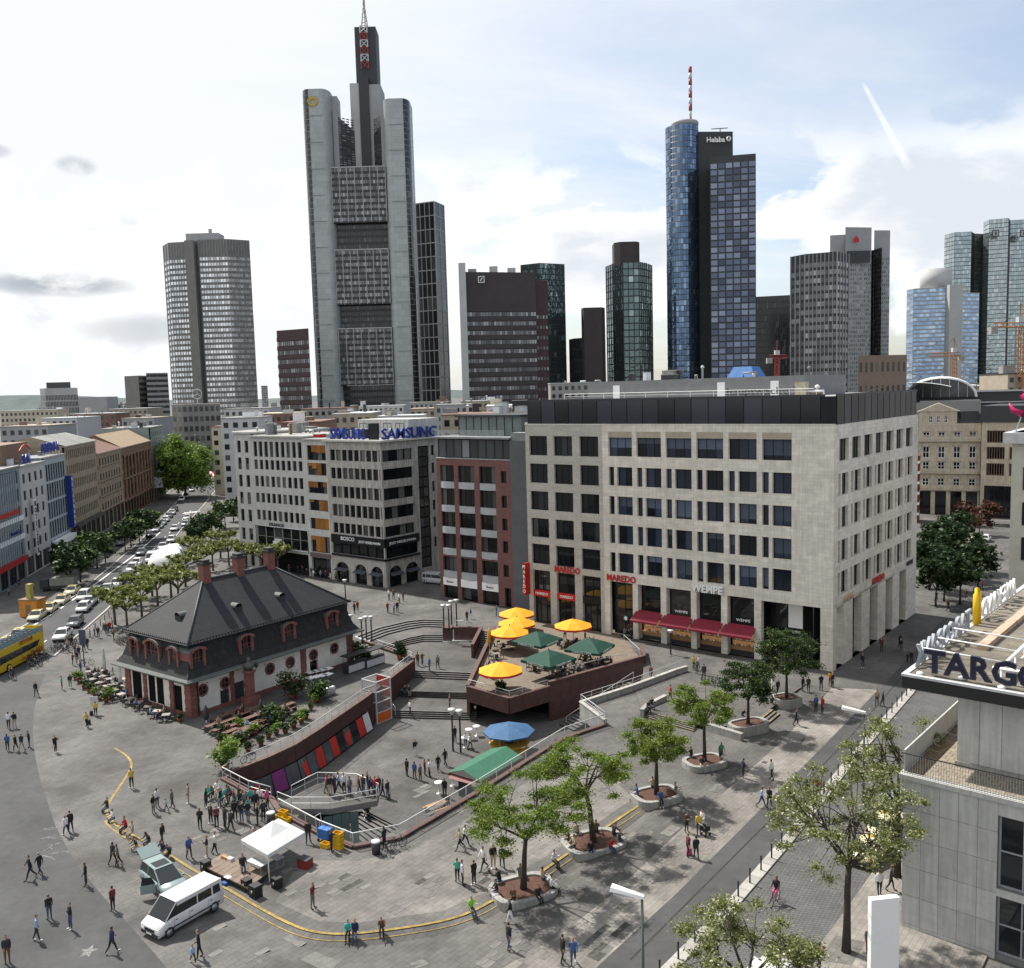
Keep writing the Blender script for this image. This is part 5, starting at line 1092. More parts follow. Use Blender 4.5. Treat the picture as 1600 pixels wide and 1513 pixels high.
# the tallest tower: two rounded shafts, glass middle with two open sky gardens, set-back core with mast
def tallest():
 Y = 585.; c = at(552, 640, Y); t = thing('tallest_tower', 'tallest grey tower with rounded corner shafts, recessed glass middle and antenna mast', 'skyscraper', (c.x, Y, 0))
 X = lambda px, py=400, y=Y: at(px, py, y).x-c.x; Z = lambda py, px=552, y=Y: at(px, py, y).z
 def shaft(px0, px1, ytop, lab, flip):
  # rounded plan: flat face in the middle, quarter rounds to both sides
  x0, x1 = X(px0, ytop), X(px1, ytop); w = x1-x0; zt = Z(ytop, (px0+px1)/2); n = 7; pl = []
  r_ = w*.28
  pts = [(x0, 22)]+[(x0+r_-r_*math.cos(Q*i/n), 10-9*math.sin(Q*i/n)*1.0) for i in range(n+1)]
  pts2 = [(x1-(r_-r_*math.cos(Q*i/n)), 10-9*math.sin(Q*i/n)) for i in range(n, -1, -1)]+[(x1, 22)]
  poly = pts+pts2; sm = MB().prism(CCW(poly), 0, zt, m_tg).mesh('shaft'); o = inst(sm, 'corner_shaft', t, label=lab)
  mb = MB(); f = 62
  side = pts2 if not flip else pts
  for k in range(f):
   za, zc = zt*(k+.04)/f, zt*(k+.96)/f
   for a, b in zip(side[1:-1], side[2:]):
    if abs(a[0]-b[0]) < .01: continue
    d = Vector((b[0]-a[0], b[1]-a[1])); nn = Vector((d.y, -d.x)).normalized()*.12; mb.add([(a[0]+nn.x, a[1]+nn.y, za), (b[0]+nn.x, b[1]+nn.y, za), (b[0]+nn.x, b[1]+nn.y, zc), (a[0]+nn.x, a[1]+nn.y, zc)], [(0,1,2,3)], tgd)
  mb.obj('window_panes', o, kind='stuff')
  mb = MB()
  for k in range(1, 14): z = zt*k/14; mb.box(x0+w*.25, .6, z-.25, x1-w*.25, 1.0, z+.05, m_tgr)
  mb.obj('joint_bands', o, kind='stuff')
  return x0, x1, zt
 a0, a1, za = shaft(468, 512, 138, 'left pale rounded shaft with yellow emblem', True)
 b0, b1, zb = shaft(595, 638, 153, 'right pale rounded shaft', False)
 # glass middle in four blocks with two deep gardens
 x0, x1 = X(505, 300), X(602, 300)
 for k, (ya, yb, yy) in enumerate(((258, 346, 4), (346, 388, 9), (388, 475, 4), (475, 512, 9), (512, 602, 4), (602, 640, 8))):
  z1, z0 = Z(ya), Z(yb) if yb < 640 else 0; mb = MB(); mb.box(x0, yy, z0, x1, 30, z1-.3, m_tdk); o = mb.obj('middle_block' if yy == 4 else 'sky_garden', t)
  mb = MB(); nf = max(2, round((z1-z0)/3.75)) if yb < 640 else 10; nc = 24
  for f in range(nf):
   for i in range(nc): xa = x0+(x1-x0)*(i+.1)/nc; xb = x0+(x1-x0)*(i+.9)/nc; h = (z1-z0)/nf; mb.add([(xa, yy-.15, z0+h*(f+.22)), (xb, yy-.15, z0+h*(f+.22)), (xb, yy-.15, z0+h*(f+.8)), (xa, yy-.15, z0+h*(f+.8))], [(0,1,2,3)], tgk if yy == 4 else tgd)
  mb.obj('window_panes', o, kind='stuff')
  if yy == 4:
   mb = MB()
   for i in range(9): xa = x0+(x1-x0)*i/8; mb.box(xa-.25, yy-.6, z0, xa+.25, yy-.02, z1, m_tgr)
   mb.box(x0, yy-.5, z1-.6, x1, yy+1, z1, m_tlt); mb.obj('mullions', o, kind='stuff')
 # V-shaped inner walls above the middle roof
 zm = Z(258); zi = Z(172); xc = X(566, 250)
 mb = MB(); mb.add([(a1-2, 8, zm), (xc, 26, zm), (xc, 26, Z(205)), (a1-2, 8, zi+4)], [(0,1,2,3), (3,2,1,0)], m_tdk); mb.add([(xc, 26, zm), (b0+2, 8, zm), (b0+2, 8, zi-3), (xc, 26, Z(205))], [(0,1,2,3), (3,2,1,0)], m_tdk); mb.box(a1-1, 10, zm, a1+3.5, 22, Z(142, 520), m_tgr); mb.box(b0-2, 10, zm, b0+1, 22, Z(160, 590), m_tgr); iw = mb.obj('inner_wall', t)
 mb = MB()
 for f in range(22):
  for i in range(9):
   u0, u1 = (i+.15)/9, (i+.85)/9; z = zm+(zi-zm)*(f+.2)/22; h = (zi-zm)/22*.55
   for A, B in (((a1-2, 8), (xc, 26)), ((xc, 26), (b0+2, 8))):
    pa = (A[0]+(B[0]-A[0])*u0, A[1]+(B[1]-A[1])*u0-.3); pb = (A[0]+(B[0]-A[0])*u1, A[1]+(B[1]-A[1])*u1-.3); mb.add([(*pa, z), (*pb, z), (*pb, z+h), (*pa, z+h)], [(0,1,2,3)], tgk)
 mb.obj('window_panes', iw, kind='stuff')
 # core and mast
 x0, x1 = X(547, 150, 605), X(595, 150, 605); zc = Z(122, 570, 605); mb = MB(); mb.box(x0, 20, zm, x0+(x1-x0)*.3, 40, zc-3, m_tlt); mb.box(x0+(x1-x0)*.3, 19, zm, x0+(x1-x0)*.62, 40, zc, m_tdk); mb.box(x0+(x1-x0)*.62, 20, zm, x1, 40, zc-4, m_tgr); mb.obj('core', t)
 x0, x1 = X(555, 80, 608), X(588, 80, 608); zk = Z(42, 570, 608); mb = MB(); mb.box(x0, 23, zc-6, x1, 38, zk, m_tdk); core = mb.obj('upper_core', t)
 xm = X(568, 60, 605); nseg = 6
 for k in range(nseg):
  z0, z1 = zc+6+(zk-zc-6)*k/nseg*1.0, zc+6+(zk-zc-6)*(k+1)/nseg; mb = MB(); m_ = m_rw1 if k % 2 == 0 else m_rw2
  for sx in (-2.2, 2.2):
   mb.tube([(xm+sx, 21, z0), (xm+sx, 21, z1)], .4, m_, 5); mb.tube([(xm+sx, 21, z0), (xm-sx, 21, z1)], .3, m_, 5)
  mb.tube([(xm-2.2, 21, z1), (xm+2.2, 21, z1)], .3, m_, 5); mb.obj('mast_section', t)
 mb = MB()
 for sx, sy in ((-2, -2), (2, -2), (0, 2)): mb.tube([(xm+sx, 28+sy, zk), (xm+sx*.2, 28+sy*.2, zk+14), (xm, 28, zk+40)], [.5, .35, .15], m_tlt, 5)
 for z in range(0, 24, 3): mb.tube([(xm-2+z*.08, 26+z*.05, zk+z), (xm+2-z*.08, 26+z*.05, zk+z+2)], .2, m_rw1 if z % 2 else m_tlt, 5)
 mb.obj('antenna', t)
 # yellow ribbon emblem on the left shaft
 xe, ze = X(488, 158), Z(158, 488); mb = MB(); n = 16
 for i in range(n):
  a, b = 6.2832*i/n, 6.2832*(i+1)/n; mb.add([(xe+3.2*math.cos(a), .4, ze+3.0*math.sin(a)), (xe+3.2*math.cos(b), .4, ze+3.0*math.sin(b)), (xe+1.7*math.cos(b), .4, ze+1.5*math.sin(b)-.3), (xe+1.7*math.cos(a), .4, ze+1.5*math.sin(a)-.3)], [(0,1,2,3), (3,2,1,0)], mat('emblem_gold', (.42, .30, .05), .5, .1, 1))
 mb.obj('emblem', t)
tallest()
t, rel, zt = tower('white_frame_tower', 'dark tower with white structural grid right behind the tallest tower', [(634,650),(678,640),(693,655)], 315, 30, m_tdk, tgd, 18, [6, 2], .86, .9, vf=m_tlt, hf=m_tlt, ref=1)
# brown slab bank with square emblem, glass tower behind it
t, rel, zt = tower('brown_bank_slab', 'dark brown banded bank slab with white square emblem', [(727,560),(836,572)], 425, 28, m_tbr, tgk, 19, [26], .8, .42, skiptop=4, hf=m_tbr)
mb = MB(); q = at(752, 437, 558); mb.box(-1.9, -.6, -1.9, 1.9, -.2, 1.9, m_swhite); mb.box(-1.5, -.7, -1.5, 1.5, -.55, 1.5, m_tbr); mb.add([(-.9, -.75, -.9), (-.3, -.75, -.9), (.9, -.75, .9), (.3, -.75, .9)], [(0,1,2,3)], m_swhite); mb.obj('emblem', t, (q.x-t.location.x, q.y-t.location.y, q.z))
mb = MB(); q = at(745, 415, 575); 
for k, (dx, h) in enumerate(((-3, 6), (10, 8), (21, 6))): mb.box(dx-2.5, 0, zt-2, dx+2.5, 5, zt+h*.6, m_tlt if k else m_tgr)
mb.obj('plant_room', t, (q.x-t.location.x, q.y-t.location.y, 0))
tower('pale_slab_edge', 'narrow pale stair slab on the left end of the brown bank', [(716,556),(727,556)], 411, 20, m_tlt, tgk, 10, [0], cat='building')
tower('brown_side_block', 'dark brown overhanging side block of the bank slab', [(836,575),(855,580)], 438, 20, m_trb, tgk, 16, [4], .5, .3, skiptop=3, cat='building')
tower('blue_glass_slab', 'bluish glass office tower behind the brown bank slab', [(813,660),(843,652),(882,662)], 411, 30, m_tdk, tgg, 32, [8, 10], .9, .8, ref=1)
# twin octagonal glass towers with brown shafts
t, rel, zt = tower('octagon_tower', 'octagonal dark green glass tower with brown cap', [(947,668),(957,655),(973,648),(998,648),(1010,656),(1018,668)], 410, 20, m_tdk, tgg, 26, [3, 4, 3, 4, 3], .84, .82, ref=2, vf=m_tdk)
q = at(978, 380, 655); mb = MB(); mb.prism([(-8.5, -2), (-5, -6), (6, -6), (9, -2), (9, 10), (-8.5, 10)], zt-2, q.z, m_tbr); mb.obj('cap', t, (q.x-t.location.x, q.y-t.location.y, 0))
tower('brown_shaft', 'windowless dark brown shaft beside the octagonal tower', [(908,640),(912,634),(940,634),(945,640)], 481, 18, m_tbr, tgd, 8, 0, ref=1)
tower('low_octagon_tower', 'lower round dark glass tower left of the brown shaft', [(890,672),(897,660),(910,656)], 529, 20, m_tdk, tgd, 9, [3, 4], .84, .8, ref=1, vf=m_tdk)
# round blue glass tower with square partner and red and white mast
def round_tower():
 Y = 625.; t, rel, zt = tower('square_blue_tower', 'dark square tower with large blue window grid beside the round glass tower', [(1109,600),(1181,594)], 240, 30, m_tdk, tgb, 10, 0, ref=1)
 a, b = rel; d = (b-a); l = d.length; d /= l; n = Vector((d.y, -d.x)); nf, nc = 37, 6
 cw, z0 = l/nc, 26.; fh = (zt-4-z0)/nf; pm = MB().box(.5, -.25, .5, cw-.35, 0, fh-.45, glass('grid_glass', (.075, .095, .145), (.19, .22, .3), .5, isl=False, rough=.12, metal=.7)).mesh('window_pane'); ang = math.atan2(d.y, d.x)
 for f in range(nf):
  for k in range(nc): p = a+d*(cw*k); inst(pm, 'window_pane', t, (p.x, p.y, z0+f*fh), ang)
 c = at(1068, 195, Y); zt = at(1068, 196, Y).z; R = (at(1092, 196, Y)-at(1043, 196, Y)).length/2*1.04
 t = thing('round_glass_tower', 'tall round blue glass tower with red and white striped mast', 'skyscraper', (c.x, Y+R*.6, 0))
 n = 40; mb = MB(); mb.lathe([(R, 0), (R, zt)], m_tdk, n, smooth=True); mb.obj('shell', t); mb = MB(); nf = 56
 for i in range(n):
  a0, a1 = 6.2832*(i+.04)/n, 6.2832*(i+.96)/n
  if math.sin((a0+a1)/2) > .35: continue
  for f in range(nf):
   z0, z1 = zt*(f+.06)/nf, zt*(f+.94)/nf; r_ = R+.2; mb.add([(r_*math.cos(a0), r_*math.sin(a0), z0), (r_*math.cos(a1), r_*math.sin(a1), z0), (r_*math.cos(a1), r_*math.sin(a1), z1), (r_*math.cos(a0), r_*math.sin(a0), z1)], [(0,1,2,3)], tgb)
 mb.obj('window_panes', t, kind='stuff'); mb = MB(); mb.lathe([(R*.82, zt), (R*.85, zt+2.5), (R*.8, zt+3.5)], m_tgr, 24, (2, 0)); mb.obj('roof_ring', t)
 q0, q1 = at(1079, 190, Y+6), at(1079, 102, Y+6); nb = 9
 for k in range(nb):
  z0 = q0.z-1+(q1.z-q0.z)*k/nb; z1 = q0.z-1+(q1.z-q0.z)*(k+1)/nb; mb = MB(); mb.tube([(0, 0, z0), (0, 0, z1)], 1.15 if k > 1 else .8, m_rw1 if k % 2 == 0 else m_rw2, 8); mb.obj('mast_section', t, (q0.x-c.x, 6-R*.6, 0))
 t2, rel, z2 = tower('dark_sign_tower', 'dark flat shaft carrying white lettering between round and square tower', [(1088,628),(1145,630)], 206, 22, m_tdk, tgd, 8, 0)
 text('Helaba', m_swhite, 4.6, t2, (12.5, -.5, z2-7), bold=.12, depth=.2, width=12); mb = MB(); mb.lathe([(1.7, 0), (1.7, .4)], m_swhite, 10); mb.box(-.5, -.5, .4, .5, 1.4, .5, m_tdk); mb.obj('emblem', t2, (21, -.6, z2-5.3), rot=(Q, 0, 0))
 mb = MB(); mb.tube([(0, 0, 0), (0, 0, 3)], .3, m_dmetal, 5); mb.tube([(-6, 0, 3), (5, 0, 3.4)], .3, m_dmetal, 5); mb.obj('roof_crane', t2, (17, 6, z2))
round_tower()
tower('far_dark_block', 'far dark ribbed office block behind the blue square tower', [(1180,830),(1240,822)], 464, 30, m_tdk, tgd, 20, [24], .7, .9, vf=m_tdk)
tower('grid_frame_tower', 'dark office tower with pale frame grid right of the blue square tower', [(1236,578),(1258,568),(1308,560),(1326,572)], 393, 30, m_tdk, tgk, 24, [3, 8, 4], .72, .6, skiptop=1, vf=m_tgr, ref=2)
# three-pronged pale tower
for nm, lab, cs, yt in (('pronged_tower_left', 'left prong of the pale tower with red emblem', [(1297,815),(1323,812)], 368), ('pronged_tower', 'middle prong of pale tower with red emblem near its top', [(1321,800),(1362,806)], 355), ('pronged_tower_right', 'right prong of the pale tower with red emblem', [(1366,812),(1391,815)], 360)):
 t, rel, zt = tower(nm, lab, cs, yt, 18, m_tgr, tgk, 44, [14 if nm == 'pronged_tower' else 8], .6, .6, skiptop=6)
 if nm == 'pronged_tower':
  mb = MB(); mb.box(-2.2, -.4, 0, 2.2, -.1, 3.6, m_sred); mb.box(-1.2, -.4, 3.6, 1.2, -.1, 5, m_sred); mb.obj('emblem', t, (9, -.6, zt-13)); mb = MB(); mb.box(1.5, -.5, zt-30, 21, -.1, zt-20, m_tdk); mb.obj('louvre_band', t)
tower('pronged_tower_core', 'darker recessed core between the pale prongs', [(1360,818),(1378,800),(1368,822)][:2], 392, 18, m_tdk, tgd, 40, [6], .8, .7, cat='building')
tower('brown_low_block', 'low brown stone block in front of the pronged tower', [(1341,470),(1417,476)], 556, 30, mat('brown_stone_far', (.2, .15, .115), .8, .1, .5), tgd, 4, [9], .4, .4, cat='building')
# bright blue office with rounded white roof
t, rel, zt = tower('blue_white_office', 'bright blue and white office building with rounded white roof drum', [(1417,690),(1428,682),(1487,676)], 449, 35, m_tlt, tgy, 34, [2, 12], .95, .68, hf=m_tlt, ref=2)
q = at(1462, 450, 690); mb = MB(); mb.lathe([(11, zt-2), (11, at(1462, 422, 690).z)], m_tlt, 24); mb.obj('roof_drum', t, (q.x-t.location.x, q.y-t.location.y, 0)); q = at(1493, 445, 672); mb = MB(); mb.box(-5, -2, 0, 4.5, 20, q.z, m_tlt); mb.obj('white_core', t, (q.x-t.location.x, q.y-t.location.y, 0))
tower('blue_white_wing', 'right wing of the blue and white office', [(1503,676),(1530,682)], 458, 30, m_tlt, tgy, 34, [6], .95, .7, hf=m_tlt, cat='building')
t, rel, zt = tower('mirror_tower_left', 'left of the two mirrored glass bank towers', [(1476,872),(1492,858),(1518,856),(1523,868),(1537,872)], 362, 40, m_tdk, tgm, 44, [4, 8, 0, 5], .93, .86, ref=2)
t, rel, zt = tower('mirror_tower_right', 'right of the two mirrored glass bank towers with square emblem', [(1537,862),(1546,848),(1576,842),(1579,854),(1612,850)], 341, 40, m_tdk, tgm, 46, [3, 9, 0, 9], .93, .86, ref=2)
for px in (1555, 1599):
 mb = MB(); q = at(px, 365, 838); mb.box(-3, -.6, -3, 3, -.2, 3, m_tdk); mb.box(-2.2, -.7, -2.2, 2.2, -.55, 2.2, m_tlt); mb.box(-.5, -.8, -1.6, .8, -.65, 1.6, m_tdk); mb.obj('emblem', t, (q.x-t.location.x, q.y-t.location.y, q.z))
# left horizon
tower('pale_far_office', 'pale far office block with dark roof box on the left horizon', [(62,900),(70,890),(121,900)], 607, 40, m_tlt, tgd, 8, [3, 22], .55, .8, skiptop=1, ref=1, cat='building'); tower('roof_box_block', 'dark roof box of the pale far office', [(72,915),(110,915)], 598, 20, m_tdk, tgd, 3, 0, cat='building')
tower('grey_far_hall', 'plain grey far hall right of the pale office', [(122,880),(166,870),(184,890)], 620, 40, m_tgr, tgd, 3, 0, ref=1, cat='building')
tower('grey_far_slab', 'grey far slab with windowless end wall', [(194,800),(216,792),(230,806)], 587, 30, m_tcon, tgd, 12, [0, 6], .8, .5, ref=1, cat='building'); tower('banded_far_block', 'banded grey far block next to the windowless slab', [(228,790),(262,800)], 583, 30, m_tgr, tgd, 13, [14], .9, .5, cat='building')
tower('hazy_far_tower', 'tiny hazy tower far off in the gap', [(408,2300),(418,2300)], 603, 30, m_tgr, tgk, 12, [3], cat='building'); tower('concrete_fin_block', 'dark block with pale concrete fins and round star sign', [(268,440),(284,432),(344,436)], 632, 30, m_tcon, tgd, 7, [2, 7], .6, .5, ref=1, cat='building')
q = at(308, 616, 432); st = thing('star_sign', 'round three-pointed star sign on the dark block roof', 'sign', q); mb = MB(); mb.tube([(2.2*math.cos(6.2832*i/20), 0, 2.2*math.sin(6.2832*i/20)) for i in range(21)], .18, m_lgrey, 5); mb.obj('ring', st)
mb = MB()
for k in range(3): a = Q+k*2.0944; mb.tube([(0, 0, 0), (2.1*math.cos(a), 0, 2.1*math.sin(a))], .16, m_lgrey, 5)
mb.tube([(0, 0, -2.2), (0, 0, -4.5)], .3, m_lgrey, 5); mb.obj('star', st)
# ------------------------------------------------------------------ roofscape between the near fronts and the towers
rs = random.Random(12)
m_rf = [m_conc, m_lgrey, m_cream, mat('far_white', (.50, .51, .51), .8, .12, .3), mat('far_tan', (.33, .28, .22), .85, .15, .3), m_tgr, mat('far_brown_roof', (.19, .11, .085), .85, .15, .3)]
def lowblock(px, py, Y, wpx, dep, m, mr, k):
 a, b = at(px, py, Y), at(px+wpx, py, Y); w = b.x-a.x; z = a.z
 t = thing('town_house', f'{["grey","pale grey","cream","white","tan","mid grey","brown-roofed"][m_rf.index(m)]} flat-roofed town block {k}', 'building', (a.x, Y, 0), 0, 'town blocks behind the near fronts')
 mb = MB(); mb.box(0, 0, 0, w, dep, z, m); mb.box(-.2, -.2, z, w+.2, dep+.2, z+.35, mr); mb.obj('shell', t); mb = MB(); n = max(3, int(w/2.6)); nf = max(2, int(z/3.6))
 for f in range(nf):
  for i in range(n): mb.add([(w*(i+.25)/n, -.06, z-1.2-f*3.5-1.7), (w*(i+.75)/n, -.06, z-1.2-f*3.5-1.7), (w*(i+.75)/n, -.06, z-1.2-f*3.5), (w*(i+.25)/n, -.06, z-1.2-f*3.5)], [(0,1,2,3)], tgd)
 mb.obj('window_panes', t, kind='stuff'); roof_kit(t, 1, 1, w-1, dep-1, z+.35, max(3, int(w/7)), k+300, RK+[m_brn], 1.5)
ORD = 'first second third fourth fifth sixth seventh eighth ninth tenth eleventh twelfth thirteenth fourteenth fifteenth sixteenth seventeenth eighteenth nineteenth twentieth twenty-first twenty-second twenty-third twenty-fourth twenty-fifth twenty-sixth twenty-seventh'.split()
specs = [(0,668,330,75),(60,655,420,60),(0,643,560,90),(110,648,480,70),(170,640,560,60),(190,655,400,50),(60,636,900,150),(345,655,300,60),(350,640,420,70),(400,648,380,60),(440,662,260,60),(470,640,420,80),(520,648,330,60),(560,636,500,70),(590,652,300,70),(640,640,420,60),(680,634,380,60),(690,650,250,80),(720,628,470,60),(760,636,300,60),(790,640,260,45),(860,600,420,80),(640,630,520,60),(330,668,330,40)]
for k, (px, py, Y, w) in enumerate(specs): lowblock(px, py, Y, w, rs.uniform(14, 30), rs.choice(m_rf), rs.choice(m_rf), k)
for o in list(COL.objects):
 if o.name.startswith('town_house') and o.get('label'):
  k = int(o['label'].split()[-1]); rank = sorted(range(len(specs)), key=lambda i: specs[i][0]+specs[i][3]/2).index(k)
  o['label'] = ' '.join(o['label'].split()[:-1])+' in the roofscape below the towers, '+ORD[rank]+' from the left'
# white long roof on the far left and hills on the horizon
m_hill = mat('wooded_hills', (.075, .10, .095), .95, .25, .01); mb = MB(); n = 60; pr = [(-4200+k*140, 6200, 34+28*math.sin(k*.31)+22*math.sin(k*.13+1)+18) for k in range(n)]
mb.add([(x, y, 0) for x, y, z in pr]+[(x, y+300, max(20, z)) for x, y, z in pr]+[(x, y+1500, 0) for x, y, z in pr], [(i, i+1, n+i+1, n+i) for i in range(n-1)]+[(n+i, n+i+1, 2*n+i+1, 2*n+i) for i in range(n-1)], m_hill); mb.obj('hills', kind='structure')
# ------------------------------------------------------------------ right: ornate gabled house, fan-roofed hall, neighbours
def gabled():
 Y = 235.; a = at(1436, 640, Y); b = at(1533, 660, Y-6); rz = math.atan2(b.y-a.y, b.x-a.x); W_ = (b-a).xy.length; t = thing('gabled_house', 'ornate cream sandstone house with triangular gable right of the limestone block', 'building', (a.x, a.y, 0), rz)
 m_s = mat('cream_sandstone', (.45, .39, .30), .85, .18, .8, .2, streak=.2); g = g_dark; F = FM(); Z = lambda py: at(1480, py, Y-3).z; zt = Z(662); cw = W_/4
 rows = [(Z(686), Z(675)), (Z(716), Z(698)), (Z(735), Z(722)), (Z(759), Z(748))]
 ops = [(cw*(k+.28), r0, cw*(k+.72), r1) for k in range(4) for r0, r1 in rows]; gr = [(cw*k+.5, 0, cw*(k+1)-.5, Z(768)) for k in range(4)]
 mb = MB(); fac_mesh(mb, W_, 0, zt, ops+gr, m_s, .4); mb.box(0, .6, 0, W_, 18, zt-.05, m_s); mb.obj('front_wall', t)
 for q in ops:
  window(t, F, *q, m_white, g, n=2, rows=2, fr=.14, dep=.3, panes=False); mb = MB(); c_ = (q[0]+q[2])/2; w = (q[2]-q[0])/2+.3; mb.add([(c_-w, -.25, q[3]+.15), (c_+w, -.25, q[3]+.15), (c_, -.25, q[3]+.75), (c_-w, 0, q[3]+.15), (c_+w, 0, q[3]+.15), (c_, 0, q[3]+.8)], [(0,1,2), (1,4,5,2), (3,0,2,5), (0,3,4,1)], m_s); mb.obj('window_hood', t)
 for q in gr: window(t, F, *q, m_frame, g, n=2, fr=.15, dep=.4, panes=False, name='shop_window')
 for z in (Z(690), Z(740), Z(766)): mb = MB(); mb.box(-.1, -.7, z, W_+.1, -.02, z+.5, m_s); mb.box(-.05, -.75, z+.5, W_+.05, -.65, z+1.3, m_s); mb.obj('balcony', t)
 gx0, gx1 = W_*.0, W_*.62; zg = Z(643); za = Z(630)
 mb = MB(); fac_mesh(mb, gx1, zt, zg, [(gx1*(.26+.2*k), Z(661), gx1*(.36+.2*k), Z(650)) for k in range(3)], m_s, .3); mb.add([(-.4, -.2, zg), (gx1+.6, -.2, zg), (gx1/2, -.2, za), (-.4, 6, zg), (gx1+.6, 6, zg), (gx1/2, 6, za)], [(0,1,2), (0,2,5,3), (1,4,5,2)], m_s); mb.obj('gable', t)
 for k in range(3): window(t, F, gx1*(.26+.2*k), Z(661), gx1*(.36+.2*k), Z(650), m_white, g, n=2, rows=2, fr=.12, dep=.25, panes=False)
 mb = MB(); mb.add([(0, .5, zt), (W_, .5, zt), (W_, 5, zt+5.5), (0, 5, zt+5.5), (0, 18, zt+5.5), (W_, 18, zt+5.5)], [(0,1,2,3), (3,2,5,4)], m_tdk); mb.box(W_*.68, .9, zt+.3, W_*.95, 3, zt+3, m_tdk); mb.obj('roof', t)
 # red brick striped corner shop
 c = at(1443, 760, Y-16); t2 = thing('striped_brick_corner', 'red and white striped brick corner just visible past the limestone block', 'building', (c.x, c.y, 0), rz)
 for k in range(26): mb = MB(); mb.box(-3, 0, k*.62, -.9, 6, k*.62+.6, m_swhite if k % 4 == 3 else mat('red_brick', (.16, .035, .022), .85, .15, 2)); mb.obj('brick_course', t2)
 # beige neighbour with dark vertical bays, running down the side street
 a = at(1534, 663, Y-8); t3 = thing('ribbed_beige_house', 'beige house with tall dark ribbed window bays next to the gabled house', 'building', (a.x, a.y, 0), rz+RAD(-14)); W3 = 15.; zt = at(1534, 660, Y-8).z
 mb = MB(); ops = [(1.2+5*k, z, 5.2+5*k, z+3.0) for k in range(3) for z in (zt-5, zt-9, zt-13)]+[(.8, .0, 14.2, zt-15.5)]; fac_mesh(mb, W3, 0, zt, ops, m_s, .5); mb.box(0, .7, 0, W3, 18, zt-.1, m_s); mb.obj('front_wall', t3)
 mbr = mat('brown_rib', (.14, .09, .06), .7, .1, 1)
 for q in ops[:-1]: window(t3, F, *q, mbr, g, n=7, fr=.22, dep=.4, panes=False)
 window(t3, F, *ops[-1], m_frame, g, n=6, fr=.2, dep=.5, panes=False, name='shop_window'); mb = MB(); mb.box(-.2, -.3, zt, W3+.2, 18, zt+4, m_tdk); mb.obj('attic', t3)
 # long dark roof with white fan vault behind
 a = at(1415, 625, Y+30); t4 = thing('dark_roof_hall', 'long dark glass-roofed hall behind the gabled house', 'building', (a.x, a.y, 0), rz); w4 = 50.; z4 = at(1450, 613, Y+30).z; mb = MB(); mb.box(0, 0, 0, w4, 25, z4, m_tdk); mb.obj('shell', t4)
 for z in (z4-.2, z4-3.2): mb = MB(); mb.box(-.1, -.4, z, w4, -.05, z+.3, m_lgrey); mb.obj('trim', t4)
 mb = MB(); n = 12; r_ = 9.0; zc = z4-1.5
 for i in range(n):
  a0, a1 = math.pi*i/n, math.pi*(i+1)/n; f = lambda a_, y: (9-r_*math.cos(a_), y, zc+r_*.62*math.sin(a_)); mb.add([f(a0, -1), f(a1, -1), f(a1, 24), f(a0, 24)], [(0,1,2,3)], m_white); mb.add([f(a0, -.6), f(a1, -.6), (9, -.6, zc)], [(2,1,0), (0,1,2)], tgd)
  mb.tube([f(a0, -1), f(a1, -1)], .35, m_white, 5)
 mb.obj('vault', t4)
 for k in range(7): mb = MB(); x = 9-r_+r_*2*(k+1)/8; h = r_*.62*math.sqrt(max(0, 1-((x-9)/r_)**2)); mb.tube([(x, -.8, zc), (x, -.8, zc+h)], .1, m_lgrey, 5); mb.obj('glazing_bar', t4)
 a = at(1322, 618, Y+20); t5 = thing('white_shell_roof', 'low white curved shell roof behind the limestone block', 'roof', (a.x, a.y, 0), rz); mb = MB(); n = 10; f = lambda u, y: (26*u, y, a.z-3+8*math.sin(.35+u*1.9)*.75)
 for i in range(n): mb.add([f(i/n, 0), f((i+1)/n, 0), f((i+1)/n, 22), f(i/n, 22)], [(0,1,2,3), (3,2,1,0)], m_white)
 mb.box(0, .5, 0, 26, 22, a.z-2.5, m_tgr); mb.obj('shell', t5)
 for k, (px, py, Y_, w) in enumerate(((1545,600,420,80),(1500,606,380,50),(1575,585,330,60))): lowblock(px, py, Y_, w, 20, m_rf[4 if k else 1], m_tdk, 900+k); COL.objects[-1]
 for o in COL.objects:
  if o.name.startswith('town_house') and o['label'].split()[-1] in ('900', '901', '902'): o['label'] = o['label'][:-3]+['beside the orange crane', 'between the dark hall and blue office', 'at the right picture edge'][int(o['label'][-1])]
 # grey-green house at far right edge with magenta ribbon sign
 a = at(1582, 676, 105); t6 = thing('ribbon_sign_house', 'pale rendered house with magenta ribbon sign on its roof at right edge', 'building', (a.x, a.y, 0), RAD(-39)); zt = at(1582, 676, 105).z; mb = MB(); mb.box(0, 0, 0, 14, 14, zt, mat('pale_render', (.44, .43, .37), .85, .1, 1)); mb.box(-.8, -.8, zt-1.2, 14, 14, zt, m_lgrey); mb.obj('shell', t6)
 for zz in (zt-6.5, zt-10.5, zt-14.5): window(t6, F, 1.2, zz, 2.6, zz+2.6, m_frame, g, dep=-.02, panes=False)
 mb = MB(); mb.tube([(-.4, 0, zt+3.3), (0, 0, zt+2.5), (.9, 0, zt+2.1), (1.6, 0, zt+2.7), (1.8, 0, zt+4.2), (1.2, 0, zt+5), (.9, 0, zt+4.2), (1.6, 0, zt+3)], [.08, .3, .42, .42, .4, .35, .3, .2], mat('magenta_sign', (.42, .01, .10), .4, 0), 8); mb.obj('ribbon_sign', t6); mb = MB(); mb.tube([(.3, 0, zt), (.9, 0, zt+2)], .08, m_lgrey, 5); mb.tube([(1.8, 0, zt), (1.4, 0, zt+2)], .08, m_lgrey, 5); mb.obj('sign_stand', t6)
gabled()
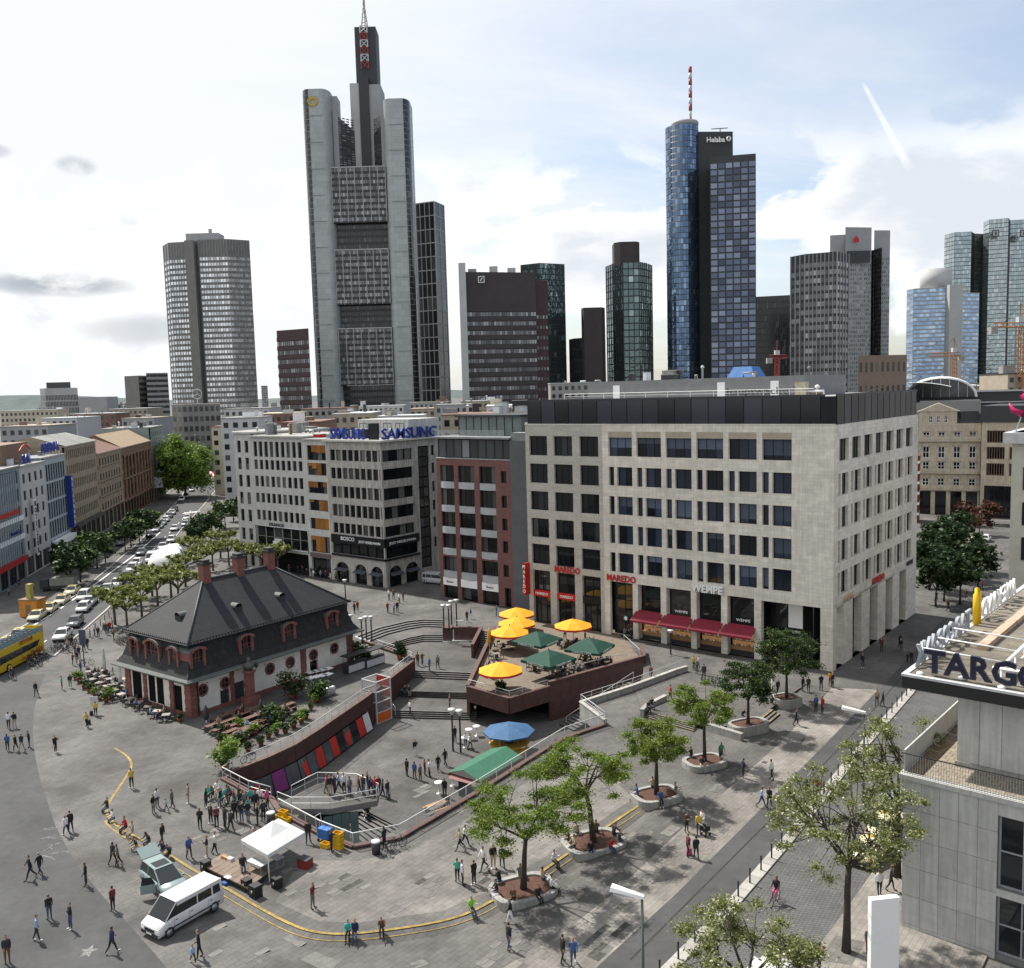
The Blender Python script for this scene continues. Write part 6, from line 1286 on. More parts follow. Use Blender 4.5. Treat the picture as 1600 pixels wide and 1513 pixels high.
# tower cranes
def crane(px, y0, y1, xl, xr, Y, label, m):
 b, tp = at(px, y0, Y), at(px, y1, Y); t = thing('tower_crane', label, 'crane', (b.x, Y, 0)); w = .9; mb = MB(); n = 12; zb, zt = b.z-12, tp.z
 for sx in (-w, w):
  for sy in (-w, w): mb.tube([(sx, sy, zb), (sx, sy, zt)], .2, m, 4)
 for k in range(n): z0, z1 = zb+(zt-zb)*k/n, zb+(zt-zb)*(k+1)/n; mb.tube([(-w, -w, z0), (w, -w, z1)], .14, m, 4); mb.tube([(-w, -w, z1), (w, -w, z1)], .14, m, 4)
 mb.obj('mast', t); l, r_ = at(xl, y1, Y).x-b.x, at(xr, y1, Y).x-b.x; mb = MB()
 mb.tube([(l, 0, zt), (r_, 0, zt)], .25, m, 4); mb.tube([(l, 0, zt+1.5), (r_*.8, 0, zt+1.5)], .2, m, 4)
 for k in range(10): x0, x1 = l+(r_-l)*k/10, l+(r_-l)*(k+1)/10; mb.tube([(x0, 0, zt), ((x0+x1)/2, 0, zt+1.5), (x1, 0, zt)], .13, m, 4)
 mb.obj('jib', t); mb = MB(); mb.box(-1, -1, zt+1.5, 1, 1, zt+3.5, m_lgrey); mb.tube([(0, 0, zt+3), (0, 0, zt+8)], .25, m, 4); mb.tube([(0, 0, zt+8), (l*.6, 0, zt+1.5)], .08, m_dmetal, 4); mb.tube([(0, 0, zt+8), (r_*.6, 0, zt+1.5)], .08, m_dmetal, 4); mb.obj('cab', t); mb = MB(); e = l if abs(l) < abs(r_) else r_; mb.box(e-1.2, -1, zt-2.2, e+1.2, 1, zt+.2, m_conc); mb.obj('counterweight', t)
m_cr = mat('crane_orange', (.34, .15, .05), .6, .15, 1)
crane(1490, 592, 556, 1452, 1502, 420, 'slim orange tower crane before the blue and white office', m_cr); crane(1592, 575, 511, 1552, 1640, 330, 'orange tower crane at the right picture edge', m_cr); crane(1214, 585, 560, 1202, 1230, 420, 'small red crane behind the limestone block roof', m_rw1)
# ------------------------------------------------------------------ trees, planters and pot plants
def leafmat(name, col, trans=.35):
 if name in MATS: return MATS[name]
 m = bpy.data.materials.new(name); m.use_nodes = True; MATS[name] = m; N, L = m.node_tree.nodes, m.node_tree.links
 b = N['Principled BSDF']; b.inputs['Roughness'].default_value = .55; b.inputs['Specular IOR Level'].default_value = .3
 g = N.new('ShaderNodeNewGeometry'); r = N.new('ShaderNodeMapRange'); L.new(g.outputs['Random Per Island'], r.inputs[0]); r.inputs[3].default_value = .5; r.inputs[4].default_value = 1.45
 h = N.new('ShaderNodeHueSaturation'); h.inputs['Color'].default_value = (*col, 1); L.new(r.outputs[0], h.inputs['Value'])
 r2 = N.new('ShaderNodeMath'); r2.operation = 'MULTIPLY_ADD'; L.new(g.outputs['Random Per Island'], r2.inputs[0]); r2.inputs[1].default_value = -.045; r2.inputs[2].default_value = .52; L.new(r2.outputs[0], h.inputs['Hue'])
 L.new(h.outputs[0], b.inputs['Base Color']); t = N.new('ShaderNodeBsdfTranslucent'); L.new(h.outputs[0], t.inputs[0]); mx = N.new('ShaderNodeMixShader'); mx.inputs[0].default_value = trans
 L.new(b.outputs[0], mx.inputs[1]); L.new(t.outputs[0], mx.inputs[2]); L.new(mx.outputs[0], N['Material Output'].inputs[0]); return m
lf_loc = leafmat('locust_leaf', (.135, .2, .03)); lf_fl = leafmat('flowering_locust_leaf', (.17, .2, .065)); lf_dk = leafmat('dark_leaf', (.026, .052, .016)); lf_br = leafmat('bright_leaf', (.14, .23, .04)); lf_pl = leafmat('plane_leaf', (.16, .19, .05)); lf_rd = leafmat('red_leaf', (.09, .035, .02)); lf_flower = leafmat('white_blossom', (.42, .42, .26), .3)
m_bark = mat('dark_bark', (.045, .036, .028), .95, .3, 6, .5); m_bark2 = mat('grey_bark', (.085, .075, .06), .95, .3, 6, .5)
def leaf_mesh(centers, radii, per, size, ms, seed, flat=.5, shape=1.6):
 """leaf-sized quads scattered through flattened clumps"""
 rg = np.random.default_rng(seed); C = np.repeat(np.array(centers), per, 0); Rr = np.repeat(np.array(radii), per)
 n = len(C); d = rg.normal(size=(n, 3)); d /= np.linalg.norm(d, axis=1, keepdims=True); rad = np.clip(np.abs(rg.normal(0, .68, n)), 0, 1.9); P = C + d*(rad*Rr)[:, None]*np.array([1, 1, flat])
 u = rg.normal(size=(n, 3)); u[:, 2] *= .55; u /= np.linalg.norm(u, axis=1, keepdims=True); w = rg.normal(size=(n, 3)); v = np.cross(u, w); v /= np.linalg.norm(v, axis=1, keepdims=True)
 s = size*rg.uniform(.6, 1.35, n)[:, None]; u = u*s*shape*.5; v = v*s*.5
 V = np.stack([P-u, P+v*.9-u*.1, P+u, P-v*.9-u*.1], 1).reshape(-1, 3)
 me = bpy.data.meshes.new('crown'); me.vertices.add(4*n); me.vertices.foreach_set('co', V.ravel()); me.loops.add(4*n); me.loops.foreach_set('vertex_index', np.arange(4*n)); me.polygons.add(n); me.polygons.foreach_set('loop_start', np.arange(0, 4*n, 4)); me.polygons.foreach_set('loop_total', np.full(n, 4))
 for m in ms: me.materials.append(m)
 if len(ms) > 1: me.polygons.foreach_set('material_index', (rg.random(n) < .16).astype(np.int32))
 me.update(); return me
def tree_meshes(H, R, trunk, seed, ms, bark, clumps=26, per=220, size=.26, flat=.45, r0=.17, cr=.9, lean=(0, 0), spread=1., low=.0):
 rg = random.Random(seed); mb = MB(); tp = Vector((lean[0], lean[1], trunk)); mb.tube([(0, 0, -.1), (lean[0]*.3, lean[1]*.3, trunk*.35), (lean[0]*.6+rg.uniform(-.08, .08), lean[1]*.6, trunk*.7), tp], [r0*1.35, r0, r0*.85, r0*.75], bark, 8)
 cen, rad = [], []; nl = 6
 for i in range(nl):
  a = 6.2832*(i+rg.uniform(-.3, .3))/nl; up = rg.uniform(.35, .95); rr = R*rg.uniform(.5, .75)*(1.1-.45*up)
  mid = tp+Vector((math.cos(a)*rr*.55, math.sin(a)*rr*.55, (H-trunk)*up*.42)); end = tp+Vector((math.cos(a)*rr, math.sin(a)*rr, (H-trunk)*up*.72))
  mb.tube([tp-Vector((0, 0, rg.uniform(0, .25)*trunk*.3)), mid, end], [r0*.55, r0*.36, r0*.2], bark, 6)
  for j in range(clumps//nl+1):
   b = a+rg.uniform(-.75, .75)*spread; q = rg.uniform(.25, 1.0)**.6; e2 = tp+Vector((math.cos(b)*R*q, math.sin(b)*R*q, (H-trunk)*(rg.uniform(.18+low, 1.0)*(1.0-.42*q*q))))
   st = mid.lerp(end, rg.uniform(.1, 1)); mb.tube([st, st.lerp(e2, .55)+Vector((0, 0, rg.uniform(-.1, .25))), e2], [r0*.2, r0*.12, r0*.05], bark, 4, cap=False); cen.append(tuple(e2)); rad.append(cr*rg.uniform(.65, 1.3))
 return mb.mesh('trunk'), leaf_mesh(cen, rad, per, size, ms, seed, flat)
def tree(name, label, p, meshes, rz=0, sc=1, group=None):
 t = thing(name, label, 'tree', p, rz, group, sc); inst(meshes[0], 'trunk', t); inst(meshes[1], 'crown', t); return t
TR = {}
T1 = tree_meshes(8.3, 3.8, 3.6, 11, [lf_loc], m_bark, 54, 560, .095, .36, .19, .62, (.25, 0)); T2 = tree_meshes(8.1, 3.7, 3.9, 23, [lf_loc], m_bark, 56, 560, .095, .36, .2, .62, (-.55, .1)); T3 = tree_meshes(6.7, 2.5, 2.9, 35, [lf_loc], m_bark, 54, 520, .1, .5, .18, .55)
T4 = tree_meshes(7.6, 2.6, 3.6, 47, [lf_loc], m_bark, 44, 460, .11, .45, .16, .6); T5 = tree_meshes(6.8, 2.4, 2.4, 53, [lf_dk, lf_loc], m_bark, 50, 460, .12, .5, .15, .62); T6 = tree_meshes(7.8, 3.1, 2.6, 61, [lf_dk, lf_loc], m_bark, 60, 460, .12, .45, .16, .7)
GT = 'plane-like trees in the stone planters'
def planter(px, py, rx, ry, label, rot=0, h=.55, tall=None):
 p = W(px, py); t = thing('tree_planter', label, 'planter', (p.x, p.y, p.z), rot, 'stone tree planters')
 n = 28; pts = lambda k, z: [((rx*k)*math.copysign(abs(math.cos(a))**.62, math.cos(a)), (ry*k)*math.copysign(abs(math.sin(a))**.62, math.sin(a)), z) for a in (6.2832*i/n for i in range(n))]
 mb = MB(); A, B_, C_, E_ = pts(1, -.5), pts(1, h), pts(.8, h), pts(.8, h-.2); vs = A+B_+C_+E_; fs = []
 for l in range(3): fs += [(l*n+i, l*n+(i+1) % n, (l+1)*n+(i+1) % n, (l+1)*n+i) for i in range(n)]
 mb.add(vs, fs, m_conc); mb.obj('stone_rim', t); mb = MB(); mb.add(pts(.81, h-.12), [tuple(range(n))], m_soil); mb.obj('soil', t); return p+Vector((0, 0, h-.15))
uA = math.atan2(math.sin(GA), math.cos(GA))
spots = [(818,1398,2.3,1.75,T1,'stone planter with seated people round the nearest square tree','nearest square tree with spreading layered crown'), (928,1324,2.4,1.75,T2,'stone planter with group seated beside the leaning tree','leaning square tree with broad layered crown'), (1026,1249,2.1,1.5,T3,'stone planter under the small compact tree','small compact tree in the third stone planter'),
   (1101,1196,2.0,1.4,T4,'round low planter below the thin open-crowned tree','thin open-crowned tree with bare lower limbs'), (1169,1143,2.1,1.2,T5,'planter at the end of the grey ledge wall','dark dense tree on the grey ledge planter'), (1229,1102,1.5,1.3,T6,'tall round planter by the three yellow-edged stairs','dark broad tree nearest the limestone corner')]
for px, py, rx, ry, tm, pl, tl in spots:
 top = planter(px, py, rx, ry, pl, uA-.5, .55 if px < 1160 else .95); tree('square_tree', tl, top, tm, 0, 1, GT)
t = thing('ledge_planter_wall', 'long low grey ledge wall running from low stairs to a tree planter', 'wall'); a, b = W(1104, 1141), W(1160, 1158); d = b-a
mb = MB(); mb.box(0, -.25, -.3, d.xy.length, .25, .75, m_conc); mb.obj('panel', t, (a.x, a.y, a.z), math.atan2(d.y, d.x))
# flowering locusts on the right pavement
L1 = tree_meshes(11.8, 4.4, 5.6, 71, [lf_fl, lf_flower], m_bark, 80, 260, .1, .55, .23, .62, (.2, .2), low=-.05); L2 = tree_meshes(12.0, 3.6, 5.2, 83, [lf_fl, lf_flower], m_bark, 68, 260, .1, .55, .22, .62); L3 = tree_meshes(6.6, 3.6, 3.0, 97, [lf_fl, lf_flower], m_bark, 66, 320, .1, .5, .18, .6)
tree('locust_tree', 'tall flowering locust tree with dark trunk before the concrete wall', G(1322, 1490), L1); tree('locust_tree', 'flowering locust tree half hidden behind the concrete building corner', G(1402, 1372), L2); tree('locust_tree', 'flowering locust tree whose crown rises from the bottom picture edge', G(1168, 1612), L3)
# pollarded planes behind the guard house
def pollard(seed):
 rg = random.Random(seed); mb = MB(); mb.tube([(0, 0, -.1), (0, 0, 3.1)], [.2, .15], m_bark2, 7); cen, rad = [], []
 for i in range(7):
  a = 6.2832*i/7+rg.uniform(-.2, .2); e = Vector((math.cos(a)*1.5, math.sin(a)*1.5, 3.9)); mb.tube([(0, 0, 2.9), e*.6+Vector((0, 0, 1.5)), e], [.12, .1, .09], m_bark2, 5)
  for j in range(3): b = a+rg.uniform(-.5, .5); r_ = rg.uniform(1.2, 2.9); q = Vector((math.cos(b)*r_, math.sin(b)*r_, rg.uniform(4.2, 5.1))); mb.tube([e, q], [.08, .1], m_bark2, 5); cen.append(tuple(q+Vector((0, 0, .15)))); rad.append(rg.uniform(.4, .62))
 return mb.mesh('trunk'), leaf_mesh(cen, rad, 85, .3, [lf_pl], seed, .85)
PL = [pollard(201), pollard(207)]
pol = [(180,976),(199,984),(222,966),(247,950),(268,936),(238,932),(213,946),(290,916),(312,902),(333,892),(358,884),(300,882),(385,893),(410,897),(435,900),(345,872),(280,950)]
for k, (x, y) in enumerate(pol):
 p = G(x, y); tree('pollard_plane', 'knobbly pollarded plane tree in the grove behind the cafe', p, PL[k % 2], rs.uniform(0, 6), rs.uniform(.92, 1.12), 'pollarded planes behind the cafe')
# street trees on the left and right
ST = [tree_meshes(8, 2.6, 2.6, 301, [lf_dk], m_bark, 20, 130, .42, .7, .14, 1.05), tree_meshes(8.5, 2.8, 2.6, 307, [lf_dk, lf_br], m_bark, 20, 130, .42, .7, .14, 1.1)]
for k, (x, y, s) in enumerate([(112,918,1.05),(126,910,1),(104,900,.95),(152,888,1.05),(165,880,.9),(205,856,1.0),(218,848,1.1),(230,842,1),(196,862,.9)]): tree('boulevard_tree', 'young dark green tree along the left boulevard fronts', G(x, y), ST[k % 2], rs.uniform(0, 6), s, 'trees along the boulevard')
for k, (x, y, s) in enumerate([(318,858,1.1),(330,848,1),(305,862,.8),(352,825,1),(365,815,.9)]): tree('boulevard_tree', 'dark green tree on the paved side of the boulevard', G(x, y), ST[k % 2], rs.uniform(0, 6), s, 'trees on the paved boulevard side')
BT = tree_meshes(23, 8.0, 3.5, 311, [lf_br], m_bark, 80, 420, .6, .95, .5, 2.5, low=-.12); tree('great_tree', 'big bright green tree standing at the bend of the boulevard', G(290, 778), BT)
for k, (x, y, s) in enumerate([(1452,922,1.1),(1478,905,1.2),(1500,945,1.1),(1462,880,1.1),(1490,868,1.15),(1528,918,1),(1510,895,1.1),(1462,948,1.0),(1475,940,.9)]): tree('lane_tree', 'dark tree in the narrow lane beyond the limestone arcade', G(x, y), ST[0], rs.uniform(0, 6), s, 'trees in the lane beyond the arcade')
RTm = tree_meshes(6.5, 2.2, 2.2, 313, [lf_rd, lf_dk], m_bark, 16, 120, .4, .7, .12, 1.0)
for x, y in ((1530,838),(1545,820),(1512,822)): tree('red_leaved_tree', 'small red-leaved tree on the far little square at right', G(x, y), RTm, rs.uniform(0, 6), 1, 'red-leaved trees on the far little square')
# pot plants round the cafe
m_pot = mat('terracotta', (.26, .085, .05), .85, .15, 4)
def pot_meshes(seed, h, r, ms): return MB().lathe([(.26, 0), (.38, .5), (.42, .52), (.42, .6), (.34, .6), (.32, .5)], m_pot, 10).mesh('pot'), leaf_mesh([(0, 0, .6+h*.5), (r*.4, 0, .6+h*.35), (-r*.3, r*.3, .6+h*.6), (0, -r*.4, .6+h*.4)], [r*.7, r*.5, r*.55, r*.5], 90, .2, ms, seed, .9)
PM = [pot_meshes(401, .9, .8, [lf_dk, lf_br]), pot_meshes(402, 1.2, .8, [lf_br]), pot_meshes(403, .7, .7, [lf_dk])]
pots = [(118,1062),(124,1066),(132,1076),(140,1082),(148,1088),(156,1094),(166,1098),(172,1092),(281,1128),(346,1164),(358,1170),(372,1163),(384,1158),(398,1150),(408,1165),(420,1154),(432,1148),(446,1146),(459,1138),(471,1130),(478,1124),(486,1110),(492,1100),(388,1175),(345,1148),(375,1140),(440,1125)]
for k, (x, y) in enumerate(pots):
 p = W(x, y); t = thing('pot_plant', 'terracotta pot with leafy green plant', 'plant', p, rs.uniform(0, 6), 'pot plants round the cafe terrace', rs.uniform(.6, .9)); pm = PM[k % 3]; inst(pm[0], 'pot', t); inst(pm[1], 'foliage', t)
# larger shrubs
def shrub(px, py, label, h, r, ms, seed, stem=True, ts=None):
 p = W(px, py); t = thing('shrub', label, 'plant', p); rg = random.Random(seed); inst(leaf_mesh([(rg.uniform(-r, r)*.6, rg.uniform(-r, r)*.6, h*(.35+.6*rg.random())) for _ in range(14)], [r*.55]*14, 130, .2, ms, seed, .8), 'foliage', t)
 mb = MB(); mb.tube([(0, 0, 0), (.05, 0, h*.7)], .06, m_bark, 5); mb.obj('stem', t); mb = MB(); mb.lathe([(.3, 0), (.45, .6), (.4, .6)], m_pot, 10); mb.obj('pot', t)
shrub(352, 1203, 'round yellow-green shrub at the end of the terrace railing', 2.6, 1.15, [lf_br, lf_pl], 501); shrub(457, 1092, 'big reddish bush against the cafe wall', 3.0, 1.6, [lf_dk, lf_rd], 502); shrub(560, 1036, 'tall green shrub at the far end of the cafe', 2.6, 1.2, [lf_dk, lf_br], 503); shrub(625, 1030, 'small slender tree in a pot at the terrace corner', 2.3, .8, [lf_dk], 504); shrub(574, 1040, 'thin potted plant beside the black counter', 1.5, .4, [lf_dk], 505); shrub(497, 1095, 'broad green bush beside the drink barrels', 2.0, 1.2, [lf_dk, lf_br], 506); shrub(425, 1130, 'leafy bush among the beer garden tables', 1.6, 1.2, [lf_dk, lf_br], 507); shrub(783, 1079, 'dark potted shrub under the nearest yellow parasol', .9, .6, [lf_dk], 508)
# ------------------------------------------------------------------ vehicles
g_car = glass('car_glass', (.012, .015, .018), (.02, .025, .03), .3, isl=False, rough=.04); m_tyre = mat('tyre', (.015, .015, .015), .9, .1, 5); m_rim = mat('rim', (.38, .39, .4), .35, .1, 4, metal=.7); m_lampw = mat('headlamp', (.7, .72, .75), .15, 0); m_lampr = mat('tail_lamp', (.3, .01, .01), .25, 0)
def paint(name, col): return mat('paint_'+name, col, .28, .05, 2, spec=.6)
def loft(mb, secs, m, cap=True):
 """secs: list of closed rings of equal length"""
 n = len(secs[0]); vs = [p for s in secs for p in s]; fs = [(i*n+k, (i+1)*n+k, (i+1)*n+(k+1) % n, i*n+(k+1) % n) for i in range(len(secs)-1) for k in range(n)]
 if cap: fs += [tuple(range(n)), tuple((len(secs)-1)*n+k for k in range(n))[::-1]]
 mb.add(vs, fs, m, True)
def car_parts(L_, Wd, prof, roof, z_sill=.28, zg=None, wheels=(.8, .78), wr=.32, boxy=0.):
 """prof: (x, z) of the body shoulder line; roof: (x, z, halfwidth factor) of the glasshouse"""
 b = MB(); hw = Wd/2; ring = lambda x, zt, w: [(x, -w*.93, z_sill), (x, -w, z_sill+.18), (x, -w, zt-.12), (x, -w*.93, zt), (x, w*.93, zt), (x, w, zt-.12), (x, w, z_sill+.18), (x, w*.93, z_sill)]
 loft(b, [ring(x, z, hw*(1 if 0 < i < len(prof)-1 else .9)) for i, (x, z) in enumerate(prof)], 'P')
 return b
def build_car(kind, P):
 """returns dict of part meshes for a passenger car or van; x forward"""
 key = (kind, P.name)
 if key in CARS: return CARS[key]
 if kind == 'sedan': L_, Wd, sh, gl, rf = 4.7, 1.8, [(-2.35, .62), (-2.25, .92), (-1.5, .98), (.75, .95), (1.7, .88), (2.25, .76), (2.35, .55)], [(-1.75, .97), (-1.1, 1.42), (.25, 1.45), (1.05, .96)], (1.42, 1.45)
 elif kind == 'hatch': L_, Wd, sh, gl, rf = 4.1, 1.75, [(-2.05, .6), (-2.0, .98), (-1.2, 1.0), (.7, .98), (1.5, .9), (1.95, .76), (2.05, .52)], [(-1.95, 1.0), (-1.55, 1.48), (.2, 1.52), (1.1, .98)], (1.48, 1.52)
 elif kind == 'mini': L_, Wd, sh, gl, rf = 4.3, 1.78, [(-2.15, .6), (-2.1, 1.0), (-1.2, 1.02), (.8, 1.02), (1.6, .95), (2.05, .78), (2.15, .5)], [(-2.08, 1.02), (-1.85, 1.62), (.1, 1.66), (1.25, 1.02)], (1.62, 1.66)
 else: L_, Wd, sh, gl, rf = 5.1, 1.95, [(-2.5, .55), (-2.5, 1.15), (-1.2, 1.18), (1.5, 1.15), (2.05, 1.05), (2.45, .85), (2.52, .5)], [(-2.46, 1.17), (-2.38, 1.98), (1.0, 2.02), (1.95, 1.1)], (1.98, 2.02)
 hw = Wd/2; zs = .26; b = MB()
 ring = lambda x, zt, w: [(x, -w*.92, zs), (x, -w, zs+.2), (x, -w, zt-.1), (x, -w*.92, zt), (x, w*.92, zt), (x, w, zt-.1), (x, w, zs+.2), (x, w*.92, zs)]
 loft(b, [ring(x, z, hw*(1 if 0 < i < len(sh)-1 else .9)) for i, (x, z) in enumerate(sh)], P)
 # glasshouse: body-coloured roof and pillars, glass sides
 x0, x1, x2, x3 = (g_[0] for g_ in gl); z0, z1, z2, z3 = (g_[1] for g_ in gl); w0, w1 = hw*.9, hw*(.74 if kind != 'van' else .84); G_ = MB()
 G_.add([(x0, -w0, z0), (x3, -w0, z3), (x2, -w1, z2), (x1, -w1, z1), (x0, w0, z0), (x3, w0, z3), (x2, w1, z2), (x1, w1, z1)], [(0,1,2,3), (7,6,5,4), (1,5,6,2), (4,0,3,7)], g_car)
 b.add([(x1-.05, -w1*1.02, z1), (x2+.06, -w1*1.02, z2), (x2+.06, w1*1.02, z2), (x1-.05, w1*1.02, z1), (x1+.1, -w1*.9, z1+.05), (x2-.1, -w1*.9, z2+.04), (x2-.1, w1*.9, z2+.04), (x1+.1, w1*.9, z1+.05)], [(0,1,5,4), (1,2,6,5), (2,3,7,6), (3,0,4,7), (4,5,6,7), (3,2,1,0)], P)
 for s in (-1, 1):
  b.tube([(x3-.02, s*w0*1.0, z3), (x2, s*w1*1.01, z2)], .045, P, 4); b.tube([(x0+.02, s*w0, z0), (x1, s*w1*1.01, z1)], .07 if kind != 'van' else .09, P, 4); mx_ = (x1*.45+x2*.55); b.tube([(mx_, s*w0*1.0, z0), (mx_-.04, s*w1*1.01, (z1+z2)/2)], .045, P, 4)
  if kind == 'van':
   b.box(x1-.02, min(s*w1*.9, s*w1*1.06), z1-.24, x2+.02, max(s*w1*.9, s*w1*1.06), z1+.02, P)
   mx_ = x1*.8+x2*.2; b.tube([(mx_, s*w0, z0), (mx_, s*w1*1.01, z1)], .06, P, 4)
 b.box(sh[0][0]-.04, -hw*.88, .3, sh[0][0]+.1, hw*.88, .55, m_dmetal); b.box(sh[-1][0]-.12, -hw*.86, .28, sh[-1][0]+.04, hw*.86, .5, m_dmetal)
 wh = MB(); n = 12; wr = .33 if kind != 'van' else .36
 rm = Matrix.Rotation(Q, 4, 'X'); wh.T = rm; wh.lathe([(wr*.7, -.11), (wr, -.1), (wr, .1), (wr*.7, .11)], m_tyre, n); wh.lathe([(wr*.62, -.12), (wr*.62, .12)], m_rim, n)
 hl = MB(); hl.box(-.12, -.17, -.07, .03, .17, .08, m_lampw); tl = MB(); tl.box(-.04, -.1, -.14, .05, .1, .14, m_lampr); mi = MB(); mi.box(-.06, -.09, -.07, .06, .09, .07, P)
 CARS[key] = dict(body=b.mesh('body'), glass=G_.mesh('windows'), wheel=wh.mesh('wheel'), hl=hl.mesh('headlight'), tl=tl.mesh('tail_light'), mi=mi.mesh('mirror'), L=L_, hw=hw, sh=sh, gl=gl)
 return CARS[key]
CARS = {}
def car(name, label, p, rz, kind, P, cat='car', group=None, detail=True, taxi=False):
 c = build_car(kind, P); t = thing(name, label, cat, p, rz, group); inst(c['body'], 'body', t); inst(c['glass'], 'windows', t); xw = c['L']/2-.82
 for x in (-xw, xw):
  for s in (-1, 1): inst(c['wheel'], 'wheel', t, (x, s*(c['hw']-.1), .33))
 if detail:
  for s in (-1, 1): inst(c['hl'], 'headlight', t, (c['L']/2-.1, s*c['hw']*.68, .7)); inst(c['tl'], 'tail_light', t, (-c['L']/2-.0, s*c['hw']*.78, .85)); inst(c['mi'], 'mirror', t, (c['gl'][3][0]-.25, s*(c['hw']+.06), 1.02))
 if taxi: mb = MB(); mb.box(-.1, -.3, 1.47, .1, .3, 1.62, mat('taxi_sign', (.7, .5, .05), .5, 0)); mb.obj('roof_sign', t)
 return t
COLS = dict(white=(.6, .6, .59), cream=(.55, .5, .33), silver=(.42, .44, .45), black=(.02, .02, .022), blue=(.04, .07, .16), grey=(.13, .14, .15), red=(.25, .02, .02), green=(.2, .27, .26))
def gdir(p, q): a, b = G(*p), G(*q); return math.atan2(b.y-a.y, b.x-a.x)
# white minibus and the silver-green car with open doors in front
d = gdir((322, 1422), (261, 1457)); p = G(296, 1436)
car('minibus', 'white minibus parked on the paving beside the yellow steps', (p.x-.35, p.y-.1, 0), d, 'van', paint('white', COLS['white']), 'van'); 
def trim(t, L_, hw, belt, doors, grille):
 """number plates, radiator grille, door seams, handles and a rubbing strip"""
 mb = MB(); mb.box(L_/2+.03, -.26, .36, L_/2+.05, .26, .47, m_swhite); mb.obj('number_plate', t); mb = MB(); mb.box(-L_/2-.06, -.26, .5, -L_/2-.04, .26, .61, m_swhite); mb.obj('number_plate', t)
 mb = MB(); mb.box(L_/2-.02, -hw*.5, .54, L_/2+.02, hw*.5, grille, m_black); mb.obj('grille', t)
 for s in (-1, 1):
  for x in doors: mb = MB(); mb.box(x-.008, s*hw-.006, .4, x+.008, s*hw+.006, belt-.08, m_black); mb.obj('door_seam', t); mb = MB(); mb.box(x-.28, s*hw-.01, belt-.22, x-.1, s*hw+.025, belt-.18, m_dmetal); mb.obj('door_handle', t)
  mb = MB(); mb.box(-L_/2+.35, s*hw-.005, .5, L_/2-.45, s*hw+.02, .6, m_dmetal); mb.obj('rubbing_strip', t)
trim(COL.objects['minibus'], 5.05, .975, 1.15, (1.35, .2, -1.3), .72)
p = G(257, 1388); a_ = gdir((235, 1362), (275, 1395)); tc_ = car('open_car', 'pale silver-green compact car with open tailgate and door', (p.x, p.y, 0), a_, 'mini', paint('silvergreen', (.2, .26, .26)))
trim(tc_, 4.3, .89, 1.02, (.85, -.25, -1.25), .7); P_ = paint('silvergreen', (.2, .26, .26)); mb = MB(); mb.box(0, -.7, -.03, 1.0, .7, .03, P_); mb.box(.12, -.58, .031, .88, .58, .045, g_car); mb.obj('tailgate', tc_, (-1.9, 0, 1.66), rot=(0, RAD(-150), 0)); mb = MB(); mb.box(-1.0, -.04, .35, 0, .04, .98, P_); mb.add([(-.95, -.02, .98), (0, -.02, .98), (-.25, -.02, 1.5), (-.85, -.02, 1.52)], [(0,1,2,3), (3,2,1,0)], g_car); mb.obj('door', tc_, (.75, -.9, 0), rot=(0, 0, RAD(62))); mb = MB(); mb.box(-.9, -.5, 1.665, .0, .5, 1.715, g_car); mb.obj('sunroof', tc_)
# boulevard traffic: two queues of cars seen from the front, parked taxis
q1 = [(98,998,'white','sedan'),(118,978,'grey','hatch'),(131,955,'white','hatch'),(141,945,'silver','sedan'),(131,937,'white','mini'),(152,930,'grey','hatch'),(168,925,'silver','sedan'),(183,916,'white','sedan'),(197,905,'grey','hatch'),(207,893,'white','mini'),(214,884,'white','hatch'),(221,867,'grey','sedan'),(255,858,'silver','sedan'),(268,847,'white','hatch'),(273,829,'white','sedan'),(290,822,'silver','hatch'),(293,812,'white','sedan')]
for k, (x, y, c, kd) in enumerate(q1):
 a = gdir((x+14, y-13), (x, y)); car('queue_car', f'{c} {"saloon car" if kd == "sedan" else "hatchback" if kd == "hatch" else "compact van"} in the boulevard queue', G(x, y), a, kd, paint(c, COLS[c]), group='cars queuing on the boulevard', detail=k < 6)
for k, (x, y) in enumerate([(12,1012),(30,998),(58,968),(78,956),(97,943),(113,928)]): car('taxi', 'cream taxi waiting in the rank along the boulevard kerb', G(x, y), gdir((x+16, y-12), (x, y)), 'sedan', paint('cream', COLS['cream']), 'taxi', 'cream taxis in the rank', taxi=True)
for k, (x, y, c) in enumerate([(238,838,'black'),(246,830,'silver'),(252,824,'white'),(257,819,'silver'),(262,814,'white'),(267,808,'grey'),(272,803,'white'),(276,798,'black')]): car('parked_car', f'{c} car parked along the left boulevard kerb', G(x-3, y+1), gdir((x+8, y-9), (x, y)), 'sedan', paint(c, COLS[c]), group='cars parked along the boulevard', detail=False)
for k, (x, y, c) in enumerate([(284,783,'white'),(291,778,'silver'),(300,768,'white'),(289,764,'grey'),(186,846,'black'),(194,840,'white'),(188,852,'grey')]): car('far_car', f'{c} car far down the boulevard', G(x, y), gdir((x+8, y-9), (x, y)), 'hatch', paint(c, COLS[c]), group='cars far down the boulevard', detail=False)
car('delivery_van', 'white delivery van in the boulevard queue', G(237, 878), gdir((250, 862), (237, 878)), 'van', paint('white', COLS['white']), 'van')
car('parked_van', 'silver van parked by the red house entrance', G(682, 912), RAD(-30), 'van', paint('silver', COLS['silver']), 'van'); 
